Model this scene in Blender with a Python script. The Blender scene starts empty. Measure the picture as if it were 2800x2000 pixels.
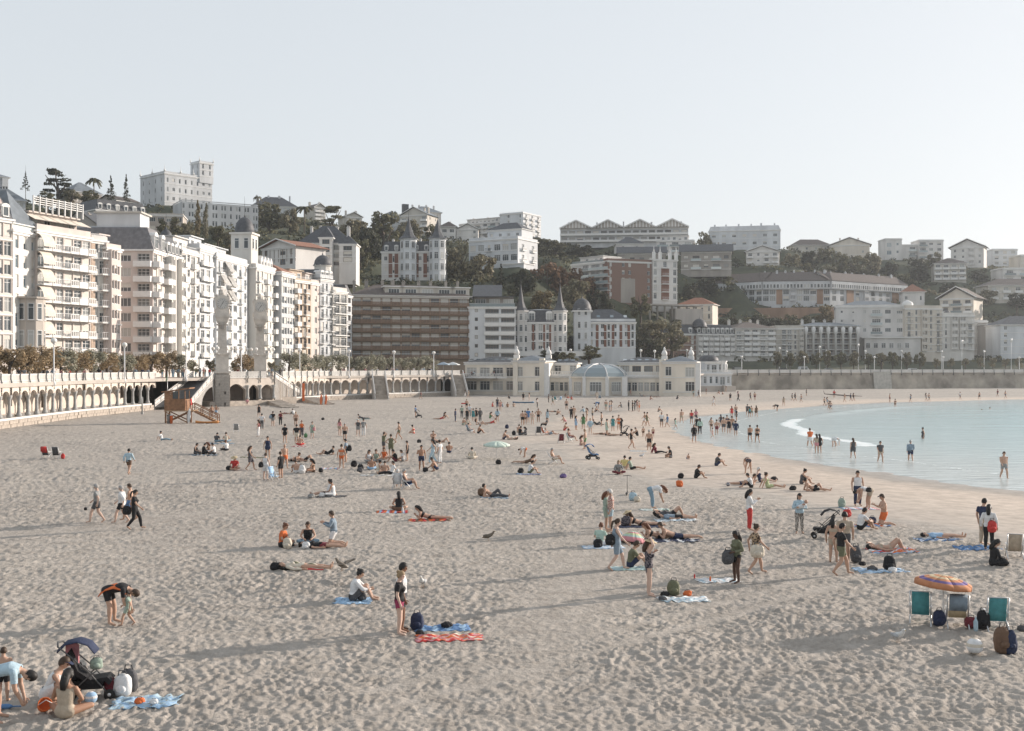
import bpy, bmesh, math, random
import numpy as np
from mathutils import Vector, Matrix
R = math.radians
rnd = random.Random(7)
sc = bpy.context.scene
COL = sc.collection

# ------------------------------------------------------------------ camera
F, H, HZ = 3111.0, 7.1, 1004.0      # focal length in photo pixels, eye height, horizon row
cam_d = bpy.data.cameras.new('camera')
cam = bpy.data.objects.new('camera', cam_d); COL.objects.link(cam)
cam.location = (0, 0, H); cam.rotation_euler = (R(90), 0, 0)
cam_d.sensor_width = 36; cam_d.lens = 36 * F / 2800
cam_d.shift_y = (HZ - 1000) / 2800
cam_d.clip_start = 0.5; cam_d.clip_end = 9000
sc.camera = cam
# ------------------------------------------------------------------ world, sun, exposure
SUN_EL, SUN_AZ = 15.0, 26.6          # elevation; azimuth from +X towards +Y
world = bpy.data.worlds.new('World'); sc.world = world; world.use_nodes = True
wn = world.node_tree.nodes; wl = world.node_tree.links; wn.clear()
sky = wn.new('ShaderNodeTexSky'); sky.sky_type = 'NISHITA'; sky.sun_disc = False
sky.sun_elevation = R(SUN_EL); sky.sun_rotation = R(90 - SUN_AZ)
sky.air_density = 1.0; sky.dust_density = 1.2; sky.ozone_density = 2.8; sky.altitude = 0
# hazy bright sky: the same soft shoulder everywhere, as a hazy day washes the sky out
gm = wn.new('ShaderNodeGamma'); gm.inputs['Gamma'].default_value = 0.24
sm_ = wn.new('ShaderNodeVectorMath'); sm_.operation = 'SCALE'; sm_.inputs['Scale'].default_value = 3.12
hs = wn.new('ShaderNodeHueSaturation'); hs.inputs['Saturation'].default_value = 0.60
bg = wn.new('ShaderNodeBackground'); bg.inputs['Strength'].default_value = 0.15
wo = wn.new('ShaderNodeOutputWorld')
wl.new(sky.outputs[0], gm.inputs[0]); wl.new(gm.outputs[0], sm_.inputs[0]); wl.new(sm_.outputs[0], hs.inputs['Color'])
wl.new(hs.outputs[0], bg.inputs[0]); wl.new(bg.outputs[0], wo.inputs[0])
sun_d = bpy.data.lights.new('sun', 'SUN'); sun_d.energy = 5.0; sun_d.angle = R(0.53); sun_d.color = (1.0, 0.88, 0.77)
sun = bpy.data.objects.new('sun', sun_d); COL.objects.link(sun)
SD = Vector((math.cos(R(SUN_AZ)) * math.cos(R(SUN_EL)), math.sin(R(SUN_AZ)) * math.cos(R(SUN_EL)), math.sin(R(SUN_EL))))
sun.rotation_euler = SD.to_track_quat('Z', 'Y').to_euler(); sun.location = (200, 100, 150)
sc.view_settings.view_transform = 'Standard'; sc.view_settings.look = 'None'
sc.view_settings.gamma = 1; sc.view_settings.use_curve_mapping = False
sc.view_settings.exposure = 0.38
sc.render.engine = 'CYCLES'
sc.cycles.use_denoising = True
sc.cycles.max_bounces = 6; sc.cycles.diffuse_bounces = 3; sc.cycles.transparent_max_bounces = 8; sc.cycles.volume_bounces = 1
sc.cycles.use_adaptive_sampling = True

# ------------------------------------------------------------------ helpers
def P(px, py, d):                    # photo pixel at distance d -> world
    return Vector(((px - 1400) / F * d, d, H - (py - HZ) / F * d))
def G(px, py, z=0.0):                # photo pixel on a level at height z -> world
    d = (H - z) * F / (py - HZ)
    return Vector(((px - 1400) / F * d, d, z))
def tag(o, label=None, cat=None, group=None, kind=None):
    if label: o['label'] = label
    if cat: o['category'] = cat
    if group: o['group'] = group
    if kind: o['kind'] = kind
    return o
def empty(name, loc=(0, 0, 0), rz=0.0, parent=None):
    o = bpy.data.objects.new(name, None); COL.objects.link(o)
    o.location = loc; o.rotation_euler = (0, 0, rz); o.empty_display_size = 0.2
    if parent: o.parent = parent
    return o
def put(name, mesh, parent=None, loc=(0, 0, 0), rot=(0, 0, 0), scale=(1, 1, 1)):
    o = bpy.data.objects.new(name, mesh); COL.objects.link(o)
    o.location = loc; o.rotation_euler = rot; o.scale = scale
    if parent: o.parent = parent
    return o
def copy_tree(o, parent=None):
    c = o.copy(); COL.objects.link(c); c.parent = parent
    for ch in o.children: copy_tree(ch, c)
    return c

class MB:
    """collects shapes; mesh() turns them into one mesh"""
    def __init__(s): s.v = []; s.f = []; s.m = []; s.sm = []
    def add(s, vs, fs, m=0, smooth=False):
        b = len(s.v); s.v += [tuple(p) for p in vs]
        for f in fs: s.f.append(tuple(i + b for i in f)); s.m.append(m); s.sm.append(smooth)
        return s
    def box(s, x0, y0, z0, x1, y1, z1, m=0):
        vs = [(x0,y0,z0),(x1,y0,z0),(x1,y1,z0),(x0,y1,z0),(x0,y0,z1),(x1,y0,z1),(x1,y1,z1),(x0,y1,z1)]
        return s.add(vs, [(0,3,2,1),(4,5,6,7),(0,1,5,4),(1,2,6,5),(2,3,7,6),(3,0,4,7)], m)
    def bar(s, a, b, w, h=None, m=0, up=(0, 0, 1)):
        a = Vector(a); b = Vector(b); h = h or w; d = (b - a)
        if d.length < 1e-6: return s
        d.normalize(); u = Vector(up)
        if abs(d.dot(u)) > .97: u = Vector((1, 0, 0))
        x = d.cross(u).normalized(); y = x.cross(d).normalized()
        vs = []
        for p in (a, b):
            for i, j in ((-1,-1),(1,-1),(1,1),(-1,1)): vs.append(p + x * (w * .5 * i) + y * (h * .5 * j))
        return s.add(vs, [(3,2,1,0),(4,5,6,7),(0,1,5,4),(1,2,6,5),(2,3,7,6),(3,0,4,7)], m)
    def prism(s, poly, z0, z1, m=0, mt=None):
        n = len(poly)
        vs = [(p[0], p[1], z0) for p in poly] + [(p[0], p[1], z1) for p in poly]
        s.add(vs, [(i, (i + 1) % n, (i + 1) % n + n, i + n) for i in range(n)], m)
        return s.add(vs, [tuple(range(n - 1, -1, -1)), tuple(range(n, 2 * n))], m if mt is None else mt)
    def lathe(s, prof, c=(0, 0), n=12, m=0, smooth=True, a0=0.0, sx=1, sy=1):
        vs = []; fs = []
        for r, z in prof:
            for k in range(n):
                a = a0 + 2 * math.pi * k / n
                vs.append((c[0] + r * math.cos(a) * sx, c[1] + r * math.sin(a) * sy, z))
        for i in range(len(prof) - 1):
            for k in range(n):
                k2 = (k + 1) % n
                fs.append((i*n+k, i*n+k2, (i+1)*n+k2, (i+1)*n+k))
        if prof[0][0] > 1e-4: fs.append(tuple(range(n - 1, -1, -1)))
        if prof[-1][0] > 1e-4: fs.append(tuple((len(prof)-1)*n + k for k in range(n)))
        return s.add(vs, fs, m, smooth)
    def tube(s, pts, rad, n=8, m=0, smooth=True, flat=1.0):
        pts = [Vector(p) for p in pts]; vs = []; fs = []
        if not hasattr(rad, '__len__'): rad = [rad] * len(pts)
        ref = None
        for i, p in enumerate(pts):
            d = (pts[min(i + 1, len(pts) - 1)] - pts[max(i - 1, 0)])
            d = d.normalized() if d.length > 1e-9 else Vector((0, 0, 1))
            if ref is None: ref = Vector((0, 0, 1)) if abs(d.z) < .9 else Vector((1, 0, 0))
            x = d.cross(ref).normalized(); y = x.cross(d).normalized(); ref = y
            for k in range(n):
                a = 2 * math.pi * k / n
                vs.append(p + x * (rad[i] * math.cos(a)) + y * (rad[i] * math.sin(a) * flat))
        for i in range(len(pts) - 1):
            for k in range(n):
                k2 = (k + 1) % n; fs.append((i*n+k, i*n+k2, (i+1)*n+k2, (i+1)*n+k))
        fs.append(tuple(range(n - 1, -1, -1))); fs.append(tuple((len(pts)-1)*n + k for k in range(n)))
        return s.add(vs, fs, m, smooth)
    def ball(s, c, r, n=10, m=0, sq=(1, 1, 1)):
        vs = []; fs = []; rings = max(4, n // 2 + 1)
        for i in range(rings + 1):
            t = math.pi * i / rings
            for k in range(n):
                a = 2 * math.pi * k / n
                vs.append((c[0] + r*sq[0]*math.sin(t)*math.cos(a), c[1] + r*sq[1]*math.sin(t)*math.sin(a), c[2] - r*sq[2]*math.cos(t)))
        for i in range(rings):
            for k in range(n):
                k2 = (k + 1) % n; fs.append((i*n+k, i*n+k2, (i+1)*n+k2, (i+1)*n+k))
        return s.add(vs, fs, m, True)
    def mesh(s, name, mats):
        me = bpy.data.meshes.new(name)
        me.from_pydata(s.v, [], s.f)
        for q in (mats if isinstance(mats, (list, tuple)) else [mats]): me.materials.append(q)
        me.polygons.foreach_set('material_index', s.m)
        me.polygons.foreach_set('use_smooth', s.sm)
        me.update(); return me
    def build(s, name, mats, parent=None, loc=(0, 0, 0), rot=(0, 0, 0)):
        return put(name, s.mesh(name, mats), parent, loc, rot)

MATS = {}
def mat(name, col, rough=0.8, var=0.12, scale=0.6, bump=0.0, bscale=20.0, streak=0.0, metal=0.0, spec=0.4, coord='Object', trans=0.0):
    """plain surface with uneven colour, optional vertical streaking and fine relief"""
    if name in MATS: return MATS[name]
    m = bpy.data.materials.new(name); m.use_nodes = True
    nt = m.node_tree; N = nt.nodes; L = nt.links
    b = N['Principled BSDF']; b.inputs['Roughness'].default_value = rough; b.inputs['Metallic'].default_value = metal
    b.inputs['Specular IOR Level'].default_value = spec
    if trans: b.inputs['Transmission Weight'].default_value = trans
    b.inputs['Base Color'].default_value = (*col, 1); m.diffuse_color = (*col, 1)
    if var or bump:
        tc = N.new('ShaderNodeTexCoord')
    if var:
        nz = N.new('ShaderNodeTexNoise'); nz.inputs['Scale'].default_value = scale; nz.inputs['Detail'].default_value = 6
        src = tc.outputs[coord]
        if streak:
            mp = N.new('ShaderNodeMapping'); mp.inputs['Scale'].default_value = (1, 1, 1 - streak); L.new(src, mp.inputs[0]); src = mp.outputs[0]
        L.new(src, nz.inputs['Vector'])
        cr = N.new('ShaderNodeValToRGB'); cr.color_ramp.elements[0].position = .32; cr.color_ramp.elements[1].position = .68
        cr.color_ramp.elements[0].color = (*[max(0, c * (1 - var)) for c in col], 1)
        cr.color_ramp.elements[1].color = (*[min(1, c * (1 + var * .7)) for c in col], 1)
        L.new(nz.outputs[0], cr.inputs[0]); L.new(cr.outputs[0], b.inputs['Base Color'])
    if bump:
        n2 = N.new('ShaderNodeTexNoise'); n2.inputs['Scale'].default_value = bscale; n2.inputs['Detail'].default_value = 4
        L.new(tc.outputs[coord], n2.inputs['Vector'])
        bp = N.new('ShaderNodeBump'); bp.inputs['Strength'].default_value = bump; bp.inputs['Distance'].default_value = .05
        L.new(n2.outputs[0], bp.inputs['Height']); L.new(bp.outputs[0], b.inputs['Normal'])
    MATS[name] = m; return m
def glass(name, col, rough=0.08):
    if name in MATS: return MATS[name]
    m = mat(name, col, rough, var=0, spec=0.6); N = m.node_tree.nodes; L = m.node_tree.links     # some panes have curtains drawn behind them
    o = N.new('ShaderNodeObjectInfo'); c = N.new('ShaderNodeValToRGB'); e = c.color_ramp.elements; c.color_ramp.interpolation = 'CONSTANT'
    e[0].color = (*[k * .6 for k in col], 1); e[1].position = .38; e[1].color = (*col, 1)
    for p_, k_ in ((.58, .10), (.74, .22), (.88, .36)): q_ = e.new(p_); q_.color = (col[0]+k_, col[1]+k_*.95, col[2]+k_*.86, 1)
    L.new(o.outputs['Random'], c.inputs[0]); L.new(c.outputs[0], N['Principled BSDF'].inputs['Base Color']); return m
# ------------------------------------------------------------------ numpy noise
def _hash(ix, iy, s):
    n = (ix.astype(np.int64) * 374761393 + iy.astype(np.int64) * 668265263 + s * 2147483647) & 0xffffffff
    n = ((n ^ (n >> 13)) * 1274126177) & 0xffffffff
    n = (n ^ (n >> 16)) & 0xffffffff
    return n.astype(np.float64) / 4294967295.0
def vnoise(x, y, s=0):
    ix = np.floor(x); iy = np.floor(y); fx = x - ix; fy = y - iy
    fx = fx*fx*(3-2*fx); fy = fy*fy*(3-2*fy)
    a = _hash(ix, iy, s); b = _hash(ix+1, iy, s); c = _hash(ix, iy+1, s); d = _hash(ix+1, iy+1, s)
    return (a*(1-fx)+b*fx)*(1-fy) + (c*(1-fx)+d*fx)*fy
def worley(x, y, s=0):
    ix = np.floor(x); iy = np.floor(y); best = np.full(x.shape, 9.0)
    for i in (-1, 0, 1):
        for j in (-1, 0, 1):
            cx = ix + i; cy = iy + j
            px = cx + _hash(cx, cy, s); py = cy + _hash(cx, cy, s + 11)
            best = np.minimum(best, (px-x)**2 + (py-y)**2)
    return np.sqrt(best)
def polydist(x, y, pts):
    """signed distance to an open polyline (positive on its left side when walking along it)"""
    best = np.full(x.shape, 1e9); sg = np.ones(x.shape)
    for (ax, ay), (bx, by) in zip(pts[:-1], pts[1:]):
        dx, dy = bx-ax, by-ay; L2 = dx*dx+dy*dy
        t = np.clip(((x-ax)*dx + (y-ay)*dy)/L2, 0, 1)
        qx = x-(ax+t*dx); qy = y-(ay+t*dy); d = np.hypot(qx, qy)
        cr = dx*(y-ay) - dy*(x-ax)
        m = d < best; best = np.where(m, d, best); sg = np.where(m, np.sign(cr), sg)
    return best*sg
def grid_mesh(name, X, Y, Z, mats, attr=None, smooth=True):
    nr, nc = X.shape
    me = bpy.data.meshes.new(name)
    co = np.stack([X, Y, Z], -1).reshape(-1, 3).astype(np.float32)
    i = np.arange((nr-1)*(nc-1)); r = i // (nc-1); c = i % (nc-1)
    a = r*nc + c
    q = np.stack([a, a+1, a+nc+1, a+nc], -1).astype(np.int32)
    me.vertices.add(len(co)); me.vertices.foreach_set('co', co.ravel())
    me.loops.add(q.size); me.loops.foreach_set('vertex_index', q.ravel())
    me.polygons.add(len(q)); me.polygons.foreach_set('loop_start', np.arange(0, q.size, 4, dtype=np.int32))
    me.polygons.foreach_set('use_smooth', np.full(len(q), smooth))
    for m in mats: me.materials.append(m)
    me.update(calc_edges=True)
    for k, v in (attr or {}).items():
        at = me.attributes.new(k, 'FLOAT', 'POINT'); at.data.foreach_set('value', v.ravel().astype(np.float32))
    return me

# ------------------------------------------------------------------ plan lines (x, y) in metres
SHORE_PX = [(3500,1362),(3150,1342),(2800,1306),(2620,1282),(2450,1262),(2290,1240),(2150,1219),(2050,1199),(1985,1180),(1952,1164),(1960,1150),
            (2006,1138),(2100,1125),(2230,1115),(2340,1107),(2500,1100),(2800,1092),(3300,1088)]
SHORE = [tuple(G(*p).xy) for p in SHORE_PX]
SHORE = [(60, -40)] + SHORE + [(420, 235)]
WALL = [(-54, 60), (-57, 100), (-59, 131), (-61, 159), (-60.3, 178), (-58.5, 192)]      # arcade left of the clock terrace
WALL2 = [(-45.7, 218), (-39.5, 243), (-26, 265), (-13.5, 282)]                         # arcade right of it
WALL3 = [(66, 352), (120, 372), (171, 384), (330, 396)]                                # far sea wall
WALLALL = WALL + [(-53, 206)] + WALL2 + [(-10, 300), (48, 312)] + WALL3

# ------------------------------------------------------------------ sand
def sand_material():
    m = bpy.data.materials.new('sand'); m.use_nodes = True
    N = m.node_tree.nodes; L = m.node_tree.links; b = N['Principled BSDF']
    tc = N.new('ShaderNodeTexCoord')
    at = N.new('ShaderNodeAttribute'); at.attribute_name = 'wet'
    n1 = N.new('ShaderNodeTexNoise'); n1.inputs['Scale'].default_value = 1.3; n1.inputs['Detail'].default_value = 8; n1.inputs['Roughness'].default_value = .65
    n0 = N.new('ShaderNodeTexNoise'); n0.inputs['Scale'].default_value = .09; n0.inputs['Detail'].default_value = 4
    for n in (n0, n1): L.new(tc.outputs['Object'], n.inputs['Vector'])
    cr = N.new('ShaderNodeValToRGB'); e = cr.color_ramp.elements
    e[0].position = .3; e[0].color = (.305, .272, .235, 1); e[1].position = .7; e[1].color = (.49, .442, .39, 1)
    L.new(n1.outputs[0], cr.inputs[0])
    mx = N.new('ShaderNodeMixRGB'); mx.blend_type = 'MULTIPLY'; mx.inputs[0].default_value = .35
    cr0 = N.new('ShaderNodeValToRGB'); cr0.color_ramp.elements[0].position = .35; cr0.color_ramp.elements[0].color = (.72, .72, .74, 1); cr0.color_ramp.elements[1].position = .65
    L.new(n0.outputs[0], cr0.inputs[0]); L.new(cr.outputs[0], mx.inputs[1]); L.new(cr0.outputs[0], mx.inputs[2])
    # wet = 0 dry and trampled, .4 smooth and packed, 1 washed by the sea
    cw = N.new('ShaderNodeValToRGB'); cw.color_ramp.elements[0].position = .3; cw.color_ramp.elements[0].color = (1, 1, 1, 1)
    cw.color_ramp.elements[1].position = .8; cw.color_ramp.elements[1].color = (.92, .90, .88, 1)
    k = cw.color_ramp.elements.new(.55); k.color = (1.36, 1.27, 1.2, 1)
    L.new(at.outputs['Fac'], cw.inputs[0])
    m2 = N.new('ShaderNodeMixRGB'); m2.blend_type = 'MULTIPLY'; m2.inputs[0].default_value = 1
    L.new(mx.outputs[0], m2.inputs[1]); L.new(cw.outputs[0], m2.inputs[2]); L.new(m2.outputs[0], b.inputs['Base Color'])
    rr = N.new('ShaderNodeMapRange'); rr.inputs[1].default_value = .55; rr.inputs[2].default_value = .95; rr.inputs[3].default_value = .95; rr.inputs[4].default_value = .38
    L.new(at.outputs['Fac'], rr.inputs[0]); L.new(rr.outputs[0], b.inputs['Roughness'])
    b.inputs['Specular IOR Level'].default_value = .35
    # trampled relief (fades where the sand is packed)
    vo = N.new('ShaderNodeTexNoise'); vo.inputs['Scale'].default_value = 4.2; vo.inputs['Detail'].default_value = 6; vo.inputs['Roughness'].default_value = .7
    L.new(tc.outputs['Object'], vo.inputs['Vector'])
    st = N.new('ShaderNodeMapRange'); st.inputs[1].default_value = .0; st.inputs[2].default_value = .4; st.inputs[3].default_value = .55; st.inputs[4].default_value = .03
    L.new(at.outputs['Fac'], st.inputs[0])
    bp = N.new('ShaderNodeBump'); bp.inputs['Distance'].default_value = .22
    L.new(st.outputs[0], bp.inputs['Strength']); L.new(vo.outputs[0], bp.inputs['Height']); L.new(bp.outputs[0], b.inputs['Normal'])
    return m

def sand_height(X, Y):
    """height of the sand and how wet or packed it is"""
    s = polydist(X, Y, SHORE)                       # > 0 on the land side
    warp = (vnoise(X*.08, Y*.08, 5)-.5)*6 + (vnoise(X*.35, Y*.35, 6)-.5)*1.6
    s2 = s + warp * np.clip(np.abs(s)/8, .15, 1)
    # beach profile: dry flat, then a gentle fall into the sea
    z = np.where(s > 26, 0, -.012*(26 - np.clip(s, -60, 26)))
    z = z + np.where(s < 0, .02*np.clip(s, -60, 0), 0)
    width = 15 + 5*(vnoise(X*.05, Y*.05, 8)-.5)
    wet = np.where(s2 < 3.2, 1.0, np.where(s2 < 6.5, 1.0 - .42*(s2-3.2)/3.3, 0))
    wet = np.where((s2 >= 6.5), np.clip(.58 - (s2-6.5)*.012, .38, .58) * (s2 < width+6), wet)
    fade = np.clip((s2-(width+6))/5.0, 0, 1)
    wet = np.where(s2 >= width+6, .38*(1-fade), wet)
    dry = np.clip(1 - wet/.38, 0, 1)
    def stripe(x0, y0, x1, y1, w):                   # smoother strips across the beach
        d = np.abs(polydist(X, Y, [(x0, y0), (x1, y1)])) + (vnoise(X*.5, Y*.5, 15)-.5)*w*.8; return np.clip(1.5 - d/w*1.5, 0, 1)
    a = G(0, 1505); b_ = G(700, 1395); c = G(1480, 1780); d_ = G(1760, 1330)
    tr = np.maximum(stripe(a.x-6, a.y, b_.x, b_.y, 1.8), stripe(c.x, c.y, d_.x, d_.y, 2.4))  # strips smoothed to brighten the sand, standing in for patches of light
    e1, e2 = G(300, 1180), G(1300, 1130); tr = np.maximum(tr, stripe(e1.x, e1.y, e2.x, e2.y, 2.5)*.7)
    for k in (0, 1.7):                                # wheel tracks of the beach tractor
        for p, r_ in (((-300, 1352), (1850, 1222)), ((2300, 1600), (900, 1980))): e1, e2 = G(*p), G(*r_); tr = np.maximum(tr, stripe(e1.x, e1.y+k, e2.x, e2.y+k, .32)*1.2)
    amp = dry*(1-.6*np.clip(tr, 0, 1.2))*(.6+.75*vnoise(X*.13, Y*.13, 17)*(.6+.8*vnoise(X*.6, Y*.6, 18)))
    # trampled sand: pits with crests between them
    wx = X + (vnoise(X*1.4, Y*1.4, 21)-.5)*.35; wy = Y + (vnoise(X*1.4, Y*1.4, 22)-.5)*.35
    w1 = np.clip(worley(wx*4.8, wy*4.8, 1), 0, 1); w2 = np.clip(worley(wx*9+7, wy*9, 2), 0, 1)
    bumps = .105*(w1**1.15) + .042*(w2**1.1) + .03*(vnoise(X*9, Y*9, 13)-.5) + .06*(vnoise(X*.9, Y*.9, 3)-.5) + .10*(vnoise(X*.22, Y*.22, 4)-.5)
    return z + amp*bumps - amp*.05 + .012*(vnoise(X*.8, Y*.8, 9)-.5), wet
def build_sand():
    ang = np.linspace(R(-34), R(34), 800)
    rr = [11.0]
    while rr[-1] < 470: rr.append(rr[-1] + (.0027 if rr[-1] < 70 else .0058) * rr[-1])
    A, Rr = np.meshgrid(ang, np.array(rr))
    X = Rr*np.sin(A); Y = Rr*np.cos(A)
    z, wet = sand_height(X, Y)
    return tag(put('beach', grid_mesh('beach_sand', X, Y, z, [sand_material()], {'wet': wet})), kind='structure')
build_sand()

# ------------------------------------------------------------------ sea
def build_sea():
    m = bpy.data.materials.new('sea_water'); m.use_nodes = True
    N = m.node_tree.nodes; L = m.node_tree.links; b = N['Principled BSDF']
    b.inputs['Roughness'].default_value = .12; b.inputs['IOR'].default_value = 1.33
    tc = N.new('ShaderNodeTexCoord')
    at = N.new('ShaderNodeAttribute'); at.attribute_name = 'depth'
    cr = N.new('ShaderNodeValToRGB'); e = cr.color_ramp.elements
    e[0].color = (.62, .68, .67, 1); e[1].color = (.40, .66, .71, 1); k = e.new(.25); k.color = (.54, .67, .68, 1)
    L.new(at.outputs['Fac'], cr.inputs[0])
    fo = N.new('ShaderNodeAttribute'); fo.attribute_name = 'foam'
    n = N.new('ShaderNodeTexNoise'); n.inputs['Scale'].default_value = .9; n.inputs['Detail'].default_value = 9; n.inputs['Roughness'].default_value = .8
    L.new(tc.outputs['Object'], n.inputs['Vector'])
    mu = N.new('ShaderNodeMath'); mu.operation = 'ADD'; L.new(fo.outputs['Fac'], mu.inputs[0]); L.new(n.outputs[0], mu.inputs[1])
    th = N.new('ShaderNodeMapRange'); th.inputs[1].default_value = .98; th.inputs[2].default_value = 1.3
    L.new(mu.outputs[0], th.inputs[0])
    mx = N.new('ShaderNodeMixRGB'); mx.inputs[2].default_value = (.82, .84, .84, 1)
    L.new(th.outputs[0], mx.inputs[0]); L.new(cr.outputs[0], mx.inputs[1]); L.new(mx.outputs[0], b.inputs['Base Color'])
    ro = N.new('ShaderNodeMapRange'); ro.inputs[3].default_value = .13; ro.inputs[4].default_value = .9; L.new(th.outputs[0], ro.inputs[0]); L.new(ro.outputs[0], b.inputs['Roughness'])
    w = N.new('ShaderNodeTexNoise'); w.inputs['Scale'].default_value = .9; w.inputs['Detail'].default_value = 5
    L.new(tc.outputs['Object'], w.inputs['Vector'])
    bp = N.new('ShaderNodeBump'); bp.inputs['Strength'].default_value = .38; bp.inputs['Distance'].default_value = .3
    wm_ = N.new('ShaderNodeMapping'); wm_.inputs['Scale'].default_value = (.45, 1.5, 1); L.new(tc.outputs['Object'], wm_.inputs[0]); L.new(wm_.outputs[0], w.inputs['Vector'])
    L.new(w.outputs[0], bp.inputs['Height']); L.new(bp.outputs[0], b.inputs['Normal'])
    xs = np.concatenate([np.linspace(15, 170, 420), np.linspace(172, 900, 90)]); ys = np.concatenate([np.linspace(-60, 55, 40), np.linspace(56, 300, 420), np.linspace(304, 420, 20)])
    X, Y = np.meshgrid(xs, ys)
    s = -polydist(X, Y, SHORE) + (vnoise(X*.09, Y*.09, 31)-.5)*3.5
    z = -.25 + 0*X
    z += .05*(vnoise(X*.12+.3*Y*.12, Y*.3, 33)-.5)*np.clip(s/20, 0, 1)
    br = np.exp(-((s-9)/1.3)**2)                      # the small breaking wave
    breakw = np.clip((vnoise(X*.02, Y*.02, 35)-.25)*2.2, 0, 1)
    z += .20*br*breakw
    foam = np.maximum(.74*np.exp(-((s-8.4)/1.6)**2)*np.where((X < 62) & (Y > 105) & (Y < 160), 1.0, np.clip(breakw*.8, 0, .58)), .5*np.exp(-((s-1.0)/.7)**2))
    foam = np.maximum(foam, .30*np.exp(-((s-4.5)/1.6)**2))
    me = grid_mesh('sea', X, Y, z, [m], {'depth': np.clip(s/70, 0, 1), 'foam': foam})
    tag(put('sea', me), kind='structure')
build_sea()
# ------------------------------------------------------------------ building kit
def wallmat(key, col, var=.17): return mat('render_' + key, col, .85, var=var, scale=.25, streak=.75, bump=.15, bscale=6)
WM = {
 'white': wallmat('white', (.62, .60, .575)), 'cream': wallmat('cream', (.60, .55, .48)), 'pink': wallmat('pink', (.60, .525, .485)),
 'peach': wallmat('peach', (.62, .55, .505)), 'bluewhite': wallmat('bluewhite', (.58, .595, .61)), 'tan': wallmat('tan', (.50, .40, .31)),
 'grey': wallmat('grey', (.40, .39, .37)), 'brown': wallmat('brown', (.36, .28, .22), .25), 'beige': wallmat('beige', (.50, .47, .42)),
 'ivory': wallmat('ivory', (.63, .605, .565)), 'palegrey': wallmat('palegrey', (.52, .53, .54)), 'dull': wallmat('dull', (.33, .30, .27), .2),
 'stone': wallmat('stone', (.42, .38, .34), .2), 'darkstone': wallmat('darkstone', (.16, .145, .13), .25)}
def brick_mat():
    m = bpy.data.materials.new('brickwork'); m.use_nodes = True; N = m.node_tree.nodes; L = m.node_tree.links
    t = N.new('ShaderNodeTexCoord'); b = N.new('ShaderNodeTexBrick'); b.inputs['Scale'].default_value = 3
    b.inputs['Color1'].default_value = (.17, .085, .06, 1); b.inputs['Color2'].default_value = (.21, .105, .075, 1); b.inputs['Mortar'].default_value = (.22, .14, .11, 1)
    L.new(t.outputs['Object'], b.inputs['Vector']); L.new(b.outputs[0], N['Principled BSDF'].inputs['Base Color']); N['Principled BSDF'].inputs['Roughness'].default_value = .9
    return m
WM['brick'] = brick_mat()
WM['orange'] = wallmat('orange_brick', (.31, .20, .14), .25)
TRIM = mat('white_trim', (.70, .69, .67), .7, .06, 2)
SLATE = mat('slate', (.075, .078, .085), .6, .3, 1.5, bump=.3, bscale=9)
ZINC = mat('zinc_roof', (.15, .17, .19), .45, .2, .8)
TILE = mat('clay_tile', (.27, .13, .085), .85, .3, 2.2, bump=.5, bscale=7)
BROWNTILE = mat('brown_tile', (.12, .10, .09), .85, .3, 2.2, bump=.5, bscale=7)
FRAME = mat('window_frame', (.66, .66, .65), .5, .05)
DFRAME = mat('brown_window_frame', (.16, .11, .08), .6, .1)
GLASS = glass('window_glass', (.07, .085, .095), .06)
GLASSB = glass('blue_window_glass', (.15, .20, .23), .1)
BLIND = mat('roller_blind', (.60, .57, .52), .8, .1, 3)
AWN = mat('awning_cloth', (.66, .60, .52), .9, .1, 2)
IRON = mat('iron_rail', (.09, .09, .09), .5, .1)
WRAIL = mat('white_rail', (.66, .66, .66), .5, .08)
RGLASS = glass('rail_glass', (.30, .36, .37), .08)
RUST = mat('brown_slats', (.23, .155, .11), .7, .3, 3)

_cache = {}
def once(key, fn):
    if key not in _cache: _cache[key] = fn()
    return _cache[key]
def q(x, s=.1): return round(x / s) * s

def pane_mesh(w, h, arch=False, blue=False):
    def mk():
        b = MB(); b.add([(-w/2, 0, 0), (w/2, 0, 0), (w/2, 0, h), (-w/2, 0, h)], [(0, 1, 2, 3)])
        return b.mesh('pane', [GLASSB if blue else GLASS])
    return once(('pane', w, h, blue), mk)
def window_mesh(w, h, var=0, dark=False):
    """frame with mullions; var 1..3 lowers a roller blind by degrees"""
    def mk():
        b = MB(); t = .09
        b.box(-w/2, -.03, 0, -w/2+t, .05, h); b.box(w/2-t, -.03, 0, w/2, .05, h)
        b.box(-w/2+t, -.03, 0, w/2-t, .05, t); b.box(-w/2+t, -.03, h-t, w/2-t, .05, h)
        n = max(1, int(round(w/.75)) - 0)
        for i in range(1, n):
            x = -w/2 + w*i/n; b.box(x-.04, -.02, t, x+.04, .04, h-t)
        if h > 1.9: b.box(-w/2+t, -.018, h*.74, w/2-t, .038, h*.74+.07)
        if var:
            k = (0, .3, .55, .97)[var]
            b.box(-w/2+t, -.055, h-t-(h-2*t)*k, w/2-t, -.031, h-t, 1)
        b.box(-w/2-.08, -.18, -.08, w/2+.08, .05, 0, 2)                    # sill
        return b.mesh('window', [DFRAME if dark else FRAME, BLIND, TRIM])
    return once(('win', w, h, var, dark), mk)
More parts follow.
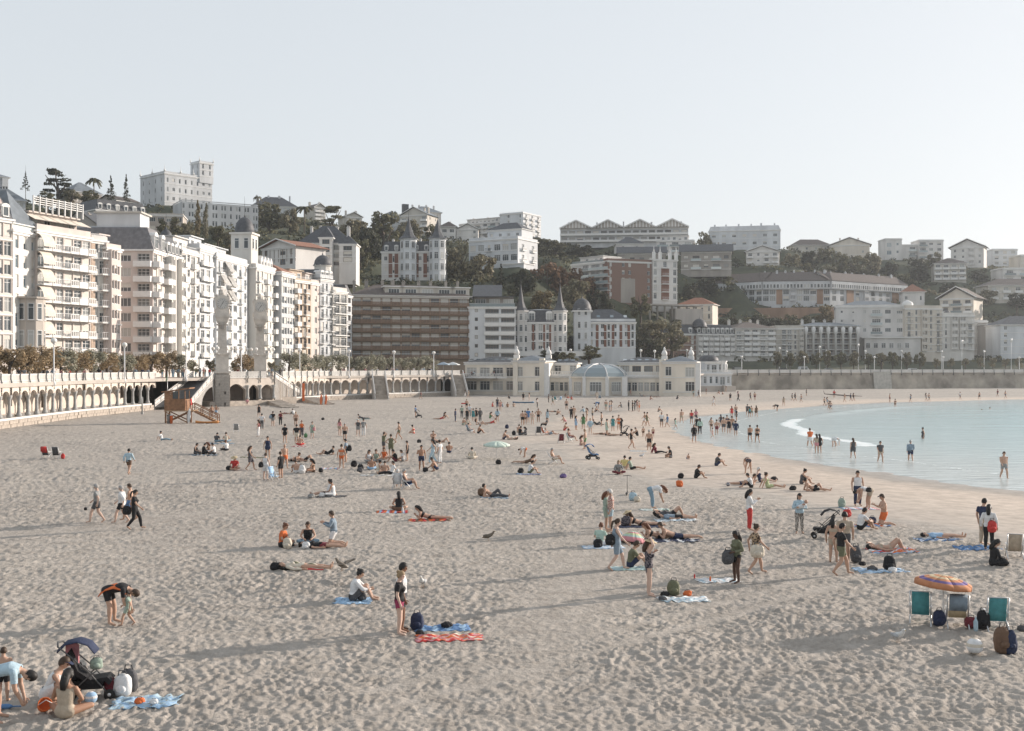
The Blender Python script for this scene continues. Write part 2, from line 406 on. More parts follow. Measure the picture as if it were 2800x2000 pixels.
def balcony_mesh(w, d, kind):
    def mk():
        b = MB(); b.box(-w/2, -d, -.22, w/2, 0, 0, 3 if kind == 'slats' else 0)
        if kind == 'solid':
            b.box(-w/2, -d, 0, w/2, -d+.1, .85, 0); b.box(-w/2, -d+.1, 0, -w/2+.1, 0, .85, 0); b.box(w/2-.1, -d+.1, 0, w/2, 0, .85, 0)
            b.box(-w/2, -d+.03, 1.0, w/2, -d+.07, 1.05, 1)
        elif kind == 'curve':
            n = 10; pts = [(-w/2*math.cos(math.pi*i/n), -d*.35-d*.75*math.sin(math.pi*i/n)) for i in range(n+1)]
            for p, r in zip(pts[:-1], pts[1:]): b.bar((*p, .36), (*r, .36), .1, .9, 0)
            b.prism([(w/2, 0)] + [pts[i] for i in range(n, -1, -1)] + [(-w/2, 0)], -.22, -.02, 0)
        elif kind == 'glass':
            b.box(-w/2, -d+.02, .05, w/2, -d+.05, .95, 2); b.box(-w/2, -d, .95, w/2, -d+.07, 1.0, 1)
        elif kind == 'slats':
            for i in range(5): b.box(-w/2, -d+.0, .06+i*.17, w/2, -d+.04, .19+i*.17, 3)
            b.box(-w/2, -d, 1.16, w/2, -d+.06, 1.24, 1)
        elif kind == 'baluster':
            b.box(-w/2, -d, 0, w/2, -d+.16, .16, 0); b.box(-w/2, -d, .86, w/2, -d+.16, 1.0, 0)
            n = max(2, int(w/.4))
            for i in range(n + 1):
                x = -w/2 + .1 + (w-.2)*i/n; b.box(x-.07, -d+.02, .16, x+.07, -d+.14, .86, 0)
        else:                                                              # iron or white bars
            m = 4 if kind == 'iron' else 1
            b.box(-w/2, -d, .95, w/2, -d+.05, 1.0, m); b.box(-w/2, -d, .05, w/2, -d+.04, .09, m)
            n = max(3, int(w/.3))
            for i in range(n + 1):
                x = -w/2 + w*i/n; b.box(x-.018, -d+.005, .09, x+.018, -d+.035, .95, m)
            for s in (-1, 1): b.box(s*(w/2)-.025, -d, .95, s*(w/2)+.025, 0, 1.0, m); b.box(s*(w/2)-.02, -d, 0, s*(w/2)+.02, -d+.04, .95, m)
        return b.mesh('balcony', [TRIM, WRAIL, RGLASS, RUST, IRON])
    return once(('balc', w, d, kind), mk)

KIND = {  # column letter: width, height, sill height above floor, balcony kind, blue glass
 'w': (1.2, 1.5, .95, None), 'W': (2.2, 1.6, .85, None), 'n': (.85, 2.0, .55, None), 'N': (1.3, 2.2, .35, None), 's': (.9, 1.0, 1.3, None),
 'b': (2.2, 2.3, .05, 'solid'), 'c': (2.0, 2.3, .05, 'curve'), 'r': (1.5, 2.3, .05, 'white'), 'i': (1.2, 2.3, .05, 'iron'), 'a': (1.9, 2.3, .05, 'baluster'),
 'g': (3.2, 2.35, .05, 'glass'), 'G': (5.4, 2.35, .05, 'glass'), 'S': (3.0, 2.2, .05, 'slats'), 'f': (1.5, 2.2, .35, None), 'D': (2.6, 2.3, .1, None)}

class Vol:
    """one box-shaped volume of a building: walls with real openings, windows, balconies, bays"""
    def __init__(s, root, A, B, zb, h, depth, wall):
        s.root = root; s.A = Vector((A[0], A[1], zb)); d = Vector((B[0]-A[0], B[1]-A[1], 0)); s.W = d.length
        s.rz = math.atan2(d.y, d.x); s.h = h; s.D = depth; s.wall = wall; s.zb = zb
        s.M = Matrix.Translation(s.A - Vector(root.location)) @ Matrix.Rotation(s.rz, 4, 'Z')
    def place(s, name, mesh, x, y, z, rz=0.0, parent=None):
        o = put(name, mesh, parent or s.root); M = s.M @ Matrix.Translation((x, y, z)) @ Matrix.Rotation(rz, 4, 'Z')
        o.location = M.to_translation(); o.rotation_euler = (0, 0, s.rz + rz); return o
    def part(s, name, mb, mats, parent=None): return s.place(name, mb.mesh(name, mats), 0, 0, 0)
    def side(s, which):
        W, D = s.W, s.D                                  # (length, frame: origin + direction), outward is -y of that frame
        return {'f': (W, Matrix.Identity(4)), 'r': (D, Matrix.Translation((W, 0, 0)) @ Matrix.Rotation(math.pi/2, 4, 'Z')),
                'l': (D, Matrix.Translation((0, D, 0)) @ Matrix.Rotation(-math.pi/2, 4, 'Z')),
                'k': (W, Matrix.Translation((W, D, 0)) @ Matrix.Rotation(math.pi, 4, 'Z'))}[which]

def openings_for(pattern, L, h, fl, g, top=None):
    """pattern: one letter per column; returns (openings, items)"""
    n = len(pattern); ops = []; items = []; fh = (h - g) / max(fl, 1)
    for f in range(fl):
        zf = g + f * fh; pat = pattern
        if top and f == fl - 1: pat = top
        m = len(pat); cw = L / m
        for i, c in enumerate(pat):
            if c in '.y': continue
            w, hh, sill, bal = KIND[c]; w = min(w, cw * .86); hh = min(hh, fh * .82); sill = min(sill, fh - hh - .12)
            x = cw * (i + .5); w = q(w, .05); hh = q(hh, .05)
            ops.append((x - w/2, x + w/2, zf + sill, zf + sill + hh)); items.append((x, w, hh, zf + sill, bal, cw, zf, c))
    return ops, items
def panel(mb, M, L, h, ops, m=0, mr=0, dep=.28):
    xs = sorted({0.0, L} | {round(v, 3) for o in ops for v in o[:2]}); zs = sorted({0.0, h} | {round(v, 3) for o in ops for v in o[2:]})
    def qd(a, b, c, d, mm): mb.add([M @ Vector(p) for p in (a, b, c, d)], [(0, 1, 2, 3)], mm)
    for z0, z1 in zip(zs[:-1], zs[1:]):
        run = None
        for x0, x1 in zip(xs[:-1], xs[1:]):
            cx, cz = (x0+x1)/2, (z0+z1)/2
            hole = any(o[0] < cx < o[1] and o[2] < cz < o[3] for o in ops)
            if hole and run is not None: qd((run, 0, z0), (x0, 0, z0), (x0, 0, z1), (run, 0, z1), m); run = None
            if not hole and run is None: run = x0
        if run is not None: qd((run, 0, z0), (L, 0, z0), (L, 0, z1), (run, 0, z1), m)
    for a, b, c, d in ops:
        qd((a, 0, c), (a, dep, c), (a, dep, d), (a, 0, d), mr); qd((b, dep, c), (b, 0, c), (b, 0, d), (b, dep, d), mr)
        qd((a, 0, d), (a, dep, d), (b, dep, d), (b, 0, d), mr); qd((a, dep, c), (a, 0, c), (b, 0, c), (b, dep, c), mr)

FOOT = []        # footprints
CP = []          # ground control points for the hill
def volume(root, A, B, zb, h, depth, wall, fl, g=3.6, front='www', left='', right='', top=None, trim=True, dark=False, blind=.35, blue=False,
           bdep=.9, bal=None, sub=False, cornice=True, base=3.0):
    v = Vol(root, A, B, zb, h, depth, WM[wall]); mb = MB()
    for sd, pat in (('f', front), ('l', left), ('r', right), ('k', '')):
        L, M = v.side(sd)
        ops, items = openings_for(pat, L, h, fl, g, top if sd == 'f' else None) if pat else ([], [])
        panel(mb, M, L, h, ops)
        Ms = M
        for x, w, hh, z, bk, cw, zf, c in items:
            var = rnd.choice((1, 2, 3)) if rnd.random() < blind else 0
            pos = Ms @ Vector((x, .2, z)); rz = Ms.to_euler().z
            wo = v.place('window', window_mesh(w, hh, var, dark), *pos, rz)
            put('pane', pane_mesh(w, hh, blue=blue), wo, (0, .02, 0))
            if bk:
                bw = q(min(cw * (1.0 if bk in ('glass', 'slats') else .92), w + (2.2 if bk in ('glass', 'slats') else 1.2)), .05)
                v.place('balcony', balcony_mesh(bw, bdep, bal or bk), *(Ms @ Vector((x, 0, zf + .02))), rz)
        if pat and 'y' in pat:                            # glazed bays running up the front
            n = len(pat); cw = L/n; fh = (h-g)/max(fl, 1)
            for i, c in enumerate(pat):
                if c != 'y': continue
                bw = q(min(cw*.8, 3.0), .1); bm = MB(); hb = h - g - .3; dp = .9
                ops2 = []; it2 = []
                for f in range(fl):
                    for k in (-1, 1): ops2.append((bw/2+k*bw*.23-bw*.19, bw/2+k*bw*.23+bw*.19, f*fh+.7, f*fh+min(2.5, fh-.35))); it2.append((bw/2+k*bw*.23, q(bw*.38, .05), q(min(2.5, fh-.35)-.7, .05), f*fh+.7))
                panel(bm, Matrix.Translation((0, -dp, 0)), bw, hb, ops2)
                bm.add([(0,-dp,0),(0,0,0),(0,0,hb),(0,-dp,hb),(bw,-dp,0),(bw,0,0),(bw,0,hb),(bw,-dp,hb)], [(1,0,3,2),(4,5,6,7),(3,7,6,2),(0,1,5,4)])
                p0 = M @ Vector((cw*(i+.5)-bw/2, 0, g+.15)); rz = M.to_euler().z
                bay = v.place('bay', bm.mesh('bay', [WM[wall]]), *p0, rz)
                for x, w, hh, z in it2:
                    wo = put('window', window_mesh(w, hh, rnd.choice((0, 0, 1))), bay, (x, -dp+.2, z)); wo.location.y = -dp + .15
    W, D = v.W, v.D
    if base: mb.prism([(0, 0), (W, 0), (W, D), (0, D)], -base, 0)
    mb.add([(0, 0, h), (W, 0, h), (W, D, h), (0, D, h)], [(0, 1, 2, 3)])
    v.part('wall', mb, [WM[wall]])
    if cornice:
        c = MB(); o = .35
        c.box(-o, -o, h, W+o, D+o, h+.3); c.box(-o*.5, -o*.5, h-.35, W+o*.5, -.003, h-.002)
        if trim:
            fh = (h-g)/max(fl, 1)
            for f in range(fl): c.box(-.1, -.12, g+f*fh-.2, W+.1, -.004, g+f*fh-.02)
        v.part('cornice', c, [TRIM])
    return v
def flat_roof(v, par=.9, pent=None, mat_=None, rail=None):
    W, D, h = v.W, v.D, v.h + .3
    b = MB(); t = .2
    if par:
        b.box(0, 0, h, W, t, h+par); b.box(0, D-t, h, W, D, h+par); b.box(0, t, h, t, D-t, h+par); b.box(W-t, t, h, W, D-t, h+par)
        v.part('parapet', b, [mat_ or v.wall])
    if rail: v.place('roof_railing', balcony_mesh(q(W-.3), .12, rail), W/2, .3, h + .02)
    if pent:                                              # set-back penthouse: (x0, x1, setback, height)
        x0, x1, s, ph = pent; p = MB(); p.box(W*x0, s, h, W*x1, D-1, h+ph); p.box(W*x0-.3, s-.5, h+ph, W*x1+.3, D-.7, h+ph+.22)
        v.part('penthouse', p, [v.wall])
        n = max(2, int(W*(x1-x0)/2.4))
        for i in range(n):
            x = W*x0 + W*(x1-x0)*(i+.5)/n; v.place('window', window_mesh(1.4, 1.7, rnd.choice((0, 0, 2))), x, s-.04, h+.3)
            v.place('pane', pane_mesh(1.4, 1.7), x, s-.02, h+.3)
def hip_roof(v, rh, over=.5, m=None, ridge=.5, z=None, gable=False, skylights=0):
    W, D = v.W, v.D; z = v.h + .3 if z is None else z; o = over; b = MB(); s = min(W, D) * ridge * .5
    if gable == 'x':      # ridge runs along the depth, gable to the front
        vs = [(-o,-o,z),(W+o,-o,z),(W+o,D+o,z),(-o,D+o,z),(W/2,-o,z+rh),(W/2,D+o,z+rh)]
        b.add(vs, [(0,4,5,3),(1,2,5,4)]); b.add([(p[0],p[1],p[2]-.16) for p in vs], [(3,5,4,0),(4,5,2,1)])
        b.add([(0,0,z),(W,0,z),(W/2,0,z+rh*W/(W+2*o)),(0,D,z),(W,D,z),(W/2,D,z+rh*W/(W+2*o))], [(0,1,2),(4,3,5)], 1)
        for p, r in ((0, 4), (1, 4)): b.bar(vs[p], vs[r], .12, .3, 2)
    elif gable:           # ridge runs along the front
        vs = [(-o,-o,z),(W+o,-o,z),(W+o,D+o,z),(-o,D+o,z),(-o,D/2,z+rh),(W+o,D/2,z+rh)]
        b.add(vs, [(0,1,5,4),(2,3,4,5)]); b.add([(p[0],p[1],p[2]-.16) for p in vs], [(4,5,1,0),(5,4,3,2)])
        b.add([(0,0,z),(0,D,z),(0,D/2,z+rh*.93),(W,0,z),(W,D,z),(W,D/2,z+rh*.93)], [(1,0,2),(3,4,5)], 1)
    else:
        s = min(W, D)/2*.98 if W != D else D*.48
        if W >= D: r1, r2 = (s, D/2), (W-s, D/2)
        else: r1, r2 = (W/2, s), (W/2, D-s)
        vs = [(-o,-o,z),(W+o,-o,z),(W+o,D+o,z),(-o,D+o,z),(*r1,z+rh),(*r2,z+rh)]
        b.add(vs, [(0,1,5,4),(1,2,5),(2,3,4,5),(3,0,4)] if W >= D else [(0,1,4),(1,2,5,4),(2,3,5),(3,0,4,5)])
        b.add([(-o,-o,z-.15),(W+o,-o,z-.15),(W+o,D+o,z-.15),(-o,D+o,z-.15),(-o,-o,z),(W+o,-o,z),(W+o,D+o,z),(-o,D+o,z)], [(3,2,1,0),(0,1,5,4),(1,2,6,5),(2,3,7,6),(3,0,4,7)], 2)
    r = v.part('roof', b, [m or SLATE, v.wall, TRIM])
    for i in range(skylights):
        x = W*(i+.7)/(skylights+.4); t = .35; y = (-o)+(D/2+o)*t*2*.5; zz = z+rh*(y+o)/(D/2+o)
        k = MB(); sl = rh/(D/2+o); k.add([(x-.5,y,zz+.06),(x+.5,y,zz+.06),(x+.5,y+1.2,zz+1.2*sl+.06),(x-.5,y+1.2,zz+1.2*sl+.06)], [(0,1,2,3)])
        v.part('skylight', k, [GLASSB])
    return r
def mansard(v, rh, inset=1.3, dormers=0, m=None, big=False):
    W, D = v.W, v.D; z = v.h + .3; o = .15; i = inset; b = MB()
    lo = [(-o,-o,z),(W+o,-o,z),(W+o,D+o,z),(-o,D+o,z)]; hi = [(i,i,z+rh),(W-i,i,z+rh),(W-i,D-i,z+rh),(i,D-i,z+rh)]
    b.add(lo+hi, [(0,1,5,4),(1,2,6,5),(2,3,7,6),(3,0,4,7)]); 
    top = [(W/2 if W < D else D/2, D/2, z+rh*1.18)]
    b.add(hi+[(W*.5, D*.5, z+rh*1.15)], [(0,1,4),(1,2,4),(2,3,4),(3,0,4)], 1)
    v.part('roof', b, [m or SLATE, ZINC])
    for k in range(dormers):
        x = W*(k+.5)/dormers; w, hh = (1.7, 2.3) if big else (1.1, 1.5); d = MB()
        y0 = .05; d.box(x-w/2-.15, y0, z+.25, x+w/2+.15, i+.6, z+.3+hh); n = 8
        arc = [(x+(w/2+.25)*math.cos(math.pi*a/n), z+.3+hh+(.55 if not big else .75)*math.sin(math.pi*a/n)) for a in range(n+1)]
        d.add([(p[0], y0-.1, p[1]) for p in arc]+[(p[0], i+1.0, p[1]) for p in arc], [tuple(range(n, -1, -1))]+[(a, a+1, a+n+2, a+n+1) for a in range(n)], 0)
        dm = v.part('dormer', d, [TRIM])
        wm = v.place('window', window_mesh(w, hh), x, y0-.06, z+.35); put('pane', pane_mesh(w, hh), wm, (0, .03, 0))
def chimneys(v, n, hh=1.6, z=None, wide=.8, m=None):
    z = v.h + .3 if z is None else z
    for i in range(n):
        x = v.W*(i+.5)/n + rnd.uniform(-.6, .6); y = v.D*rnd.uniform(.4, .7); b = MB(); w = wide*rnd.uniform(.8, 1.3)
        b.box(x-w/2, y-.4, z-1, x+w/2, y+.4, z+hh); b.box(x-w/2-.1, y-.5, z+hh, x+w/2+.1, y+.5, z+hh+.15)
        for k in (-.25, .25): b.lathe([(.13, z+hh+.15), (.11, z+hh+.6)], (x+k*w, y), 6)
        v.part('chimney', b, [m or v.wall])
def dome(v, x, y, z, r, hh, n=12, m=None, spire=2.0, squash=1.0):
    pr = [(r*1.12, z), (r*1.12, z+.15), (r, z+.2)] + [(r*math.cos(t*math.pi/2/7)**squash, z+.2+hh*math.sin(t*math.pi/2/7)) for t in range(1, 7)] + [(.12, z+.2+hh), (.2, z+hh+.45), (.05, z+hh+.7), (.02, z+hh+spire)]
    b = MB(); b.lathe(pr, (x, y), n); return v.part('dome', b, [m or SLATE])
def spire(v, x, y, z, r, hh, n=8, m=None):
    b = MB(); b.lathe([(r*1.15, z), (r*1.1, z+.15), (r*.72, z+hh*.10), (r*.42, z+hh*.28), (r*.2, z+hh*.55), (.06, z+hh*.8), (.03, z+hh)], (x, y), n, smooth=False, a0=.4)
    return v.part('spire', b, [m or SLATE])
def turret(v, x, y, z0, z1, r, n=8, fl=3, m=None, cap=True, wz=None):
    b = MB(); b.lathe([(r, z0), (r, z1), (r*1.15, z1), (r*1.15, z1+.3)], (x, y), n, smooth=False, a0=math.pi/n); v.part('turret', b, [m or TRIM])
    fh = (z1-z0)/fl; ap = r*math.cos(math.pi/n)
    for f in range(fl):
        for k in range(n):
            a = 2*math.pi*(k+.5)/n + math.pi/n - math.pi/n*1.0
            a = math.pi/n + 2*math.pi*(k+.5)/n
            if math.sin(a) > .5: continue
            w = q(min(1.5, 2*r*math.sin(math.pi/n)*.62), .05)
            wo = v.place('window', window_mesh(w, q(fh*.62, .1)), x+(ap+.02)*math.cos(a), y+(ap+.02)*math.sin(a), z0+f*fh+fh*.2, a+math.pi/2)
            put('pane', pane_mesh(w, q(fh*.62, .1)), wo, (0, -.006, 0))

def B(name, label, cat, pL, dL, pR, dR, yb, yt, depth, wall, fl, front, zb=None, group=None, **kw):
    """a building from its photo pixels: front corners at (pL, dL) and (pR, dR), base row, eaves row"""
    A = P(pL, 1004, dL); C = P(pR, 1004, dR); dm = (dL + dR)/2
    if zb is None: zb = P(0, yb, dm).z
    zt = P(0, yt, dm).z
    root = empty(name, (A.x, A.y, zb)); tag(root, label, cat, group)
    v = volume(root, A, C, zb, zt - zb, depth, wall, fl, front=front, **kw); v.root = root
    n = Vector((-(C.y-A.y), C.x-A.x, 0)).normalized()
    FOOT.append((A.xy, C.xy, depth))
    for t in (0.0, .5, 1.0):
        for s in (0.0, depth): CP.append((*(A.lerp(C, t) + n*s).xy, zb))
    return v
def more(v, x0, x1, y0, dep, z0, h, wall, fl, front, **kw):
    """a further volume of the same building, in the first volume's own coordinates"""
    M = Matrix.Translation(Vector(v.root.location)) @ v.M
    a = M @ Vector((x0, y0, z0)); b = M @ Vector((x1, y0, z0))
    kw.setdefault('base', 0)
    return volume(v.root, a, b, a.z, h, dep, wall, fl, front=front, **kw)
# ------------------------------------------------------------------ the sea-front row, left to right
ST = 5.25                                  # street level
def row(label, pL, dL, pR, dR, yt, wall, fl, front, **kw):
    return B('apartment_building', label, 'building', pL, dL, pR, dR, 0, yt, kw.pop('depth', 15), wall, fl, front, zb=ST, group='seafront apartment row', sub=True, **kw)
v = row('peach apartment block with reddish recessed windows at the left edge of the seafront row', -110, 166, 33, 174.5, 596, 'peach', 7, 'fNfNNf', g=4.2, blind=.5)
mansard(v, 4.5, 1.6, 4); dome(v, v.W-2.2, 2.4, v.h+.3, 2.3, 4.2, spire=2.5, m=mat('rose_zinc', (.36, .29, .27), .6, .15))
v = row('white building with tall arched grey shutters and a round bay, beside the peach block', 35, 174.6, 101, 181, 640, 'white', 6, 'nnn', g=4.6, blue=True, blind=.7, trim=False)
flat_roof(v, .3, rail='glass'); hip_roof(v, 5.5, .2, z=v.h+1.4, m=ZINC)
turret(v, v.W*.60, -.4, 0, 12.5, 2.3, 10, 3, m=WM['stone']); chimneys(v, 2, 5.5)
v = row('cream apartment block with stacked balustrade balconies, awnings and a roof pergola', 101, 180.2, 248, 191.5, 645, 'peach', 7, 'aaraba', g=4.0, left='ww', blind=.35, bdep=1.3)
flat_roof(v, 1.0, pent=(.05, .95, 2.4, 3.0), rail='baluster')
pg = MB()
for i in range(4): pg.box(.5, 1.2+i*.0, v.h+4.6+i*.35, v.W-.5, 1.28, v.h+4.72+i*.35)
for i in range(9): x = .5+(v.W-1)*i/8; pg.box(x-.06, 1.1, v.h+3.4, x+.06, 1.35, v.h+5.9)
v.part('roof_pergola', pg, [TRIM])
for i in range(5):                        # rolled-out awnings over the top terrace and shield-like sun screens at the near end
    a = MB(); x = v.W*(i+.5)/5; a.add([(x-1.5, 2.2, v.h+3.0), (x+1.5, 2.2, v.h+3.0), (x+1.5, .1, v.h+2.0), (x-1.5, .1, v.h+2.0)], [(0,1,2,3)]); a.add([(x-1.5, 2.2, v.h+2.96), (x+1.5, 2.2, v.h+2.96), (x+1.5, .1, v.h+1.96), (x-1.5, .1, v.h+1.96)], [(3,2,1,0)]); v.part('awning', a, [AWN])
fh = (v.h-4.0)/7
for f in range(7):
    a = MB(); n = 6; pr = [(-.2-1.7*math.sin(math.pi/2*k/n), 4.0+f*fh+2.5-2.1*(1-math.cos(math.pi/2*k/n))*1.0) for k in range(n+1)]
    for (y0, z0), (y1, z1) in zip(pr[:-1], pr[1:]): a.add([(-.5, y0, z0), (2.0, y0, z0), (2.0, y1, z1), (-.5, y1, z1), (-.5, y0, z0-.04), (2.0, y0, z0-.04), (2.0, y1, z1-.04), (-.5, y1, z1-.04)], [(3,2,1,0),(4,5,6,7),(0,4,7,3)])
    v.part('awning', a, [AWN])
v = row('narrow white building with orange blinds and small white balconies', 250, 192.3, 291, 195, 662, 'white', 7, 'Wr', g=4.0, blind=.3, left='w'); flat_roof(v, .8, rail='white')
for f in range(7):
    b = MB(); b.box(-.05, -.05, 4.4+f*(v.h-4)/7, .75, -.01, 4.4+f*(v.h-4)/7+2.2); v.part('orange_panel', b, [mat('orange_panel', (.48, .37, .29), .8, .3, 2)])
v = row('pale pink building with a stepped bay and copper coloured shutters', 291, 194.5, 331, 198.5, 684, 'pink', 7, 'yw', g=4.2, left='w', blind=.4); flat_roof(v, .7, pent=(.1, .7, 2, 2.2))
v = row('corner block with slate mansard roof, pink side wall and wrap-round balconies', 418, 208.5, 456, 217, 693, 'pink', 7, 'bWb', g=3.8, left='...Wb', right='', blind=.3, depth=17, bdep=1.2)
mansard(v, 4.2, 1.5, 2, m=mat('grey_slate', (.16, .155, .16), .6, .25, 1.5), big=True)
b = MB(); b.box(2, 3, v.h+4.6, v.W-1, 11, v.h+7.2); b.box(1.6, 2.6, v.h+7.2, v.W-.6, 11.4, v.h+7.5, 1); v.part('rooftop_room', b, [WM['palegrey'], WM['beige']])
v = row('cream building with a rounded glazed bay rising to a mansard roof', 456, 216.5, 497, 225.5, 704, 'ivory', 7, 'yny', g=4.0, trim=False); mansard(v, 3.6, 1.4, 4)
v = row('white block with rows of small solid white balconies', 497, 225, 546, 234.5, 694, 'white', 7, 'bNbN', g=4.2, depth=14, trim=False); flat_roof(v, .5, pent=(.1, .9, 2.2, 2.8), rail='white')
v = row('white block with curved balconies and a planted roof terrace', 546, 234, 592, 243.5, 688, 'bluewhite', 7, 'ccn', g=4.0, trim=False, left='w'); flat_roof(v, .9, pent=(.2, .9, 3, 2.6), rail='glass')
dome(v, 2, 8, v.h+2.6, 1.2, 1.6, spire=4.0)
v = row('white block with drop awnings behind the near clock tower', 592, 242, 677, 261, 716, 'bluewhite', 7, 'iWbWrN', g=4.0, trim=False); flat_roof(v, .9, pent=(.0, .7, 3, 2.6), rail='glass')
for f, x in ((5, .2), (5, .42), (4, .2), (4, .42), (6, .33)):
    a = MB(); z = 4+(f+1)*(v.h-4)/7-.3; a.add([(v.W*x-1.6, 0, z), (v.W*x+1.6, 0, z), (v.W*x+1.6, -1.5, z-2.4), (v.W*x-1.6, -1.5, z-2.4)], [(0,1,2,3),(3,2,1,0)]); v.part('awning', a, [TRIM])
v = row('ivory block crowned by a domed belvedere tower', 700, 261.5, 756, 276.5, 742, 'ivory', 7, 'rnbnb', g=4.2, left='.nn', blind=.3, depth=14); flat_roof(v, .9, rail='baluster')
tz = v.h+.3; b = MB(); b.box(-.4, 1.0, tz, 4.4, 5.8, tz+7.6); b.box(-.75, .65, tz+7.6, 4.75, 6.15, tz+8.0)
bt = v.part('belvedere', b, [WM['ivory']])
for k in (0, 1): 
    for s_ in (0, 1):
        x, y, rz = ((.9+k*2.1, .97, 0) if s_ else (-.43, 2.2+k*2.2, -math.pi/2)); v.place('arched_opening', window_mesh(1.1, 2.4, 0), x, y, tz+4.3, rz); v.place('pane', pane_mesh(1.1, 2.4), x - (0.0 if s_ else .005), y-.005 if s_ else y, tz+4.3, rz)
dome(v, 2, 3.4, tz+8.0, 2.3, 3.6, spire=5.0)
for k in range(4):
    b = MB(); x = 5.6+k*2.3; b.add([(x-.8, .4, tz), (x+.8, .4, tz), (x+.8, .4, tz+2.2), (x, .4, tz+3.2), (x-.8, .4, tz+2.2), (x, 2.2, tz+3.2), (x-.8, 2.2, tz+2.2), (x+.8, 2.2, tz+2.2), (x-.8, 2.2, tz), (x+.8, 2.2, tz)], [(0,1,2,3,4),(4,3,5,6),(3,2,7,5),(0,4,6,8),(2,1,9,7)]); v.part('dormer', b, [TRIM])
    v.place('window', window_mesh(.8, 1.5), x, .36, tz+.4); v.place('pane', pane_mesh(.8, 1.5), x, .38, tz+.4)
v = row('plain pale block with paired windows and a dark vertical joint', 770, 275.5, 806, 284, 756, 'palegrey', 8, 'WWwWw', g=4.0, trim=False, blind=.6, depth=13); flat_roof(v, .5)
hip_roof(v, 2.2, .2, TILE, z=v.h+.9)
v = row('tan apartment block with small boxy balconies', 806, 283.8, 851, 291, 772, 'tan', 7, 'bwrw', g=4.0, trim=False, left='w', dark=True); flat_roof(v, .5, pent=(.0, .8, 1.8, 2.6), rail='white')
v = row('slim pink block with one window per floor', 851, 291, 876, 296, 778, 'pink', 7, 'w', g=4.0, trim=False, left=''); flat_roof(v, .8, pent=(.1, .9, 2, 2.4))
v = row('ornate white building with wrought iron balconies', 876, 295.5, 911, 301, 768, 'bluewhite', 6, 'ini', g=4.6, left='', blind=.2); flat_roof(v, 1.2); mansard(v, 2.6, 1.2, 3)
v = row('ornate cream corner building with dark balconies and a small slate cupola', 911, 300.5, 949, 307, 800, 'ivory', 6, 'SS', g=4.6, left='n', right='nnn', bal='iron', blind=.15, bdep=.8); flat_roof(v, 1.0)
turret(v, 2.0, 4.5, v.h+.3, v.h+7.0, 2.2, 10, 1, m=WM['ivory']); dome(v, 2.0, 4.5, v.h+7.2, 2.3, 2.6, spire=2.4)
v = row('narrow grey glazed block tucked beside the brown balcony block', 949, 312, 962, 316, 812, 'palegrey', 7, 'W', g=4.0, blind=.1, dark=True); mansard(v, 3, 1)
# ------------------------------------------------------------------ blocks on the bend of the bay
v = row('long brown apartment block with full-width slatted balconies and a dark tiled roof', 962, 322, 1281, 331, 812, 'brown', 7, 'SSSSSSSSSSSS', g=4.4, dark=True, blind=.75, bdep=1.2, depth=16, trim=False)
hip_roof(v, 3.6, 1.0, BROWNTILE); chimneys(v, 9, 2.6, z=v.h+2.2, m=WM['dull'])
for i in range(5):
    x = v.W*(.36+.145*i); d = MB(); z = v.h+.6; d.box(x-2.6, 1.2, z, x+2.6, 5, z+2.2); d.box(x-3.0, .8, z+2.2, x+3.0, 5.2, z+2.5, 1); v.part('dormer', d, [WM['beige'], TRIM]); v.place('window', window_mesh(3.2, 1.3), x, 1.16, z+.4); v.place('pane', pane_mesh(3.2, 1.3), x, 1.18, z+.4)
v = row('white modern block with broad glazed loggias and a small square window column', 1281, 330, 1410, 330, 842, 'bluewhite', 6, 'sGG', g=3.6, blind=.05, trim=False, bdep=.4, depth=15, right='ss', dark=True, bal='solid')
b = MB(); b.box(1.5, 3.2, v.h+.3, v.W-2, 13, v.h+3.2); b.box(.3, .8, v.h+3.2, v.W-.6, 14, v.h+3.4, 1)
b.add([(1, 2.6, v.h+3.4), (v.W-4, 2.6, v.h+3.4), (v.W-4, 14, v.h+7.6), (1, 14, v.h+7.6)], [(0,1,2,3)], 1); v.part('penthouse', b, [WM['dull'], SLATE])
v.place('roof_railing', balcony_mesh(q(v.W-.4), .12, 'glass'), v.W/2, .3, v.h+.32)
for fx in (.25, .55, .85): v.place('window', window_mesh(3.0, 2.2), v.W*fx, 3.14, v.h+.5); v.place('pane', pane_mesh(3.0, 2.2), v.W*fx, 3.17, v.h+.5)

v = B('villa', 'white villa with brick strips and two needle spires, beside the modern white block', 'villa', 1430, 338, 1526, 338, 964, 884, 11, 'white', 3, '.NNn.', blind=.1, left='n', right='n', g=.6)
for x in (.33, .63): pass
for x0 in (.265, .575, .745):
    b = MB(); b.box(v.W*x0, -.07, .6, v.W*x0+.6, -.012, v.h-.5); v.part('brick_strip', b, [WM['brick']])
mansard(v, 3.6, .7, 2, big=True)
for x in (-.6, v.W+.6):
    turret(v, x, 1.0, -1.0, v.h+3.4, 2.2, 8, 4, m=WM['white']); spire(v, x, 1.0, v.h+3.6, 2.2, 10)
b = MB(); b.box(-5, -4, -1.2, v.W+8, -.5, -.6); b.box(-5, -4, -.6, v.W+8, -3.75, .3); v.part('terrace', b, [TRIM])
v = B('villa', 'white villa with brick bays and a domed corner tower, right of the spired villa', 'villa', 1575, 345, 1738, 345, 972, 884, 13, 'bluewhite', 3, '..wnwnwnwn', right='nwn', g=2.4, blind=.1)
for i in range(5):
    b = MB(); x = v.W*(.335+.132*i); b.box(x, -.07, 2.6, x+.8, -.012, v.h-.6); v.part('brick_strip', b, [WM['brick']])
hip_roof(v, 4.2, .3, SLATE, skylights=4); flat_roof(v, 1.0)
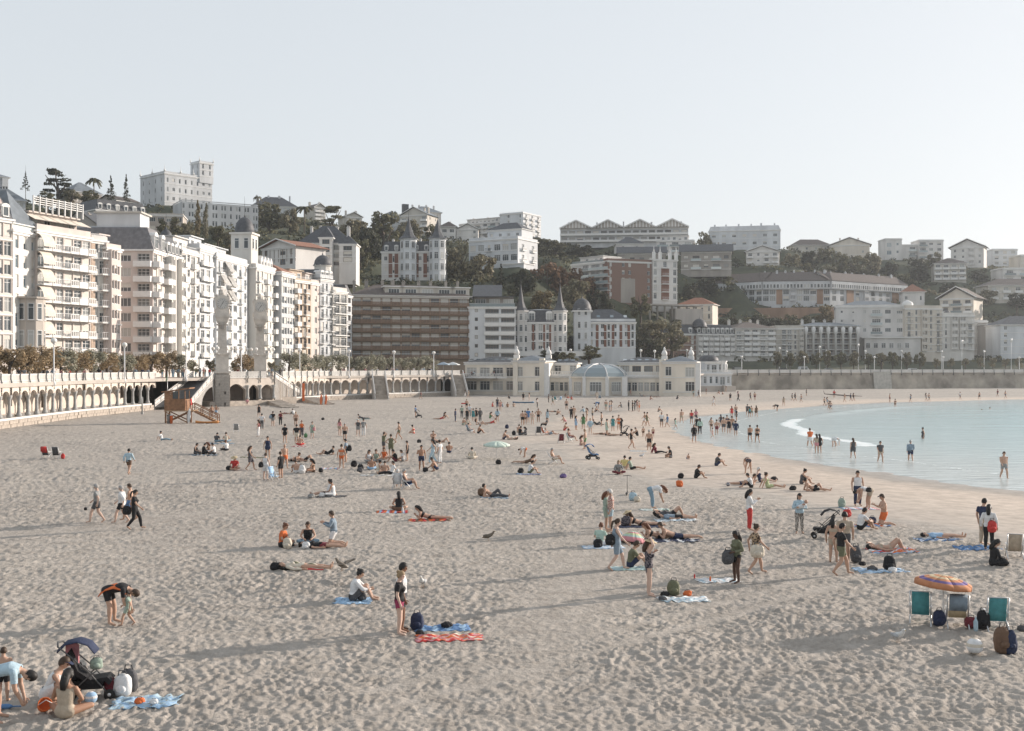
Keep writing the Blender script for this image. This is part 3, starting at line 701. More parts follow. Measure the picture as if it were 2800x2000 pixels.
b = MB(); b.box(-.6, -1.0, -1, 4.4, 4, v.h+3.4); b.box(-1.2, -1.6, v.h+3.4, 5.0, 4.6, v.h+3.8, 1); v.part('corner_tower', b, [WM['bluewhite'], TRIM])
for f in range(4):
    for k in (0, 1): v.place('window', window_mesh(.9, 2.0), .9+k*2, -1.05, 1.6+f*3.3+(.6 if f == 3 else 0)); v.place('pane', pane_mesh(.9, 2.0), .9+k*2, -1.03, 1.6+f*3.3+(.6 if f == 3 else 0))
dome(v, 1.9, 1.5, v.h+3.8, 2.9, 3.6, n=8, spire=2.4)

# ------------------------------------------------------------------ houses behind the row, left part of the hill
v = B('mansion', 'long grey mansion with dormered mansard roof behind the seafront row', 'mansion', 262, 372, 402, 385, 668, 582, 14, 'grey', 2, 'nnnnnn', left='nnnn', g=2.5, cornice=True); mansard(v, 3.6, 1.1, 6)
v = B('house', 'dark slate-roofed house just above the cream balcony block', 'house', 272, 300, 330, 310, 705, 628, 12, 'dull', 2, 'ww', g=2); hip_roof(v, 4.4, .3, SLATE, gable=True); chimneys(v, 2, 3.6)
v = B('office_building', 'flat-roofed beige office block with a band of windows', 'building', 404, 400, 500, 402, 668, 590, 12, 'stone', 2, 'WWWW', g=4, left='ww', trim=False); flat_roof(v, .5)
v = B('palace', 'white hilltop palace with arcaded top floor and square corner tower', 'palace', 458, 520, 580, 545, 566, 486, 17, 'palegrey', 3, 'nwnnnnw', left='nnnn', g=1.2, blind=.05, depth=None) if False else \
    B('palace', 'white hilltop palace with arcaded top floor and square corner tower', 'palace', 450, 520, 580, 538, 566, 484, 22, 'palegrey', 3, 'nwnnnnww', left='nnnn', g=1.2, blind=.05)
flat_roof(v, 1.0)
for x, y in ((0, 0), (v.W*.33, 0), (v.W*.6, 0), (0, 22), (0, 11)):
    b = MB(); b.lathe([(.5, v.h+1.2), (.5, v.h+1.8), (.18, v.h+2.2), (.05, v.h+4.2)], (x, y), 6); v.part('pinnacle', b, [TRIM])
w = more(v, v.W*.72, v.W+.4, -.4, 8, v.h-2, 9.2, 'palegrey', 2, 'nn', left='nn', g=3.2, blind=0); flat_roof(w, .8)
for x in (0, w.W):
    for y in (0, 8): b = MB(); b.lathe([(.35, w.h+.9), (.3, w.h+1.6), (.04, w.h+3)], (x, y), 6); w.part('pinnacle', b, [TRIM])
v = B('college_building', 'long blue-grey modern building with staggered dark slot windows below the palace', 'building', 498, 470, 706, 486, 625, 558, 16, 'palegrey', 3, 'n.nn.nn.n.nn.nn.n.nn.nn.nn', g=.3, blind=0, trim=False, cornice=False); flat_roof(v, .4)
v = B('house', 'brown house with a sloping roof behind the araucarias', 'house', 318, 470, 380, 480, 580, 552, 12, 'dull', 1, 'ww', g=1.5); hip_roof(v, 2.4, .6, BROWNTILE, gable=True)
v = B('house', 'white house with a low grey roof at the far upper left of the hill', 'house', -60, 430, 70, 440, 600, 548, 13, 'palegrey', 2, 'wwwwww', g=1.5); hip_roof(v, 6, .8, ZINC); chimneys(v, 3, 2.5)
w = more(v, 4, 12, 6, 8, v.h, 9.5, 'palegrey', 1, 'wwy', g=3.5); hip_roof(w, 2, .8, ZINC)
v = B('house', 'small grey-roofed house between the cedar and the palm', 'house', 200, 470, 278, 480, 575, 530, 12, 'dull', 1, 'www', g=2); hip_roof(v, 5, .7, ZINC)
v = B('house', 'wide slate-roofed house on the skyline right of the palace', 'house', 690, 560, 812, 566, 590, 566, 14, 'palegrey', 1, 'wwwwww', g=1.2); hip_roof(v, 5.5, .6, SLATE); chimneys(v, 4, 3, z=v.h+3)
v = B('house', 'half-timbered house with a red gabled roof behind the domed belvedere', 'house', 716, 330, 808, 322, 748, 680, 12, 'white', 2, 'w.Ww', g=1.5, left='ww', dark=True); hip_roof(v, 2.4, 1.1, TILE, gable='x')
for i in range(9): b = MB(); x = v.W*i/8.; b.box(x-.09, -.06, v.h*.45, x+.09, -.012, v.h-.1); v.part('timber', b, [DFRAME])
v = B('villa', 'white villa with black half-timbering and steep slate gables', 'villa', 815, 345, 962, 345, 752, 668, 13, 'white', 3, 'ww.Wy', g=2.2, left='ww', dark=True); hip_roof(v, 6.0, .6, SLATE)
w = more(v, v.W*.42, v.W*.66, -2.4, 8, 0, v.h+1.5, 'white', 3, 'W', dark=True, left='w', right='w', base=3); hip_roof(w, 3.4, .4, SLATE)
w = more(v, v.W*.78, v.W+1.5, -1.6, 8, 0, v.h-.4, 'white', 3, 'D', dark=True, base=3); hip_roof(w, 2.8, .4, SLATE); chimneys(v, 4, 3, z=v.h+3)
for i in range(8): b = MB(); x = v.W*.42*i/8.; b.box(x-.08, -.06, v.h*.5, x+.08, -.012, v.h-.4); v.part('timber', b, [IRON])
v = B('villa', 'tall white and brick villa with two slender pointed spires on the wooded slope', 'villa', 1043, 400, 1207, 398, 762, 690, 15, 'white', 2, 'wNyNwNy', g=1.6, left='ww', blind=.1)
for x0 in (.12, .22, .56, .70): b = MB(); b.box(v.W*x0, -.07, .4, v.W*x0+1.3, -.012, v.h-.5); v.part('brick_strip', b, [WM['brick']])
mansard(v, 3.6, 1.0, 6)
for x, sp in ((v.W*.46, 10), (v.W*.94, 8.6)):
    turret(v, x, -.6, -2, v.h+4.3, 3.0, 8, 4, m=WM['bluewhite']); spire(v, x, -.6, v.h+4.5, 3.2, sp)
chimneys(v, 4, 2.0, z=v.h+3)
b = MB(); b.box(v.W*.56, -3.2, -7, v.W+1, -1.6, -2.0); v.part('retaining_wall', b, [WM['darkstone']])
for pL, pR, yb, yt, d, lab in ((860, 890, 590, 560, 590, 'tall slab house with chimneys on the skyline above the pines'), (945, 990, 622, 585, 560, 'balconied house with red roof edge on the skyline above the pines')):
    v = B('house', lab, 'house', pL, d, pR, d+4, yb+14, yt+10, 11, 'beige', 3, 'ba', g=.5, left='w'); hip_roof(v, 2.4, .6, BROWNTILE, gable='x'); chimneys(v, 2, 2.5, z=v.h+1)
v = B('house', 'wide low house with several grey roofs above the twin-spired villa', 'house', 1030, 600, 1100, 600, 640, 598, 14, 'palegrey', 2, 'www', g=1); hip_roof(v, 4.4, .8, ZINC)
v = B('apartment_building', 'grey-roofed balconied block on the skyline, left of the taller white one', 'building', 1095, 585, 1168, 580, 640, 590, 14, 'beige', 3, 'bbwb', g=.6, right='ww'); hip_roof(v, 4.2, .8, ZINC, gable='x'); chimneys(v, 4, 2.5, z=v.h+2)
v = B('apartment_building', 'taller white skyline block with a dark slab chimney above the twin-spired villa', 'building', 1130, 600, 1206, 606, 640, 582, 13, 'white', 3, 'wbbw', g=.6, right='ww'); hip_roof(v, 3.8, .8, ZINC); chimneys(v, 4, 2.5, z=v.h+2)
b = MB(); b.box(-4.5, 4, v.h-8, -1.2, 6, v.h+4.5); v.part('chimney', b, [SLATE])
# ------------------------------------------------------------------ centre of the hill
v = B('house', 'white house with hipped brown roof and glazed bow front on the central ridge', 'house', 1205, 560, 1246, 560, 664, 622, 12, 'white', 2, 'WW', g=.8, blind=.1); hip_roof(v, 3, 1, BROWNTILE); chimneys(v, 1, 3)
w = more(v, v.W+.3, v.W+11, 1.0, 11, 0, v.h-1.2, 'white', 2, 'w.w', g=1); hip_roof(w, 3, .7, BROWNTILE, gable='x')
v = B('apartment_building', 'long low white apartment block on the central ridge with roof terrace', 'building', 1256, 610, 1420, 590, 655, 610, 14, 'white', 3, 'gbgbgbwb', g=.5, blind=.2, trim=False); flat_roof(v, .4, pent=(.1, .9, 2, 2.4)); chimneys(v, 4, 3.5)
w = more(v, v.W*.8, v.W+6.5, -7, 18, 0, v.h+2.5, 'bluewhite', 4, '.w.n', g=.5, right='aaa', trim=False); flat_roof(w, .5, rail='white')
v = B('apartment_building', 'white terraced house with glazed verandas above the autumn trees', 'building', 1282, 430, 1416, 420, 726, 658, 16, 'bluewhite', 2, 'DDiDDD', g=1.4, right='aa', blind=.15); flat_roof(v, .9, rail='baluster')
w = more(v, v.W*.25, v.W*.95, 5, 9, v.h, 4.2, 'bluewhite', 1, 'wwww', g=.6); hip_roof(w, 3, .5, SLATE)
w = more(v, v.W*.72, v.W+3, -1.0, 8, -8, 8, 'bluewhite', 1, '.w.', g=3)
v = B('apartment_building', 'very long skyline block with four broad timbered gables and balcony rows', 'building', 1532, 620, 1882, 612, 662, 625, 16, 'palegrey', 2, 'gggggggggggggggg', g=.2, blind=.3, dark=True, trim=False, bal='solid', bdep=1.6)
for i in range(4):
    g = MB(); x0 = v.W*i/4; x1 = v.W*(i+1)/4; z = v.h+.3; xm = (x0+x1)/2; r = 3.9
    g.add([(x0, -1.8, z), (x1, -1.8, z), (xm, -1.8, z+r), (x0, 16, z), (x1, 16, z), (xm, 16, z+r)], [(0,1,2),(4,3,5)], 1)
    g.add([(x0-.3, -2.6, z-.1), (xm, -2.6, z+r+.3), (xm, 17, z+r+.3), (x0-.3, 17, z-.1), (x1+.3, -2.6, z-.1), (x1+.3, 17, z-.1)], [(0,1,2,3),(1,4,5,2)])
    g.bar((x0-.3, -2.65, z-.1), (xm, -2.65, z+r+.3), .2, .7, 2); g.bar((x1+.3, -2.65, z-.1), (xm, -2.65, z+r+.3), .2, .7, 2)
    for k in range(1, 10): xx = x0+(x1-x0)*k/10; g.box(xx-.3, -1.95, z, xx+.3, -1.82, z+r*(1-abs(xx-xm)/(x1-x0)*2), 2)
    v.part('gable_roof', g, [BROWNTILE, WM['stone'], TRIM])
chimneys(v, 9, 1.8, z=v.h+2.4)
v = B('house', 'low dark house with solar panels below the four-gabled block', 'house', 1685, 580, 1760, 580, 690, 668, 12, 'white', 1, 'ww', g=.6); hip_roof(v, 4, .6, SLATE, skylights=2); chimneys(v, 1, 3)
v = B('apartment_building', 'white stepped terrace block under the right gable of the skyline block', 'building', 1795, 575, 1898, 572, 692, 660, 14, 'white', 2, 'ggg', g=.4, blind=.1, trim=False); flat_roof(v, .4, pent=(.1, .85, 2, 2.6)); chimneys(v, 1, 3)
v = B('house', 'row of brown gabled houses behind the brick tower block', 'house', 1690, 540, 1820, 538, 722, 694, 12, 'dull', 1, 'WWWWW', g=.6, dark=True); hip_roof(v, 3.6, .8, SLATE, gable=True)
v = B('house', 'brown chalet with large white blinds right of the brick tower block', 'house', 1862, 540, 2000, 536, 740, 690, 13, 'dull', 2, 'WgWgW', g=.6, dark=True, blind=.6); hip_roof(v, 4, 1.0, SLATE, gable=True); chimneys(v, 2, 3, z=v.h+2)
v = B('apartment_building', 'white modern villa of stacked glazed terraces beside the brick tower block', 'building', 1562, 445, 1668, 430, 800, 722, 14, 'white', 4, '.gGg', g=.4, blind=.1, trim=False, bdep=1.3, left='', right='g'); flat_roof(v, .3, pent=(.1, .7, 3, 2.6), rail='glass')
v = B('house', 'small house with a red hipped roof wedged left of the brick tower block', 'house', 1652, 452, 1712, 448, 800, 752, 10, 'cream', 2, 'www', g=1, dark=True); hip_roof(v, 4, .8, TILE)
v = B('apartment_building', 'brick and white corner tower block with arched top windows and pinnacles', 'building', 1785, 436, 1852, 440, 832, 712, 20, 'white', 5, 'N.f.N', g=1.6, left='', blind=.2)
b = MB(); b.box(v.W*.34, -.09, 1.6, v.W*.66, -.012, v.h-3); v.part('brick_strip', b, [WM['brick']])
for f in range(5):
    v.place('balcony', balcony_mesh(3.0, .9, 'white'), v.W*.5, -.0, 1.7+f*(v.h-1.6)/5)
for x in (.5, v.W*.3, v.W*.7, v.W-.5):
    b = MB(); b.box(x-.5, -.4, v.h+.3, x+.5, .6, v.h+3.0); b.lathe([(.5, v.h+3), (.15, v.h+4.2), (.05, v.h+5.4)], (x, .1), 6); v.part('pinnacle', b, [TRIM])
w = more(v, -19, -.02, .8, 18, 0, v.h-1.2, 'brick', 5, 'w.ww..w', g=1.6, left='ww', blind=.3, cornice=True, trim=False, base=3); flat_roof(w, .9)
b = MB(); b.box(w.W*.3, -.06, .2, w.W*.62, -.012, w.h*.6); w.part('grey_render', b, [WM['dull']])
b = MB()
for i in range(7): x = -4+i*3.2; b.lathe([(.45, -12), (.4, -1.4), (.7, -1.0)], (x, -5), 8); 
b.box(-6, -7, -1.0, 18, -2, -.4); b.box(6, -6.8, -8, 18, -2.2, -2); v.part('pergola_terrace', b, [WM['stone']])
# ------------------------------------------------------------------ right of the hill
v = B('apartment_building', 'white skyline block with two brick panels and a row of chimneys', 'building', 1938, 640, 2134, 632, 676, 632, 14, 'bluewhite', 2, 'WWWWWWW', g=.5, blind=.45); mansard(v, 2.6, 1.0, 0, m=WM['palegrey']); chimneys(v, 6, 3.0, z=v.h+1.5)
v = B('house', 'small white house with curved balconies among trees left of the green knoll', 'house', 2040, 590, 2130, 586, 722, 690, 12, 'white', 2, 'cwcc', g=.4); hip_roof(v, 3.2, 1, SLATE, gable='x')
v = B('house', 'broad low house with a brown roof on the ridge behind the knoll', 'house', 2168, 680, 2270, 680, 690, 672, 12, 'beige', 1, 'wwww', g=.5); hip_roof(v, 4, 1, BROWNTILE)
v = B('house', 'cream gabled house with two chimneys on the ridge behind the knoll', 'house', 2268, 670, 2378, 664, 700, 672, 14, 'cream', 1, 'w.w', g=.6); hip_roof(v, 4.6, 1.2, BROWNTILE, gable='x'); chimneys(v, 2, 3, z=v.h+2)
v = B('villa', 'white cubic modern villa on the right-hand ridge', 'villa', 2420, 640, 2466, 640, 712, 655, 12, 'white', 2, 'Dw', g=3, blind=0, blue=True, trim=False); flat_roof(v, .3)
w = more(v, v.W, v.W+9, 2, 10, 0, v.h-3.2, 'white', 2, '.g', g=2, trim=False, base=3); flat_roof(w, .3)
w = more(v, v.W+9.3, v.W+23, -1, 13, -1, v.h+.2, 'white', 3, 'gWW', g=2, trim=False, blind=.5, base=3); flat_roof(w, .3)
b = MB(); b.box(-12, -7, -9, v.W+30, -2.5, -1.5); v.part('retaining_wall', b, [WM['palegrey']])
v = B('house', 'white chalet with half-timbered gable right of the cubic villa', 'house', 2600, 620, 2690, 612, 728, 678, 14, 'white', 3, 'wwyw', g=.4, left='ww'); hip_roof(v, 4.6, 1.4, BROWNTILE, gable='x')
v = B('apartment_building', 'pale cubic block fading into haze at the upper right', 'building', 2714, 640, 2782, 640, 730, 684, 14, 'bluewhite', 3, 'WWW', g=.4); flat_roof(v, .4)
v = B('apartment_building', 'cream block cut by the right edge of the ridge', 'building', 2790, 600, 2960, 600, 760, 700, 14, 'cream', 3, 'WWWWW', g=.4); flat_roof(v, .4)
v = B('apartment_building', 'white terraced block near the right edge above the green slope', 'building', 2742, 560, 2900, 560, 790, 736, 14, 'white', 3, 'gggg', g=.4); flat_roof(v, .4)
v = B('apartment_building', 'beige terraced block half hidden by trees on the right slope', 'building', 2554, 570, 2642, 566, 768, 722, 14, 'beige', 3, 'bbbb', g=.6); hip_roof(v, 3.2, .8, BROWNTILE)
v = B('apartment_building', 'balconied block with shallow roofs at the right edge of the slope', 'building', 2702, 520, 2900, 520, 822, 782, 14, 'beige', 2, 'bbbbbb', g=.6); hip_roof(v, 3.4, 1, BROWNTILE)
# long curved brick crescent: three straight runs
v = B('crescent_building', 'long curved brick crescent with glazed white galleries on the right slope', 'building', 1893, 545, 2085, 522, 838, 776, 15, 'palegrey', 3, 'DDyDD.yDDD', g=1.6, blind=.2, trim=False, left='D')
hip_roof(v, 4.6, .8, BROWNTILE, gable=True)
M = Matrix.Translation(Vector(v.root.location)) @ v.M
vl = v
for pL, dL, pR, dR in ((2085, 522, 2270, 518), (2270, 518, 2478, 548)):
    a = P(pL, 0, dL); c = P(pR, 0, dR)
    vv = volume(v.root, a, c, v.zb, v.h, 15, 'palegrey', 3, g=1.6, front='DD.DyDDD.D', blind=.2, trim=False, base=6); hip_roof(vv, 4.6, .8, BROWNTILE, gable=True); chimneys(vv, 7, 2.2, z=vv.h+3)
    for t in (0, .5, 1):
        for s_ in (0, 15): CP.append((*(a.lerp(c, t)).xy, v.zb))
    for cx in (.25, .85): b = MB(); b.box(vv.W*(cx-.045), -.2, .2, vv.W*(cx+.045), -.012, vv.h*.65); vv.part('brick_panel', b, [WM['orange']])
    b = MB(); b.box(0, -.9, vv.h*.66, vv.W, -.02, vv.h-.05); vv.part('gallery', b, [WM['palegrey']])
    n = int(vv.W/1.5)
    for i in range(n): vv.place('window', window_mesh(1.1, 1.8), vv.W*(i+.5)/n, -.93, vv.h*.66+.6); 
    for i in range(n): vv.place('pane', pane_mesh(1.1, 1.8), vv.W*(i+.5)/n, -.915, vv.h*.66+.6)
b = MB(); b.box(0, -.9, v.h*.66, v.W, -.02, v.h-.05); v.part('gallery', b, [WM['palegrey']])
n = int(v.W/1.5)
for i in range(n): v.place('window', window_mesh(1.1, 1.8), v.W*(i+.5)/n, -.93, v.h*.66+.6); v.place('pane', pane_mesh(1.1, 1.8), v.W*(i+.5)/n, -.915, v.h*.66+.6)
# arched retaining wall under the crescent
v = B('viaduct_wall', 'rust-brown retaining wall with arches beneath the brick crescent', 'wall', 1950, 512, 2330, 505, 905, 842, 5, 'orange', 1, '.D.D.D.D.', g=3, cornice=False, blind=0)
v = B('house', 'white tower-like house with red hipped roof right of the crescent', 'house', 2468, 500, 2528, 498, 860, 800, 9, 'white', 2, 'w.n', g=1.5); hip_roof(v, 3.6, .8, TILE)
v = B('house', 'cream chalet with broad balconied gable right of the tower-like house', 'house', 2570, 490, 2662, 482, 880, 818, 16, 'cream', 3, 'bgb', g=.6, left='ww', dark=True); hip_roof(v, 5.0, 1.6, BROWNTILE, gable='x')
v = B('house', 'small stone-cornered house with red roof above the brick and white hotel', 'house', 1855, 455, 1948, 450, 880, 835, 11, 'cream', 2, 'wwwnn', g=.5); hip_roof(v, 3, .8, TILE)
# lower row along the road
v = B('hotel', 'brick and white hotel with glazed bays, mansard dormers and a small dome', 'hotel', 1905, 422, 2008, 428, 990, 916, 15, 'white', 4, 'ybybyby', g=2.4, left='', blind=.2)
mansard(v, 3.4, 1.0, 8); dome(v, 2.2, 1.8, v.h+2.8, 2.8, 3.0, spire=1.5)
w = more(v, -13.6, -.02, .6, 14, 0, v.h, 'brick', 3, '..w.w', g=4.4, left='w', base=3); mansard(w, 3.2, 1.0, 3)
v = B('apartment_building', 'cream block with full-width balconies right of the brick and white hotel', 'building', 2010, 428, 2119, 432, 992, 900, 15, 'ivory', 5, 'abbab', g=2.6, blind=.25); hip_roof(v, 2.6, .9, BROWNTILE); chimneys(v, 4, 2.4, z=v.h+1)
v = B('apartment_building', 'beige block with a crenellated corner between cream block and columned block', 'building', 2121, 436, 2198, 436, 990, 900, 14, 'beige', 5, '.rrny', g=2.6, blind=.2); flat_roof(v, 1.1)
v = B('apartment_building', 'dark glazed block behind tall white columns under a flat overhanging roof', 'building', 2198, 438, 2345, 440, 990, 894, 14, 'dull', 5, 'rrrrrrr', g=2.6, blind=.2, dark=True, trim=False); hip_roof(v, 1.6, 2.0, ZINC); chimneys(v, 5, 2.4, m=WM['white'])
for i in range(8):
    b = MB(); x = v.W*(i+.1)/7.3; b.lathe([(.42, 0), (.42, v.h-3), (.7, v.h-2.6), (.9, v.h-.6), (.4, v.h)], (x, -1.6), 8); v.part('column', b, [TRIM])
v = B('apartment_building', 'cream stepped block with horizontal terraces and small square windows', 'building', 2286, 452, 2476, 446, 985, 840, 16, 'white', 5, 'sswgWW', g=3, left='ss', blind=.2, trim=False); flat_roof(v, .6); hip_roof(v, 2.2, -.8, ZINC, z=v.h+.6)
b = MB(); b.box(v.W*.4, -5, -2, v.W+5, -.4, 8.5); b.box(v.W*.35, -5.6, 8.5, v.W+5.6, -.3, 9.0, 1); v.part('terrace_wing', b, [WM['white'], TRIM])
for i in range(6): x = v.W*.45+i*2.9; v.place('window', window_mesh(1.6, 2.0), x, -5.06, 4.6); v.place('pane', pane_mesh(1.6, 2.0), x, -5.03, 4.6)
v = B('apartment_building', 'ornate cream block with pedimented top and arched upper windows', 'building', 2476, 444, 2576, 446, 985, 846, 15, 'cream', 6, 'inyni', g=3.4, blind=.15, right='nn'); flat_roof(v, 1.2)
b = MB(); b.lathe([(2.4, v.h+.3), (2.4, v.h+2.2), (2.0, v.h+2.8), (0.3, v.h+3.6)], (v.W*.12, 2), 10, sy=.5); v.part('pediment', b, [TRIM])
v = B('apartment_building', 'white ornate block with tall bay windows right of the pedimented block', 'building', 2576, 446, 2664, 446, 985, 866, 15, 'ivory', 5, 'nyyr', g=4, blind=.15, right='ww'); flat_roof(v, 1.2); dome(v, 3, 3, v.h+.4, 1.6, 1.8, spire=1)
v = B('apartment_building', 'plain pale slab with blank side wall behind the white ornate block', 'building', 2660, 470, 2700, 470, 975, 880, 14, 'ivory', 5, '...', g=3); flat_roof(v, .4)
v = B('apartment_building', 'grey block with rows of shallow balconies near the right edge', 'building', 2700, 460, 2760, 460, 985, 888, 14, 'dull', 6, 'bbb', g=2.6, blind=.3); flat_roof(v, .5)
v = B('apartment_building', 'white villa-like block with dark roof at the right edge', 'building', 2736, 440, 2900, 440, 985, 890, 14, 'bluewhite', 4, 'w.ww.w', g=2.6); hip_roof(v, 3.6, .6, SLATE)
# ------------------------------------------------------------------ the hill behind the bay
SEA_SIDE = WALLALL
def hill_z(X, Y, noise=True):
    s = polydist(X, Y, SEA_SIDE)                      # positive inland (left of the walk along the wall)
    cp = np.array(CP_ALL); num = np.zeros(X.shape); den = np.zeros(X.shape)
    for x, y, z in cp:
        w = 1.0/(((X-x)**2 + (Y-y)**2 + 30.0)**1.6); num += w*z; den += w
    z = num/den
    z = z - .6
    if noise: z = z + 2.2*(vnoise(X*.03, Y*.03, 51)-.5) + .8*(vnoise(X*.11, Y*.11, 52)-.5)
    flat = np.clip((s-30)/22, 0, 1)
    z = 5.1*(1-flat) + z*flat
    return np.where(s < 7.5, -6.0, z)
# ridge and slopes without buildings
RIDGE = [(-100,520,560),(60,545,500),(300,565,520),(640,600,560),(760,590,600),(900,612,600),(1050,640,620),(1250,668,600),(1480,672,620),(1500,700,520),(1600,690,560),
         (1900,690,650),(2150,700,650),(2250,690,640),(2380,715,640),(2500,722,660),(2700,740,660),(2900,770,650),
         (980,700,440),(1000,660,480),(1300,760,400),(1450,800,390),(1500,870,365),(1600,830,400),(1560,760,430),(1760,900,395),(1770,960,360),(1870,780,470),(2000,740,520),
         (2150,755,560),(2300,752,580),(2450,760,560),(2520,790,530),(2600,790,530),(2680,830,500),(1780,985,400),(2060,900,470),(2300,905,490),(2420,880,500),(760,640,470),(640,680,400),(720,650,470),(560,690,380),(300,700,340),(100,640,380),(-100,650,380)]
CP_ALL = CP + [(*P(a, b, d).xy, P(a, b, d).z) for a, b, d in RIDGE]
# behind the ridge the land falls gently away
for a in range(-300, 3200, 250): p = P(a, 700, 900); CP_ALL.append((p.x, p.y, 55))
for a in range(1700, 3000, 120): p = P(a, 0, 405); CP_ALL.append((p.x, p.y, 6.5)); p = P(a, 0, 418); CP_ALL.append((p.x, p.y, 8.5))
for a, d in ((0, 160), (100, 172), (200, 180), (330, 190), (480, 215), (620, 240), (760, 262), (900, 290), (1000, 312), (1150, 315), (1300, 318), (1450, 322), (1600, 330)):
    p = P(a, 0, d); CP_ALL.append((p.x, p.y, 4.6))
def build_hill():
    xs = np.linspace(-330, 480, 230); ys = np.linspace(60, 1150, 260)
    X, Y = np.meshgrid(xs, ys); Z = hill_z(X, Y)
    m = bpy.data.materials.new('hill_ground'); m.use_nodes = True; N = m.node_tree.nodes; L = m.node_tree.links
    t = N.new('ShaderNodeTexCoord'); n = N.new('ShaderNodeTexNoise'); n.inputs['Scale'].default_value = .16; n.inputs['Detail'].default_value = 9; n.inputs['Roughness'].default_value = .7
    L.new(t.outputs['Object'], n.inputs['Vector']); c = N.new('ShaderNodeValToRGB'); e = c.color_ramp.elements
    e[0].position = .35; e[0].color = (.028, .034, .020, 1); e[1].position = .68; e[1].color = (.085, .085, .05, 1); k = e.new(.52); k.color = (.05, .058, .03, 1)
    L.new(n.outputs[0], c.inputs[0]); L.new(c.outputs[0], N['Principled BSDF'].inputs['Base Color']); N['Principled BSDF'].inputs['Roughness'].default_value = .95
    tag(put('hillside', grid_mesh('hillside', X, Y, Z, [m])), kind='structure')
build_hill()
def ground_z(x, y): return float(hill_z(np.array([float(x)]), np.array([float(y)]))[0])

# ------------------------------------------------------------------ haze: the damp sea air over the whole bay
def build_haze():
    m = bpy.data.materials.new('sea_haze'); m.use_nodes = True; N = m.node_tree.nodes; N.clear()
    o = N.new('ShaderNodeOutputMaterial'); pv = N.new('ShaderNodeVolumePrincipled')
    pv.inputs['Color'].default_value = (.86, .90, .95, 1); pv.inputs['Density'].default_value = .00014; pv.inputs['Anisotropy'].default_value = .66
    m.node_tree.links.new(pv.outputs[0], o.inputs['Volume'])
    b = MB(); b.box(-1500, -400, -9, 1500, 1600, 118); tag(b.build('haze', [m]), kind='stuff')
build_haze()
# ------------------------------------------------------------------ promenade deck and arcade
DECK = mat('promenade_paving', (.42, .38, .34), .85, .12, .5)
STONE = mat('sea_wall_stone', (.40, .35, .30), .9, .28, 1.1, bump=.6, bscale=3)
PALE = mat('white_cast_stone', (.62, .60, .57), .8, .1, .8, bump=.2, bscale=8)
PINKW = mat('arcade_plaster', (.60, .53, .465), .85, .16, .5)
GREYST = mat('weathered_column_stone', (.36, .36, .35), .85, .25, 1.6, bump=.3, bscale=9)
DARKP = mat('dark_iron_bracket', (.13, .14, .14), .6, .2, 3)
def along(pts, step, start=0.0):
    """evenly spaced points on a polyline: (point, heading)"""
    out = []; acc = -start
    for a, b in zip(pts[:-1], pts[1:]):
        a = Vector(a); b = Vector(b); L = (b-a).length
        while acc <= L:
            if acc >= 0: out.append((a.lerp(b, acc/L), math.atan2(b.y-a.y, b.x-a.x)))
            acc += step
        acc -= L
    return out
def strip(pts, off0, off1, z0, z1, flip=False):
    """quads between two offsets (inland = left of the walk) of a polyline"""
    n = len(pts); lo = []; hi = []
    for i, p in enumerate(pts):
        a = Vector(pts[max(0, i-1)]); b = Vector(pts[min(n-1, i+1)]); d = (b-a).normalized(); nn = Vector((-d.y, d.x))
        p = Vector(p); lo.append((*(p+nn*off0), z0)); hi.append((*(p+nn*off1), z1))
    return lo+hi, [(i, i+1, i+n+1, i+n) for i in range(n-1)]
fine = [tuple(p) for p, _ in along(WALLALL, 6)] + [WALLALL[-1]]
b = MB(); b.add(*strip(fine, -.4, 15, 5.2, 5.2)); b.add(*strip(fine, -.4, -.4, 4.7, 5.2)); b.add(*strip(fine, 6, -.4, 4.7, 4.7))
tag(b.build('promenade', [DECK]), kind='structure')

def parapet_mesh():
    b = MB(); w = 3.08
    b.box(-w/2, -.12, 5.05, w/2, .06, 5.22); b.box(-w/2, -.14, 6.14, w/2, .08, 6.26)
    b.box(-w/2, -.07, 5.22, w/2, .0, 6.14)
    for i in range(9):                                    # pierced lattice band along the foot
        x = -w/2+w*(i+.5)/9; b.box(x-.06, -.082, 5.27, x+.06, -.071, 5.39, 1)
    for i in range(14): x = -w/2+w*(i+.5)/14; b.box(x-.03, -.095, 5.48, x+.03, -.071, 6.08)
    return b.mesh('parapet_panel', [PALE, DARKP])
def bracket_mesh():
    b = MB(); pts = [(0, -.20, 6.34), (0, -.19, 5.7), (0, -.30, 5.15), (0, -.10, 4.75), (0, -.16, 4.2)]
    b.tube(pts, [.09, .08, .1, .08, .09], 6, 0); return b.mesh('bracket_post', [DARKP])
def column_mesh():
    b = MB(); b.lathe([(.36, 1.15), (.36, 1.4), (.27, 1.55), (.22, 1.9), (.20, 3.2), (.30, 3.4), (.36, 3.62), (.36, 3.75)], (0, 0), 8); return b.mesh('column', [GREYST])
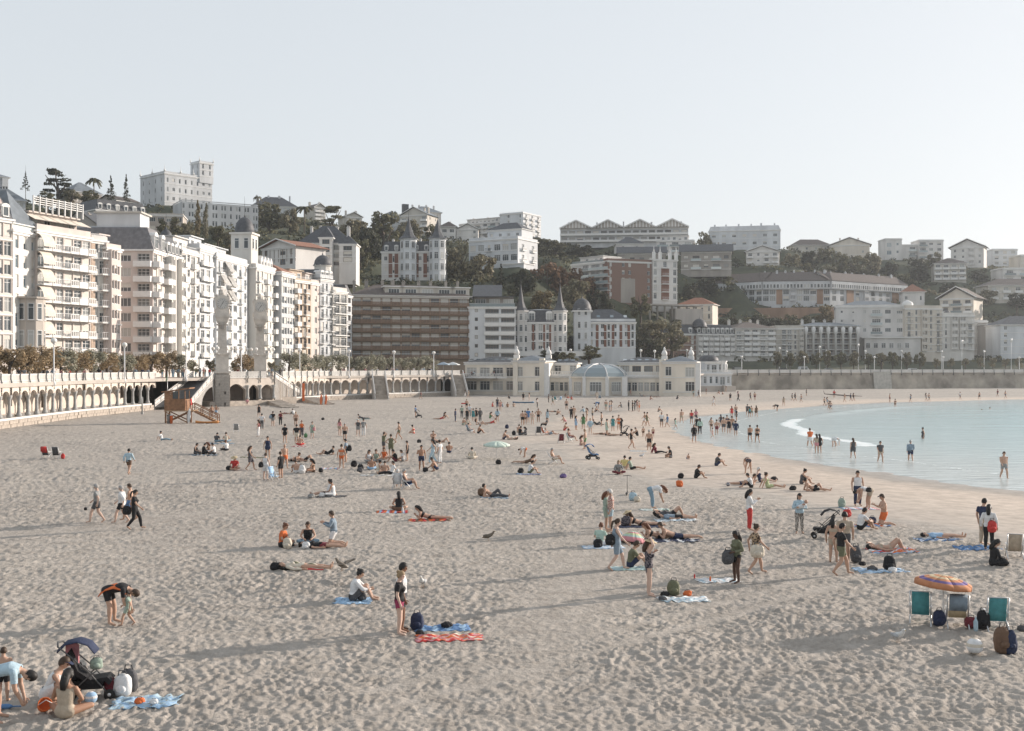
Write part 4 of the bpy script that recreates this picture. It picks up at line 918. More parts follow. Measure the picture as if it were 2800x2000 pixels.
def arch_mesh():
    b = MB(); w = 1.54; r = 1.12; n = 10; y0, y1 = -.18, .18
    arc = [(-r*math.cos(math.pi*i/n), 3.62+.62*math.sin(math.pi*i/n)) for i in range(n+1)]
    for y, fl in ((y0, 1), (y1, 0)):
        top = 5.05
        for i in range(n):
            (xa, za), (xb, zb) = arc[i], arc[i+1]; vs = [(xa, y, za), (xb, y, zb), (xb, y, top), (xa, y, top)]
            b.add(vs, [(0, 1, 2, 3) if fl else (3, 2, 1, 0)])
        for s in (-1, 1):
            vs = [(s*r, y, 3.62), (s*w, y, 3.62), (s*w, y, 5.05), (s*r, y, 5.05)]; b.add(vs, [(0, 1, 2, 3), (3, 2, 1, 0)])
    for i in range(n): (xa, za), (xb, zb) = arc[i], arc[i+1]; b.add([(xa, y0, za), (xa, y1, za), (xb, y1, zb), (xb, y0, zb)], [(0, 1, 2, 3)])
    for s in (-1, 1): b.add([(s*r, y0, 3.62), (s*w, y0, 3.62), (s*w, y1, 3.62), (s*r, y1, 3.62)], [(0, 1, 2, 3)])
    return b.mesh('arch', [PINKW])
PARAPET, BRACKET, COLUMN, ARCH = parapet_mesh(), bracket_mesh(), column_mesh(), arch_mesh()
def plinth_stones(root, pts, z0, z1, per=2.0, h=.42, off=-.62):
    blk = {}
    for p, a in along(pts, per):
        for k in range(int((z1-z0)/h)):
            w = per*rnd.choice((.47, .5)); 
            for j in (0, 1):
                key = rnd.randrange(4)
                if key not in blk:
                    b = MB(); d = .03*key; b.box(-per*.245, -.10-d, .01, per*.245, .2, h-.015); blk[key] = b.mesh('stone', [STONE])
                q_ = p + Vector((math.cos(a), math.sin(a)))*(per*.5*(j+.5*(k % 2))) + Vector((-math.sin(a), math.cos(a)))*off
                put('stone', blk[key], root, (*q_ - Vector(root.location).xy.to_3d().xy, z0+k*h) if False else (q_.x-root.location.x, q_.y-root.location.y, z0+k*h), (0, 0, a))
def arcade(pts, label, plinth=1.0, stones=True):
    root = empty('promenade_arcade', (*pts[0], 0)); tag(root, label, 'arcade', 'promenade arcades')
    ox, oy = pts[0]
    mods = along(pts, 3.1)
    for p, a in mods:
        M = (p.x-ox, p.y-oy, 0); c = Vector((p.x-ox, p.y-oy)) + Vector((math.cos(a), math.sin(a)))*1.55
        put('column', COLUMN, root, M, (0, 0, a)); put('bracket_post', BRACKET, root, M, (0, 0, a))
        put('arch', ARCH, root, (c.x, c.y, 0), (0, 0, a)); put('parapet_panel', PARAPET, root, (c.x, c.y, 0), (0, 0, a))
    loc = [(x-ox, y-oy) for x, y in pts]
    f2 = [tuple(p) for p, _ in along(loc, 3)]
    b = MB(); b.add(*strip(f2, -.5, 5.0, 1.12, 1.12)); b.add(*strip(f2, -.62, -.62, .88, 1.14)); b.add(*strip(f2, -.62, -.5, 1.14, 1.12)); b.build('ledge', [PALE], root)
    b = MB(); b.add(*strip(f2, -.52, -.52, -1.5, .9)); b.build('plinth', [STONE], root)
    b = MB(); b.add(*strip(f2, 4.2, 4.2, 1.0, 5.1)); b.build('back_wall', [PINKW], root)
    if stones: plinth_stones(root, pts, .02, .9)
    return root
arcade(WALL[1:-1] + [(-59.7, 187.5)], 'arched promenade arcade at the left, up to the ramp by the clock tower')
arcade([(-44.6, 220)] + WALL2[1:], 'arched promenade arcade between the clock terrace and the spa building')

# far sea wall
root = empty('sea_wall', (*WALL3[0], 0)); tag(root, 'tall stone sea wall with white railing across the far side of the beach', 'sea wall')
ox, oy = WALL3[0]; f3 = [(x-ox, y-oy) for x, y in [tuple(p) for p, _ in along(WALL3, 5)]]
b = MB(); b.add(*strip(f3, -1.2, -.3, -1.5, 4.9)); b.add(*strip(f3, -.55, -.55, 4.9, 5.25)); b.add(*strip(f3, -.3, -.55, 4.9, 4.9)); b.add(*strip(f3, -.55, .4, 5.25, 5.25))
SEAW = mat('stained_sea_wall', (.35, .31, .26), .95, .45, .22, bump=.7, bscale=1.2); b.build('wall_face', [SEAW], root)
def far_panel():
    b = MB(); b.box(-1.9, -.5, 5.3, 1.9, -.42, 6.15); b.box(-1.9, -.55, 6.15, 1.9, -.38, 6.28); return b.mesh('railing_panel', [PALE])
def far_post():
    b = MB(); b.tube([(0, -.55, 6.35), (0, -.56, 5.6), (0, -.75, 5.1), (0, -.6, 4.4)], [.11, .09, .12, .09], 6); return b.mesh('bracket_post', [DARKP])
fp, fo_ = far_panel(), far_post()
for p, a in along([(x-ox, y-oy) for x, y in WALL3], 3.85):
    c = p + Vector((math.cos(a), math.sin(a)))*1.92
    put('railing_panel', fp, root, (c.x, c.y, 0), (0, 0, a)); put('bracket_post', fo_, root, (p.x, p.y, 0), (0, 0, a))
for px, w, h in ((2242, 1.9, 3.6), (2411, 7.0, 5.6)):        # pale patched areas of the wall
    p = P(px, 1004, 372); k = MB(); k.box(-w/2, -.06, 0, w/2, 0, h); d = k.build('repaired_patch', [mat('wall_patch', (.44, .42, .38), .9, .2, 1)], root); d.location = (p.x-ox, p.y-oy-1.35, .0); d.rotation_euler = (-.1, 0, .36)

# ------------------------------------------------------------------ clock terrace, ramp and stairs
T0 = Vector((-53.4, 203.5)); T1 = Vector((-44.9, 214.5))
root = empty('clock_terrace', (T0.x, T0.y, 0)); tag(root, 'promenade terrace with ramp and stair flights around the clock towers', 'terrace')
def RL(x, y): return (x-T0.x, y-T0.y)
a = math.atan2(T1.y-T0.y, T1.x-T0.x); L = (T1-T0).length
def tp(s, o, z): return (s*math.cos(a)-o*math.sin(a), s*math.sin(a)+o*math.cos(a), z)
b = MB()                                                   # front wall with one wide and two narrow arches
def archpanel(b, s0, s1, a0, a1, zs, rise, top, o=0.0, m=0, n=10, base=.9):
    vs = []; pts = [(a0+(a1-a0)*i/n, zs+rise*math.sin(math.pi*i/n)) for i in range(n+1)]
    for (sa, za), (sb, zb) in zip(pts[:-1], pts[1:]):
        b.add([tp(sa, o, za), tp(sb, o, zb), tp(sb, o, top), tp(sa, o, top)], [(0,1,2,3)], m); b.add([tp(sa, o, za), tp(sa, o+.6, za), tp(sb, o+.6, zb), tp(sb, o, zb)], [(0,1,2,3)], m)
    for x0, x1 in ((s0, a0), (a1, s1)):
        b.add([tp(x0, o, base), tp(x1, o, base), tp(x1, o, top), tp(x0, o, top)], [(0,1,2,3)], m)
    for s in (a0, a1): b.add([tp(s, o, base), tp(s, o+.6, base), tp(s, o+.6, zs), tp(s, o, zs)], [(0,1,2,3),(3,2,1,0)], m)
archpanel(b, 2.6, 7.6, 3.0, 7.2, 2.9, 1.1, 5.05); archpanel(b, 7.6, 10.6, 8.0, 10.2, 3.0, .8, 5.05); archpanel(b, 10.6, L, 10.9, L-.3, 3.0, .8, 5.05)
b.build('arched_front', [PINKW], root)
b = MB(); b.prism([tp(-1, 0, 0)[:2], tp(L, 0, 0)[:2], tp(L, 7, 0)[:2], tp(-1, 7, 0)[:2]], 5.02, 5.19); b.prism([tp(-1, -.3, 0)[:2], tp(L, -.3, 0)[:2], tp(L, 6, 0)[:2], tp(-1, 6, 0)[:2]], -1, .9, 1); b.build('platform', [DECK, STONE], root)
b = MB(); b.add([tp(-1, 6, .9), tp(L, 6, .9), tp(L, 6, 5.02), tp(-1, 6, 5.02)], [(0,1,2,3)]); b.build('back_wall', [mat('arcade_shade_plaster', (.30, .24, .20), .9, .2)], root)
for s in (2.8, 7.6, 10.55, L-.1):
    put('column', COLUMN, root, tp(s, -.1, 0), (0, 0, a)); put('bracket_post', BRACKET, root, tp(s, 0, 0), (0, 0, a))
for s in (4.3, 7.4, 10.5): put('parapet_panel', PARAPET, root, tp(s, 0, 0), (0, 0, a))
# ramp down to the beach on the left
BL, BR, TL, TR = RL(-58.9, 187.5), RL(-53.6, 189.5), RL(-56.9, 203), RL(-53.3, 203.5)
b = MB(); b.add([(*BL, .5), (*BR, .5), (*TR, 5.2), (*TL, 5.2)], [(0,1,2,3)]); b.build('ramp_surface', [mat('asphalt', (.09, .09, .09), .9, .2, 2)], root)
def ramp_wall(p, q_, z0, z1, arch=None):
    p = Vector(p); q_ = Vector(q_); b = MB(); n = 14
    for i in range(n):
        t0, t1 = i/n, (i+1)/n; A = p.lerp(q_, t0); C = p.lerp(q_, t1); za, zb = z0+(z1-z0)*t0, z0+(z1-z0)*t1; ba = bb = -.8
        if arch:
            def lo(t): return -.8 if not arch[0] < t < arch[1] else arch[2]*math.sqrt(max(0, 1-((arch[1]-t)/(arch[1]-arch[0]))**2))
            ba, bb = lo(t0), lo(t1)
        b.add([(*A, min(ba, za-.3)), (*C, min(bb, zb-.3)), (*C, zb), (*A, za)], [(0,1,2,3),(3,2,1,0)])
    b.build('ramp_wall', [PALE], root)
    k = max(3, int((q_-p).length/2.2))
    for i in range(k):
        A = p.lerp(q_, i/k); C = p.lerp(q_, (i+1)/k); za, zb = z0+(z1-z0)*i/k, z0+(z1-z0)*(i+1)/k; d = MB()
        d.bar((*A, za+1.05), (*C, zb+1.05), .2, .14); d.bar((*A, za+.12), (*C, zb+.12), .16, .14); d.bar((*A, za+.55), (*C, zb+.55), .07, .5); d.bar((*A, za), (*A, za+1.15), .14, .14, 1)
        for j in range(3):
            A2 = A.lerp(C, j/3); C2 = A.lerp(C, (j+1)/3); d.bar((*A2, za+(zb-za)*j/3+.2), (*C2, za+(zb-za)*(j+1)/3+1.0), .1, .06, 0)
        d.build('balustrade_panel', [PALE, DARKP], root)
ramp_wall(BL, TL, .5, 5.2); ramp_wall(BR, TR, .5, 5.2, (.45, 1.0, 3.6))
# stair flight down on the right, with its white side wall and half arch
S0 = RL(-44.7, 214.7); S1 = RL(-42.6, 233.5); ramp_wall(S0, S1, 5.0, .9, None)
def stairs(p0, p1, z0, z1, w, n, side):
    p0 = Vector(p0); p1 = Vector(p1); d = (p1-p0).normalized(); nn = Vector((-d.y, d.x))*w*side
    for i in range(n):
        A = p0.lerp(p1, i/n); C = p0.lerp(p1, (i+1)/n); z = z0+(z1-z0)*i/n; b = MB()
        poly = [A, C, C+nn, A+nn] if side > 0 else [A+nn, C+nn, C, A]
        b.prism(poly, min(z0, z1)-1.2, z); b.build('step', [STONE], root)
stairs(S0, S1, 5.0, .9, 2.6, 24, 1)
stairs(RL(*G(715, 1104).xy), RL(*G(770, 1116).xy), 1.0, .1, 3.0, 7, 1)
stairs(RL(*G(820, 1100).xy), RL(*G(872, 1107).xy), 1.0, .1, 3.0, 7, 1)
b = MB(); p = G(800, 1104); b.box(-5, 0, -.5, 1.0, 2.5, 1.3); o = b.build('stone_base', [STONE], root); o.location = (p.x-T0.x, p.y-T0.y, 0); o.rotation_euler.z = .9

CLOCKST = mat('clock_tower_stone', (.58, .54, .49), .9, .25, .7, bump=.5, bscale=4)
CLOCKDK = mat('clock_tower_dark_stone', (.42, .39, .355), .9, .35, .6, bump=.6, bscale=3)  # darker stone of the base blocks, bracket and dial rim
def numeral(b, x, z, r, ang):                               # a stroke for each hour
    c, s = math.cos(ang), math.sin(ang); b.bar((x+r*.72*c, 0, z+r*.72*s), (x+r*.92*c, 0, z+r*.92*s), .05, .09, 1, up=(0, 1, 0))
def clock_tower(loc, rz, z0, label, hands):
    t = empty('clock_tower', (*loc, 0), rz); tag(t, label, 'clock tower', 'clock towers on the promenade')
    H0 = 6.0
    b = MB(); b.box(-1.18, -1.18, z0, 1.18, 1.18, H0); b.build('base_core', [CLOCKDK], t)
    n = max(1, int((H0-z0)/.5)); blk = {}
    for k in range(n):
        for sx, sy, r in ((0, -1, 0), (1, 0, math.pi/2), (-1, 0, -math.pi/2)):
            for j in range(3):
                wv = rnd.randrange(3)
                if wv not in blk: c = MB(); c.box(-.44, -.10-.03*wv, .012, .44, .1, .485); blk[wv] = c.mesh('stone_block', [CLOCKDK])
                off = (j-1)*.9 + (.18 if k % 2 else -.14)
                off = max(-.80, min(.80, off))
                x, y = (off, -1.22) if sx == 0 else (sx*1.22, off); put('stone_block', blk[wv], t, (x, y, z0+k*.5), (0, 0, r))
    b = MB(); b.box(-1.5, -1.5, H0, 1.5, 1.5, H0+.35); b.box(-1.12, -1.12, H0+.35, 1.12, 1.12, 9.3); b.box(-1.32, -1.32, 9.3, 1.32, 1.32, 9.7)
    b.lathe([(1.2, 9.7), (.98, 10.4)], (0, 0), 4, smooth=False, a0=math.pi/4); b.build('pedestal', [CLOCKST], t)
    b = MB(); b.lathe([(1.2, 9.9), (1.06, 12.8), (1.02, 15.0)], (0, 0), 4, smooth=False, a0=math.pi/4); b.box(-1.0, -1.0, 14.6, 1.0, 1.0, 14.8)
    b.lathe([(1.25, 15.0), (1.5, 15.6), (1.75, 16.1), (1.75, 16.45)], (0, 0), 4, smooth=False, a0=math.pi/4); b.build('shaft', [CLOCKST], t)
    b = MB(); b.box(-.28, -1.18, 13.9, .28, -.75, 15.0); b.box(-.42, -1.26, 14.6, .42, -.8, 15.1); b.build('carved_bracket', [CLOCKDK], t)
    b = MB(); pr = [(-1.15, 16.45), (-1.25, 17.2), (-1.02, 17.9), (-1.2, 18.9), (-1.3, 19.6), (-.9, 19.75), (-.5, 19.95), (0, 20.1), (.5, 19.95), (.9, 19.75), (1.3, 19.6), (1.2, 18.9), (1.02, 17.9), (1.25, 17.2), (1.15, 16.45)]
    n = len(pr); b.add([(x, -1.0, z) for x, z in pr]+[(x, 1.0, z) for x, z in pr], [tuple(range(n-1, -1, -1)), tuple(range(n, 2*n))]+[(i, (i+1) % n, (i+1) % n+n, i+n) for i in range(n)])
    b.ball((0, 0, 20.35), .42, 8); b.ball((0, 0, 20.8), .25, 8)
    for s in (-1, 1): b.ball((s*1.2, 0, 19.5), .35, 8, sq=(.7, 2.4, 1)); b.ball((s*1.15, 0, 17.1), .42, 8, sq=(.6, 2.0, 1.3)); b.ball((s*1.0, 0, 20.0), .25, 6)
    b.build('clock_housing', [CLOCKST], t)
    for r in (0, math.pi/2):
        f = MB(); f.lathe([(1.02, -.08), (1.02, 0), (.95, .03)], (0, 0), 24); f.lathe([(.95, .031), (.9, .04)], (0, 0), 24, m=1, smooth=False)
        face = f.build('clock_face', [CLOCKDK, mat('clock_dial', (.50, .49, .47), .5, .08)], t); face.rotation_euler = (math.pi/2, 0, r)
        d = 1.03; face.location = (d*math.sin(r)*1.28, -d*math.cos(r), 18.45); face.location.x = (1.3 if r else 0)
        m_ = MB()
        for h in range(12): ang = math.pi*2*h/12; c, s = math.cos(ang), math.sin(ang); m_.bar((.62*c, .62*s, .055), (.84*c, .84*s, .055), .07, .02, 0)
        put('numerals', m_.mesh('numerals', [DARKP]), face)
        for ln, ang, w in ((.5, hands[0], .09), (.75, hands[1], .06)):
            h_ = MB(); h_.bar((-.12*math.cos(ang), -.12*math.sin(ang), .07), (ln*math.cos(ang), ln*math.sin(ang), .07), w, .02, 0); put('hand', h_.mesh('hand', [IRON]), face)
    GL = mat('lamp_globe', (.72, .71, .68), .25, .03)
    for k in range(6):
        g = MB(); an = math.pi*2*k/6+.2; x, y = 2.5*math.cos(an), 2.5*math.sin(an); g.tube([(1.1*math.cos(an), 1.1*math.sin(an), 9.5), (x*.8, y*.8, 9.4), (x, y, 9.9), (x, y, 10.1)], .05, 5, 0); g.ball((x, y, 10.45), .33, 10, 1); g.lathe([(.2, 10.05), (.12, 10.2)], (x, y), 8, 0)
        g.build('globe_lamp', [WRAIL, GL], t)
    return t
clock_tower((-52.2, 205.0), R(14), -.3, 'stone clock tower rising from the beach in front of the promenade', (R(60), R(240)))
clock_tower((-47.9, 216.4), R(14), 5.2, 'stone clock tower standing on the promenade, right of the taller-based one', (R(55), R(232)))

# ------------------------------------------------------------------ lamps
def lamp_post(loc, h, label, z0=0.0):
    t = empty('lamp_post', loc); tag(t, label, 'lamp post', 'promenade lamp posts')
    def mk():
        b = MB(); b.lathe([(.2, 0), (.2, .5), (.12, .7), (.09, 1.5), (.07, 5.3)], (0, 0), 8); return b.mesh('pole', [WRAIL])
    def mk2():
        b = MB(); b.ball((0, 0, 5.66), .36, 12); return b.mesh('globe', [mat('lamp_globe', (.72, .71, .68), .25, .03)])
    def mk3():
        b = MB(); b.lathe([(.07, 5.2), (.2, 5.3), (.16, 5.38)], (0, 0), 8); return b.mesh('collar', [WRAIL])
    k = h/6.0
    for nm, f in (('pole', mk), ('globe', mk2), ('collar', mk3)): o = put(nm, once(('lamp', nm), f), t); o.scale = (1.15, 1.15, k)
ORD = ('first', 'second', 'third', 'fourth', 'fifth', 'sixth', 'seventh', 'eighth', 'ninth', 'tenth', 'eleventh', 'twelfth')
def wall_at(px):
    best = None
    for p, a in along(WALL + WALL2 + WALL3, .5):
        x = 1400 + p.x/p.y*F
        if best is None or abs(x-px) < best[0]: best = (abs(x-px), p, a)
    return best[1], best[2]
for i, px in enumerate((140, 336, 502, 655, 815, 952, 1073, 1183)):
    p, a = wall_at(px); p = p + Vector((math.sin(a), -math.cos(a)))*.35
    lamp_post((p.x, p.y, 4.6), 6.3, f'white globe street lamp on the arcade parapet, {ORD[i]} from the left')
for i, px in enumerate((2030, 2200, 2393, 2580, 2789)):
    p, a = wall_at(px); lamp_post((p.x, p.y+.8, 5.2), 5.4, f'white globe street lamp on the far sea wall, {ORD[i]} from the spa end')
for i, (px, yg) in enumerate(((1320, 958), (1484, 955), (1560, 957), (1752, 958), (1790, 960), (1878, 957), (1919, 962), (2131, 952), (2151, 961), (2241, 948), (2260, 960), (2347, 942))):
    d = 332 if px < 1850 else 408
    g = P(px, yg, d); lamp_post((g.x, g.y, 5.2), g.z-5.2+.3, f'globe street lamp behind the spa and sea wall, {ORD[i]} counting from the modern white block')
for i, (px, yg) in enumerate(((2366, 960), (2465, 960), (2575, 961), (2630, 932), (2691, 960), (2765, 928))):
    g = P(px, yg, 410); lamp_post((g.x, g.y, 5.2), g.z-5.2+.3, f'globe street lamp by the gardens at the far right, {ORD[i]} from the left')
def beach_stair(px, label):
    p, a = wall_at(px); t = tag(empty('beach_stairs', (p.x+1.0, p.y, 0), .22), label, 'stairs', 'stairs from promenade to beach')
    for k in range(17): b = MB(); b.box(-1.25, -.75-(k+1)*.42, -.6, 1.25, -.75-k*.42, 5.1-k*.3); b.build('step', [STONE], t)
    for x in (-1.45, 1.45):
        b = MB(); y0, y1 = -.75, -.75-17*.42
        b.add([(x+dx, y, z) for dx in (-.12, .12) for y, z in ((y0, -.6), (y1, -.6), (y1, .5), (y0, 5.5))], [(0, 1, 2, 3), (7, 6, 5, 4), (3, 2, 6, 7), (1, 5, 6, 2)]); b.build('side_wall', [PALE], t)
        b = MB(); b.bar((x, y0, 6.25), (x, y1, 1.3), .2, .16); b.bar((x, y0, 5.8), (x, y1, .85), .08, .6); b.build('balustrade', [PALE], t)
beach_stair(1020, 'white-walled stairs down to the sand in the middle of the arcade'); beach_stair(1236, 'white-walled stairs beside the left end of the spa')
# ------------------------------------------------------------------ spa pavilion on the beach
PW = 'ivory'
WM['spa'] = wallmat('spa', (.72, .66, .57)); 
spa = B('spa_building', 'cream two-storey beach spa with glass-domed rotunda and two square pavilions', 'building', 1272, 292, 1416, 289, 1080, 994, 12, 'spa', 2, 'DDDD', zb=-.3, g=1.4, blind=0, blue=False, trim=True)
CP[-6:] = []
def fan_roof(v, rh, m, ribs=True): hip_roof(v, rh, .5, m)
hip_roof(spa, 1.5, .4, SLATE, skylights=8)
W0 = spa.W
def finial(v, x, y, z): b = MB(); b.box(x-.7, y-.5, z, x+.7, y+.5, z+.9); b.lathe([(.55, z+.9), (.75, z+1.5), (.5, z+2.1), (.2, z+2.4), (.3, z+2.7), (.05, z+3.2)], (x, y), 8); v.part('finial', b, [TRIM])
for x in (W0+.7, W0+7.4): 
    b = MB(); b.box(x-.6, -6.3, -.5, x+.6, -5.0, spa.h+1.2); spa.part('pier', b, [WM['spa']])
    finial(spa, x, -4.6 if x < W0+3 else 3, spa.h+1.2)
pv1 = more(spa, W0+.1, W0+8.0, -6.0, 14, 0, spa.h+.3, 'spa', 2, 'D.D', g=1.4, right='ff', left='D', blind=0, base=1); hip_roof(pv1, 1.4, .5, ZINC)
b = MB(); b.box(0, -3.2, 4.55, W0-5, -.02, 4.75); spa.part('terrace_slab', b, [TRIM])
for i in range(4):
    spa.place('balustrade', balcony_mesh(q(W0/4-.9), .3, 'baluster'), W0*(i*.21+.12), -2.95, 4.76)
low1 = more(spa, W0+8.1, W0+14, 1.0, 8, 0, 5.0, 'spa', 1, 'NNNNN', g=1.0, blind=0, base=1, trim=False); spa.place('balustrade', balcony_mesh(5.6, .1, 'baluster'), W0+11, 1.2, 5.32)
up1 = more(spa, W0+8.1, W0+14, 7.0, 6, 5.0, 3.2, 'spa', 1, 'D.D', g=.4, blind=0, trim=False); hip_roof(up1, 1.2, .4, SLATE, skylights=3)
# rotunda: eight-sided with a ribbed glass roof
rx, ry, rr_ = W0+20.6, 1.6, 7.4; b = MB(); b.lathe([(rr_, -1), (rr_, 4.6), (rr_+.4, 4.6), (rr_+.4, 5.0)], (rx, ry), 8, smooth=False, a0=math.pi/8, sx=1.0, sy=.9); spa.part('rotunda', b, [WM['spa']])
GL2 = glass('glass_roof', (.24, .29, .31), .12); b = MB(); b.lathe([(rr_-.1, 5.0), (rr_*.94, 5.9), (rr_*.74, 7.1), (rr_*.42, 7.9), (.2, 8.2)], (rx, ry), 8, smooth=False, a0=math.pi/8, sy=.9); spa.part('glass_dome', b, [GL2])
for k in range(8):
    an = math.pi/8+2*math.pi*k/8; b = MB(); c, s = math.cos(an), math.sin(an)*.9
    b.tube([(rx+r_*c, ry+r_*s, z_) for r_, z_ in ((rr_-.05, 5.05), (rr_*.95, 5.95), (rr_*.75, 7.15), (rr_*.43, 7.95), (.2, 8.28))], .13, 5, 0); spa.part('dome_rib', b, [WRAIL])
    b = MB(); b.box(rx+rr_*c*1.0-.4, ry+rr_*s-.4, -.8, rx+rr_*c+.4, ry+rr_*s+.4, 5.05); spa.part('pier', b, [TRIM])
    a2 = an+math.pi/8
    if math.sin(a2) < .3:
        ap = rr_*math.cos(math.pi/8); wo = spa.place('window', window_mesh(2.9, 2.4), rx+ap*math.cos(a2)*1.01, ry+ap*math.sin(a2)*.9*1.01-.06, 1.3, a2+math.pi/2); put('pane', pane_mesh(2.9, 2.4), wo, (0, .03, 0))
        b = MB(); b.box(-1.4, -.1, .6, 1.4, -.03, 1.25); spa.place('balustrade', b.mesh('balustrade', [PALE]), rx+ap*math.cos(a2)*1.01, ry+ap*math.sin(a2)*.9*1.01-.06, 0, a2+math.pi/2)
low2 = more(spa, W0+27.2, W0+36.3, 1.5, 8, 0, 4.9, 'spa', 1, 'NNNNNN', g=1.0, blind=0, base=1, trim=False); spa.place('balustrade', balcony_mesh(9.0, .1, 'baluster'), W0+31.7, 1.7, 5.22)
up2 = more(spa, W0+25.0, W0+37, 6.0, 9, 4.9, 3.4, 'spa', 1, 'WWWW', g=.3, blind=0, trim=False, dark=True); hip_roof(up2, 1.3, .5, SLATE, skylights=6)
pv2 = more(spa, W0+37.0, W0+44.8, -3.5, 14, 0, spa.h+.1, 'spa', 2, 'f.D', g=1.4, right='fDf', blind=0, base=1); hip_roof(pv2, 1.4, .5, ZINC)
for x in (W0+36.8, W0+43.4): finial(spa, x, 2.6, spa.h+.9)
b = MB(); b.box(W0+36.0, -3.0, -.8, W0+37.2, 3, spa.h+.9); spa.part('pier', b, [WM['spa']])
for x, y in ((W0+8.1, -6.1), (W0+27.3, -5.0), (W0+44.9, -3.6)): b = MB(); b.box(x-.1, y-.1, -.8, x+1.1, y+1.1, 5 if x < W0+30 and x > W0+10 else spa.h); spa.part('pier', b, [TRIM])
# parasols on the spa terrace
CANV = mat('canvas_white', (.60, .62, .62), .9, .06)
for i, (px, col) in enumerate(((1212, 0), (1238, 1), (1288, 1), (1306, 0), (1328, 1))):
    p = P(px, 1004, 296 + (i % 2)*2); t = empty('cafe_parasol', (p.x, p.y, 5.0)); tag(t, f'pale square cafe parasol on the spa terrace, {ORD[i]} from the left', 'parasol', 'terrace parasols')
    b = MB(); b.lathe([(.04, 0), (.04, 3.2)], (0, 0), 6); b.build('pole', [WRAIL], t); b = MB(); b.lathe([(2.3, 2.6), (2.3, 2.75), (.1, 3.4)], (0, 0), 4, smooth=False, a0=.6); b.build('canopy', [CANV if col else mat('canvas_blue', (.33, .40, .46), .9, .06)], t)
# white bathing pavilion right of the spa
v = B('bathing_pavilion', 'white domed bathing pavilion between the spa and the stone sea wall', 'pavilion', 1888, 326, 2000, 330, 1072, 1024, 12, 'bluewhite', 1, 'nnnnnDn', zb=-.4, g=2.2, blind=.1)
CP[-6:] = []
flat_roof(v, .2, rail='baluster'); b = MB(); b.box(-.6, -1.2, -1, v.W+.8, -.4, 2.0); v.part('plinth', b, [WM['stone']])
w = more(v, v.W*.42, v.W*.86, 1.5, 6, v.h, 3.4, 'bluewhite', 1, 'nDn', g=.3, blind=0); dome(w, w.W*.45, 3, w.h+.3, 2.9, 1.7, n=12, m=SLATE, spire=1.2, squash=.6)
turret(v, v.W*.86, 2.6, v.h, v.h+3.6, 1.5, 8, 1); 
for x in (.1, .25, .95): b = MB(); b.lathe([(.5, v.h+.3), (.35, v.h+1.5), (.5, v.h+2.8), (.2, v.h+3.2)], (v.W*x, 2), 8); v.part('finial', b, [TRIM])
b = MB()
for i in range(8): b.box(v.W*.72+i*.45, -2.4, -.6, v.W*.72+(i+1)*.45, -1.25, 2.2-i*.3)
v.part('stair', b, [WM['stone']])
# ------------------------------------------------------------------ trees
def leafmat(name, c1, c2):
    m = bpy.data.materials.new(name); m.use_nodes = True; N = m.node_tree.nodes; L = m.node_tree.links; b = N['Principled BSDF']
    g = N.new('ShaderNodeNewGeometry'); cr = N.new('ShaderNodeValToRGB'); cr.color_ramp.elements[0].color = (*c1, 1); cr.color_ramp.elements[1].color = (*c2, 1)
    L.new(g.outputs['Random Per Island'], cr.inputs[0]); L.new(cr.outputs[0], b.inputs['Base Color']); b.inputs['Roughness'].default_value = .7
    b.inputs['Specular IOR Level'].default_value = .25
    t = N.new('ShaderNodeBsdfTranslucent'); mx = N.new('ShaderNodeMixShader'); mx.inputs[0].default_value = .25
    L.new(cr.outputs[0], t.inputs[0]); L.new(b.outputs[0], mx.inputs[1]); L.new(t.outputs[0], mx.inputs[2]); L.new(mx.outputs[0], N['Material Output'].inputs[0])
    return m
LM = {'green': leafmat('leaf_green', (.07, .068, .036), (.19, .175, .095)), 'dark': leafmat('leaf_dark', (.024, .027, .016), (.065, .066, .036)),
      'olive': leafmat('leaf_olive', (.11, .098, .058), (.27, .24, .155)), 'rust': leafmat('leaf_rust', (.10, .06, .036), (.25, .155, .095)),
      'tamarisk': leafmat('leaf_tamarisk', (.20, .195, .145), (.46, .44, .34)), 'gold': leafmat('leaf_gold', (.11, .085, .04), (.22, .17, .085)), 'orange': leafmat('leaf_orange', (.26, .19, .11), (.42, .32, .2))}
BARK = mat('bark', (.10, .08, .065), .95, .3, 6)
def leaves(rn, clumps, per, size, mname, up=.2):
    """clumps: (x, y, z, rx, ry, rz); leaf-sized quads near each clump's surface"""
    C = np.array(clumps); k = len(C); n = k*per; idx = np.repeat(np.arange(k), per); rg = np.random.default_rng(rn)
    d = rg.normal(size=(n, 3)); d /= np.linalg.norm(d, axis=1)[:, None]; r = rg.uniform(.45, 1.05, n)**.7
    c = C[idx, :3] + d*r[:, None]*C[idx, 3:]
    nrm = d + rg.normal(size=(n, 3))*.55 + np.array([0, 0, up]); nrm /= np.linalg.norm(nrm, axis=1)[:, None]
    a = np.cross(nrm, rg.normal(size=(n, 3))); a /= np.linalg.norm(a, axis=1)[:, None]; b = np.cross(nrm, a)
    s = (size*rg.uniform(.6, 1.3, n))[:, None]
    V = np.stack([c-a*s-b*s*.55, c+a*s*.2-b*s*.7, c+a*s+b*s*.4, c-a*s*.2+b*s*.75], 1).reshape(-1, 3)
    me = bpy.data.meshes.new('crown'); q4 = np.arange(4*n, dtype=np.int32)
    me.vertices.add(4*n); me.vertices.foreach_set('co', V.astype(np.float32).ravel()); me.loops.add(4*n); me.loops.foreach_set('vertex_index', q4)
    me.polygons.add(n); me.polygons.foreach_set('loop_start', np.arange(0, 4*n, 4, dtype=np.int32)); me.materials.append(LM[mname]); me.update(calc_edges=True)
    return me
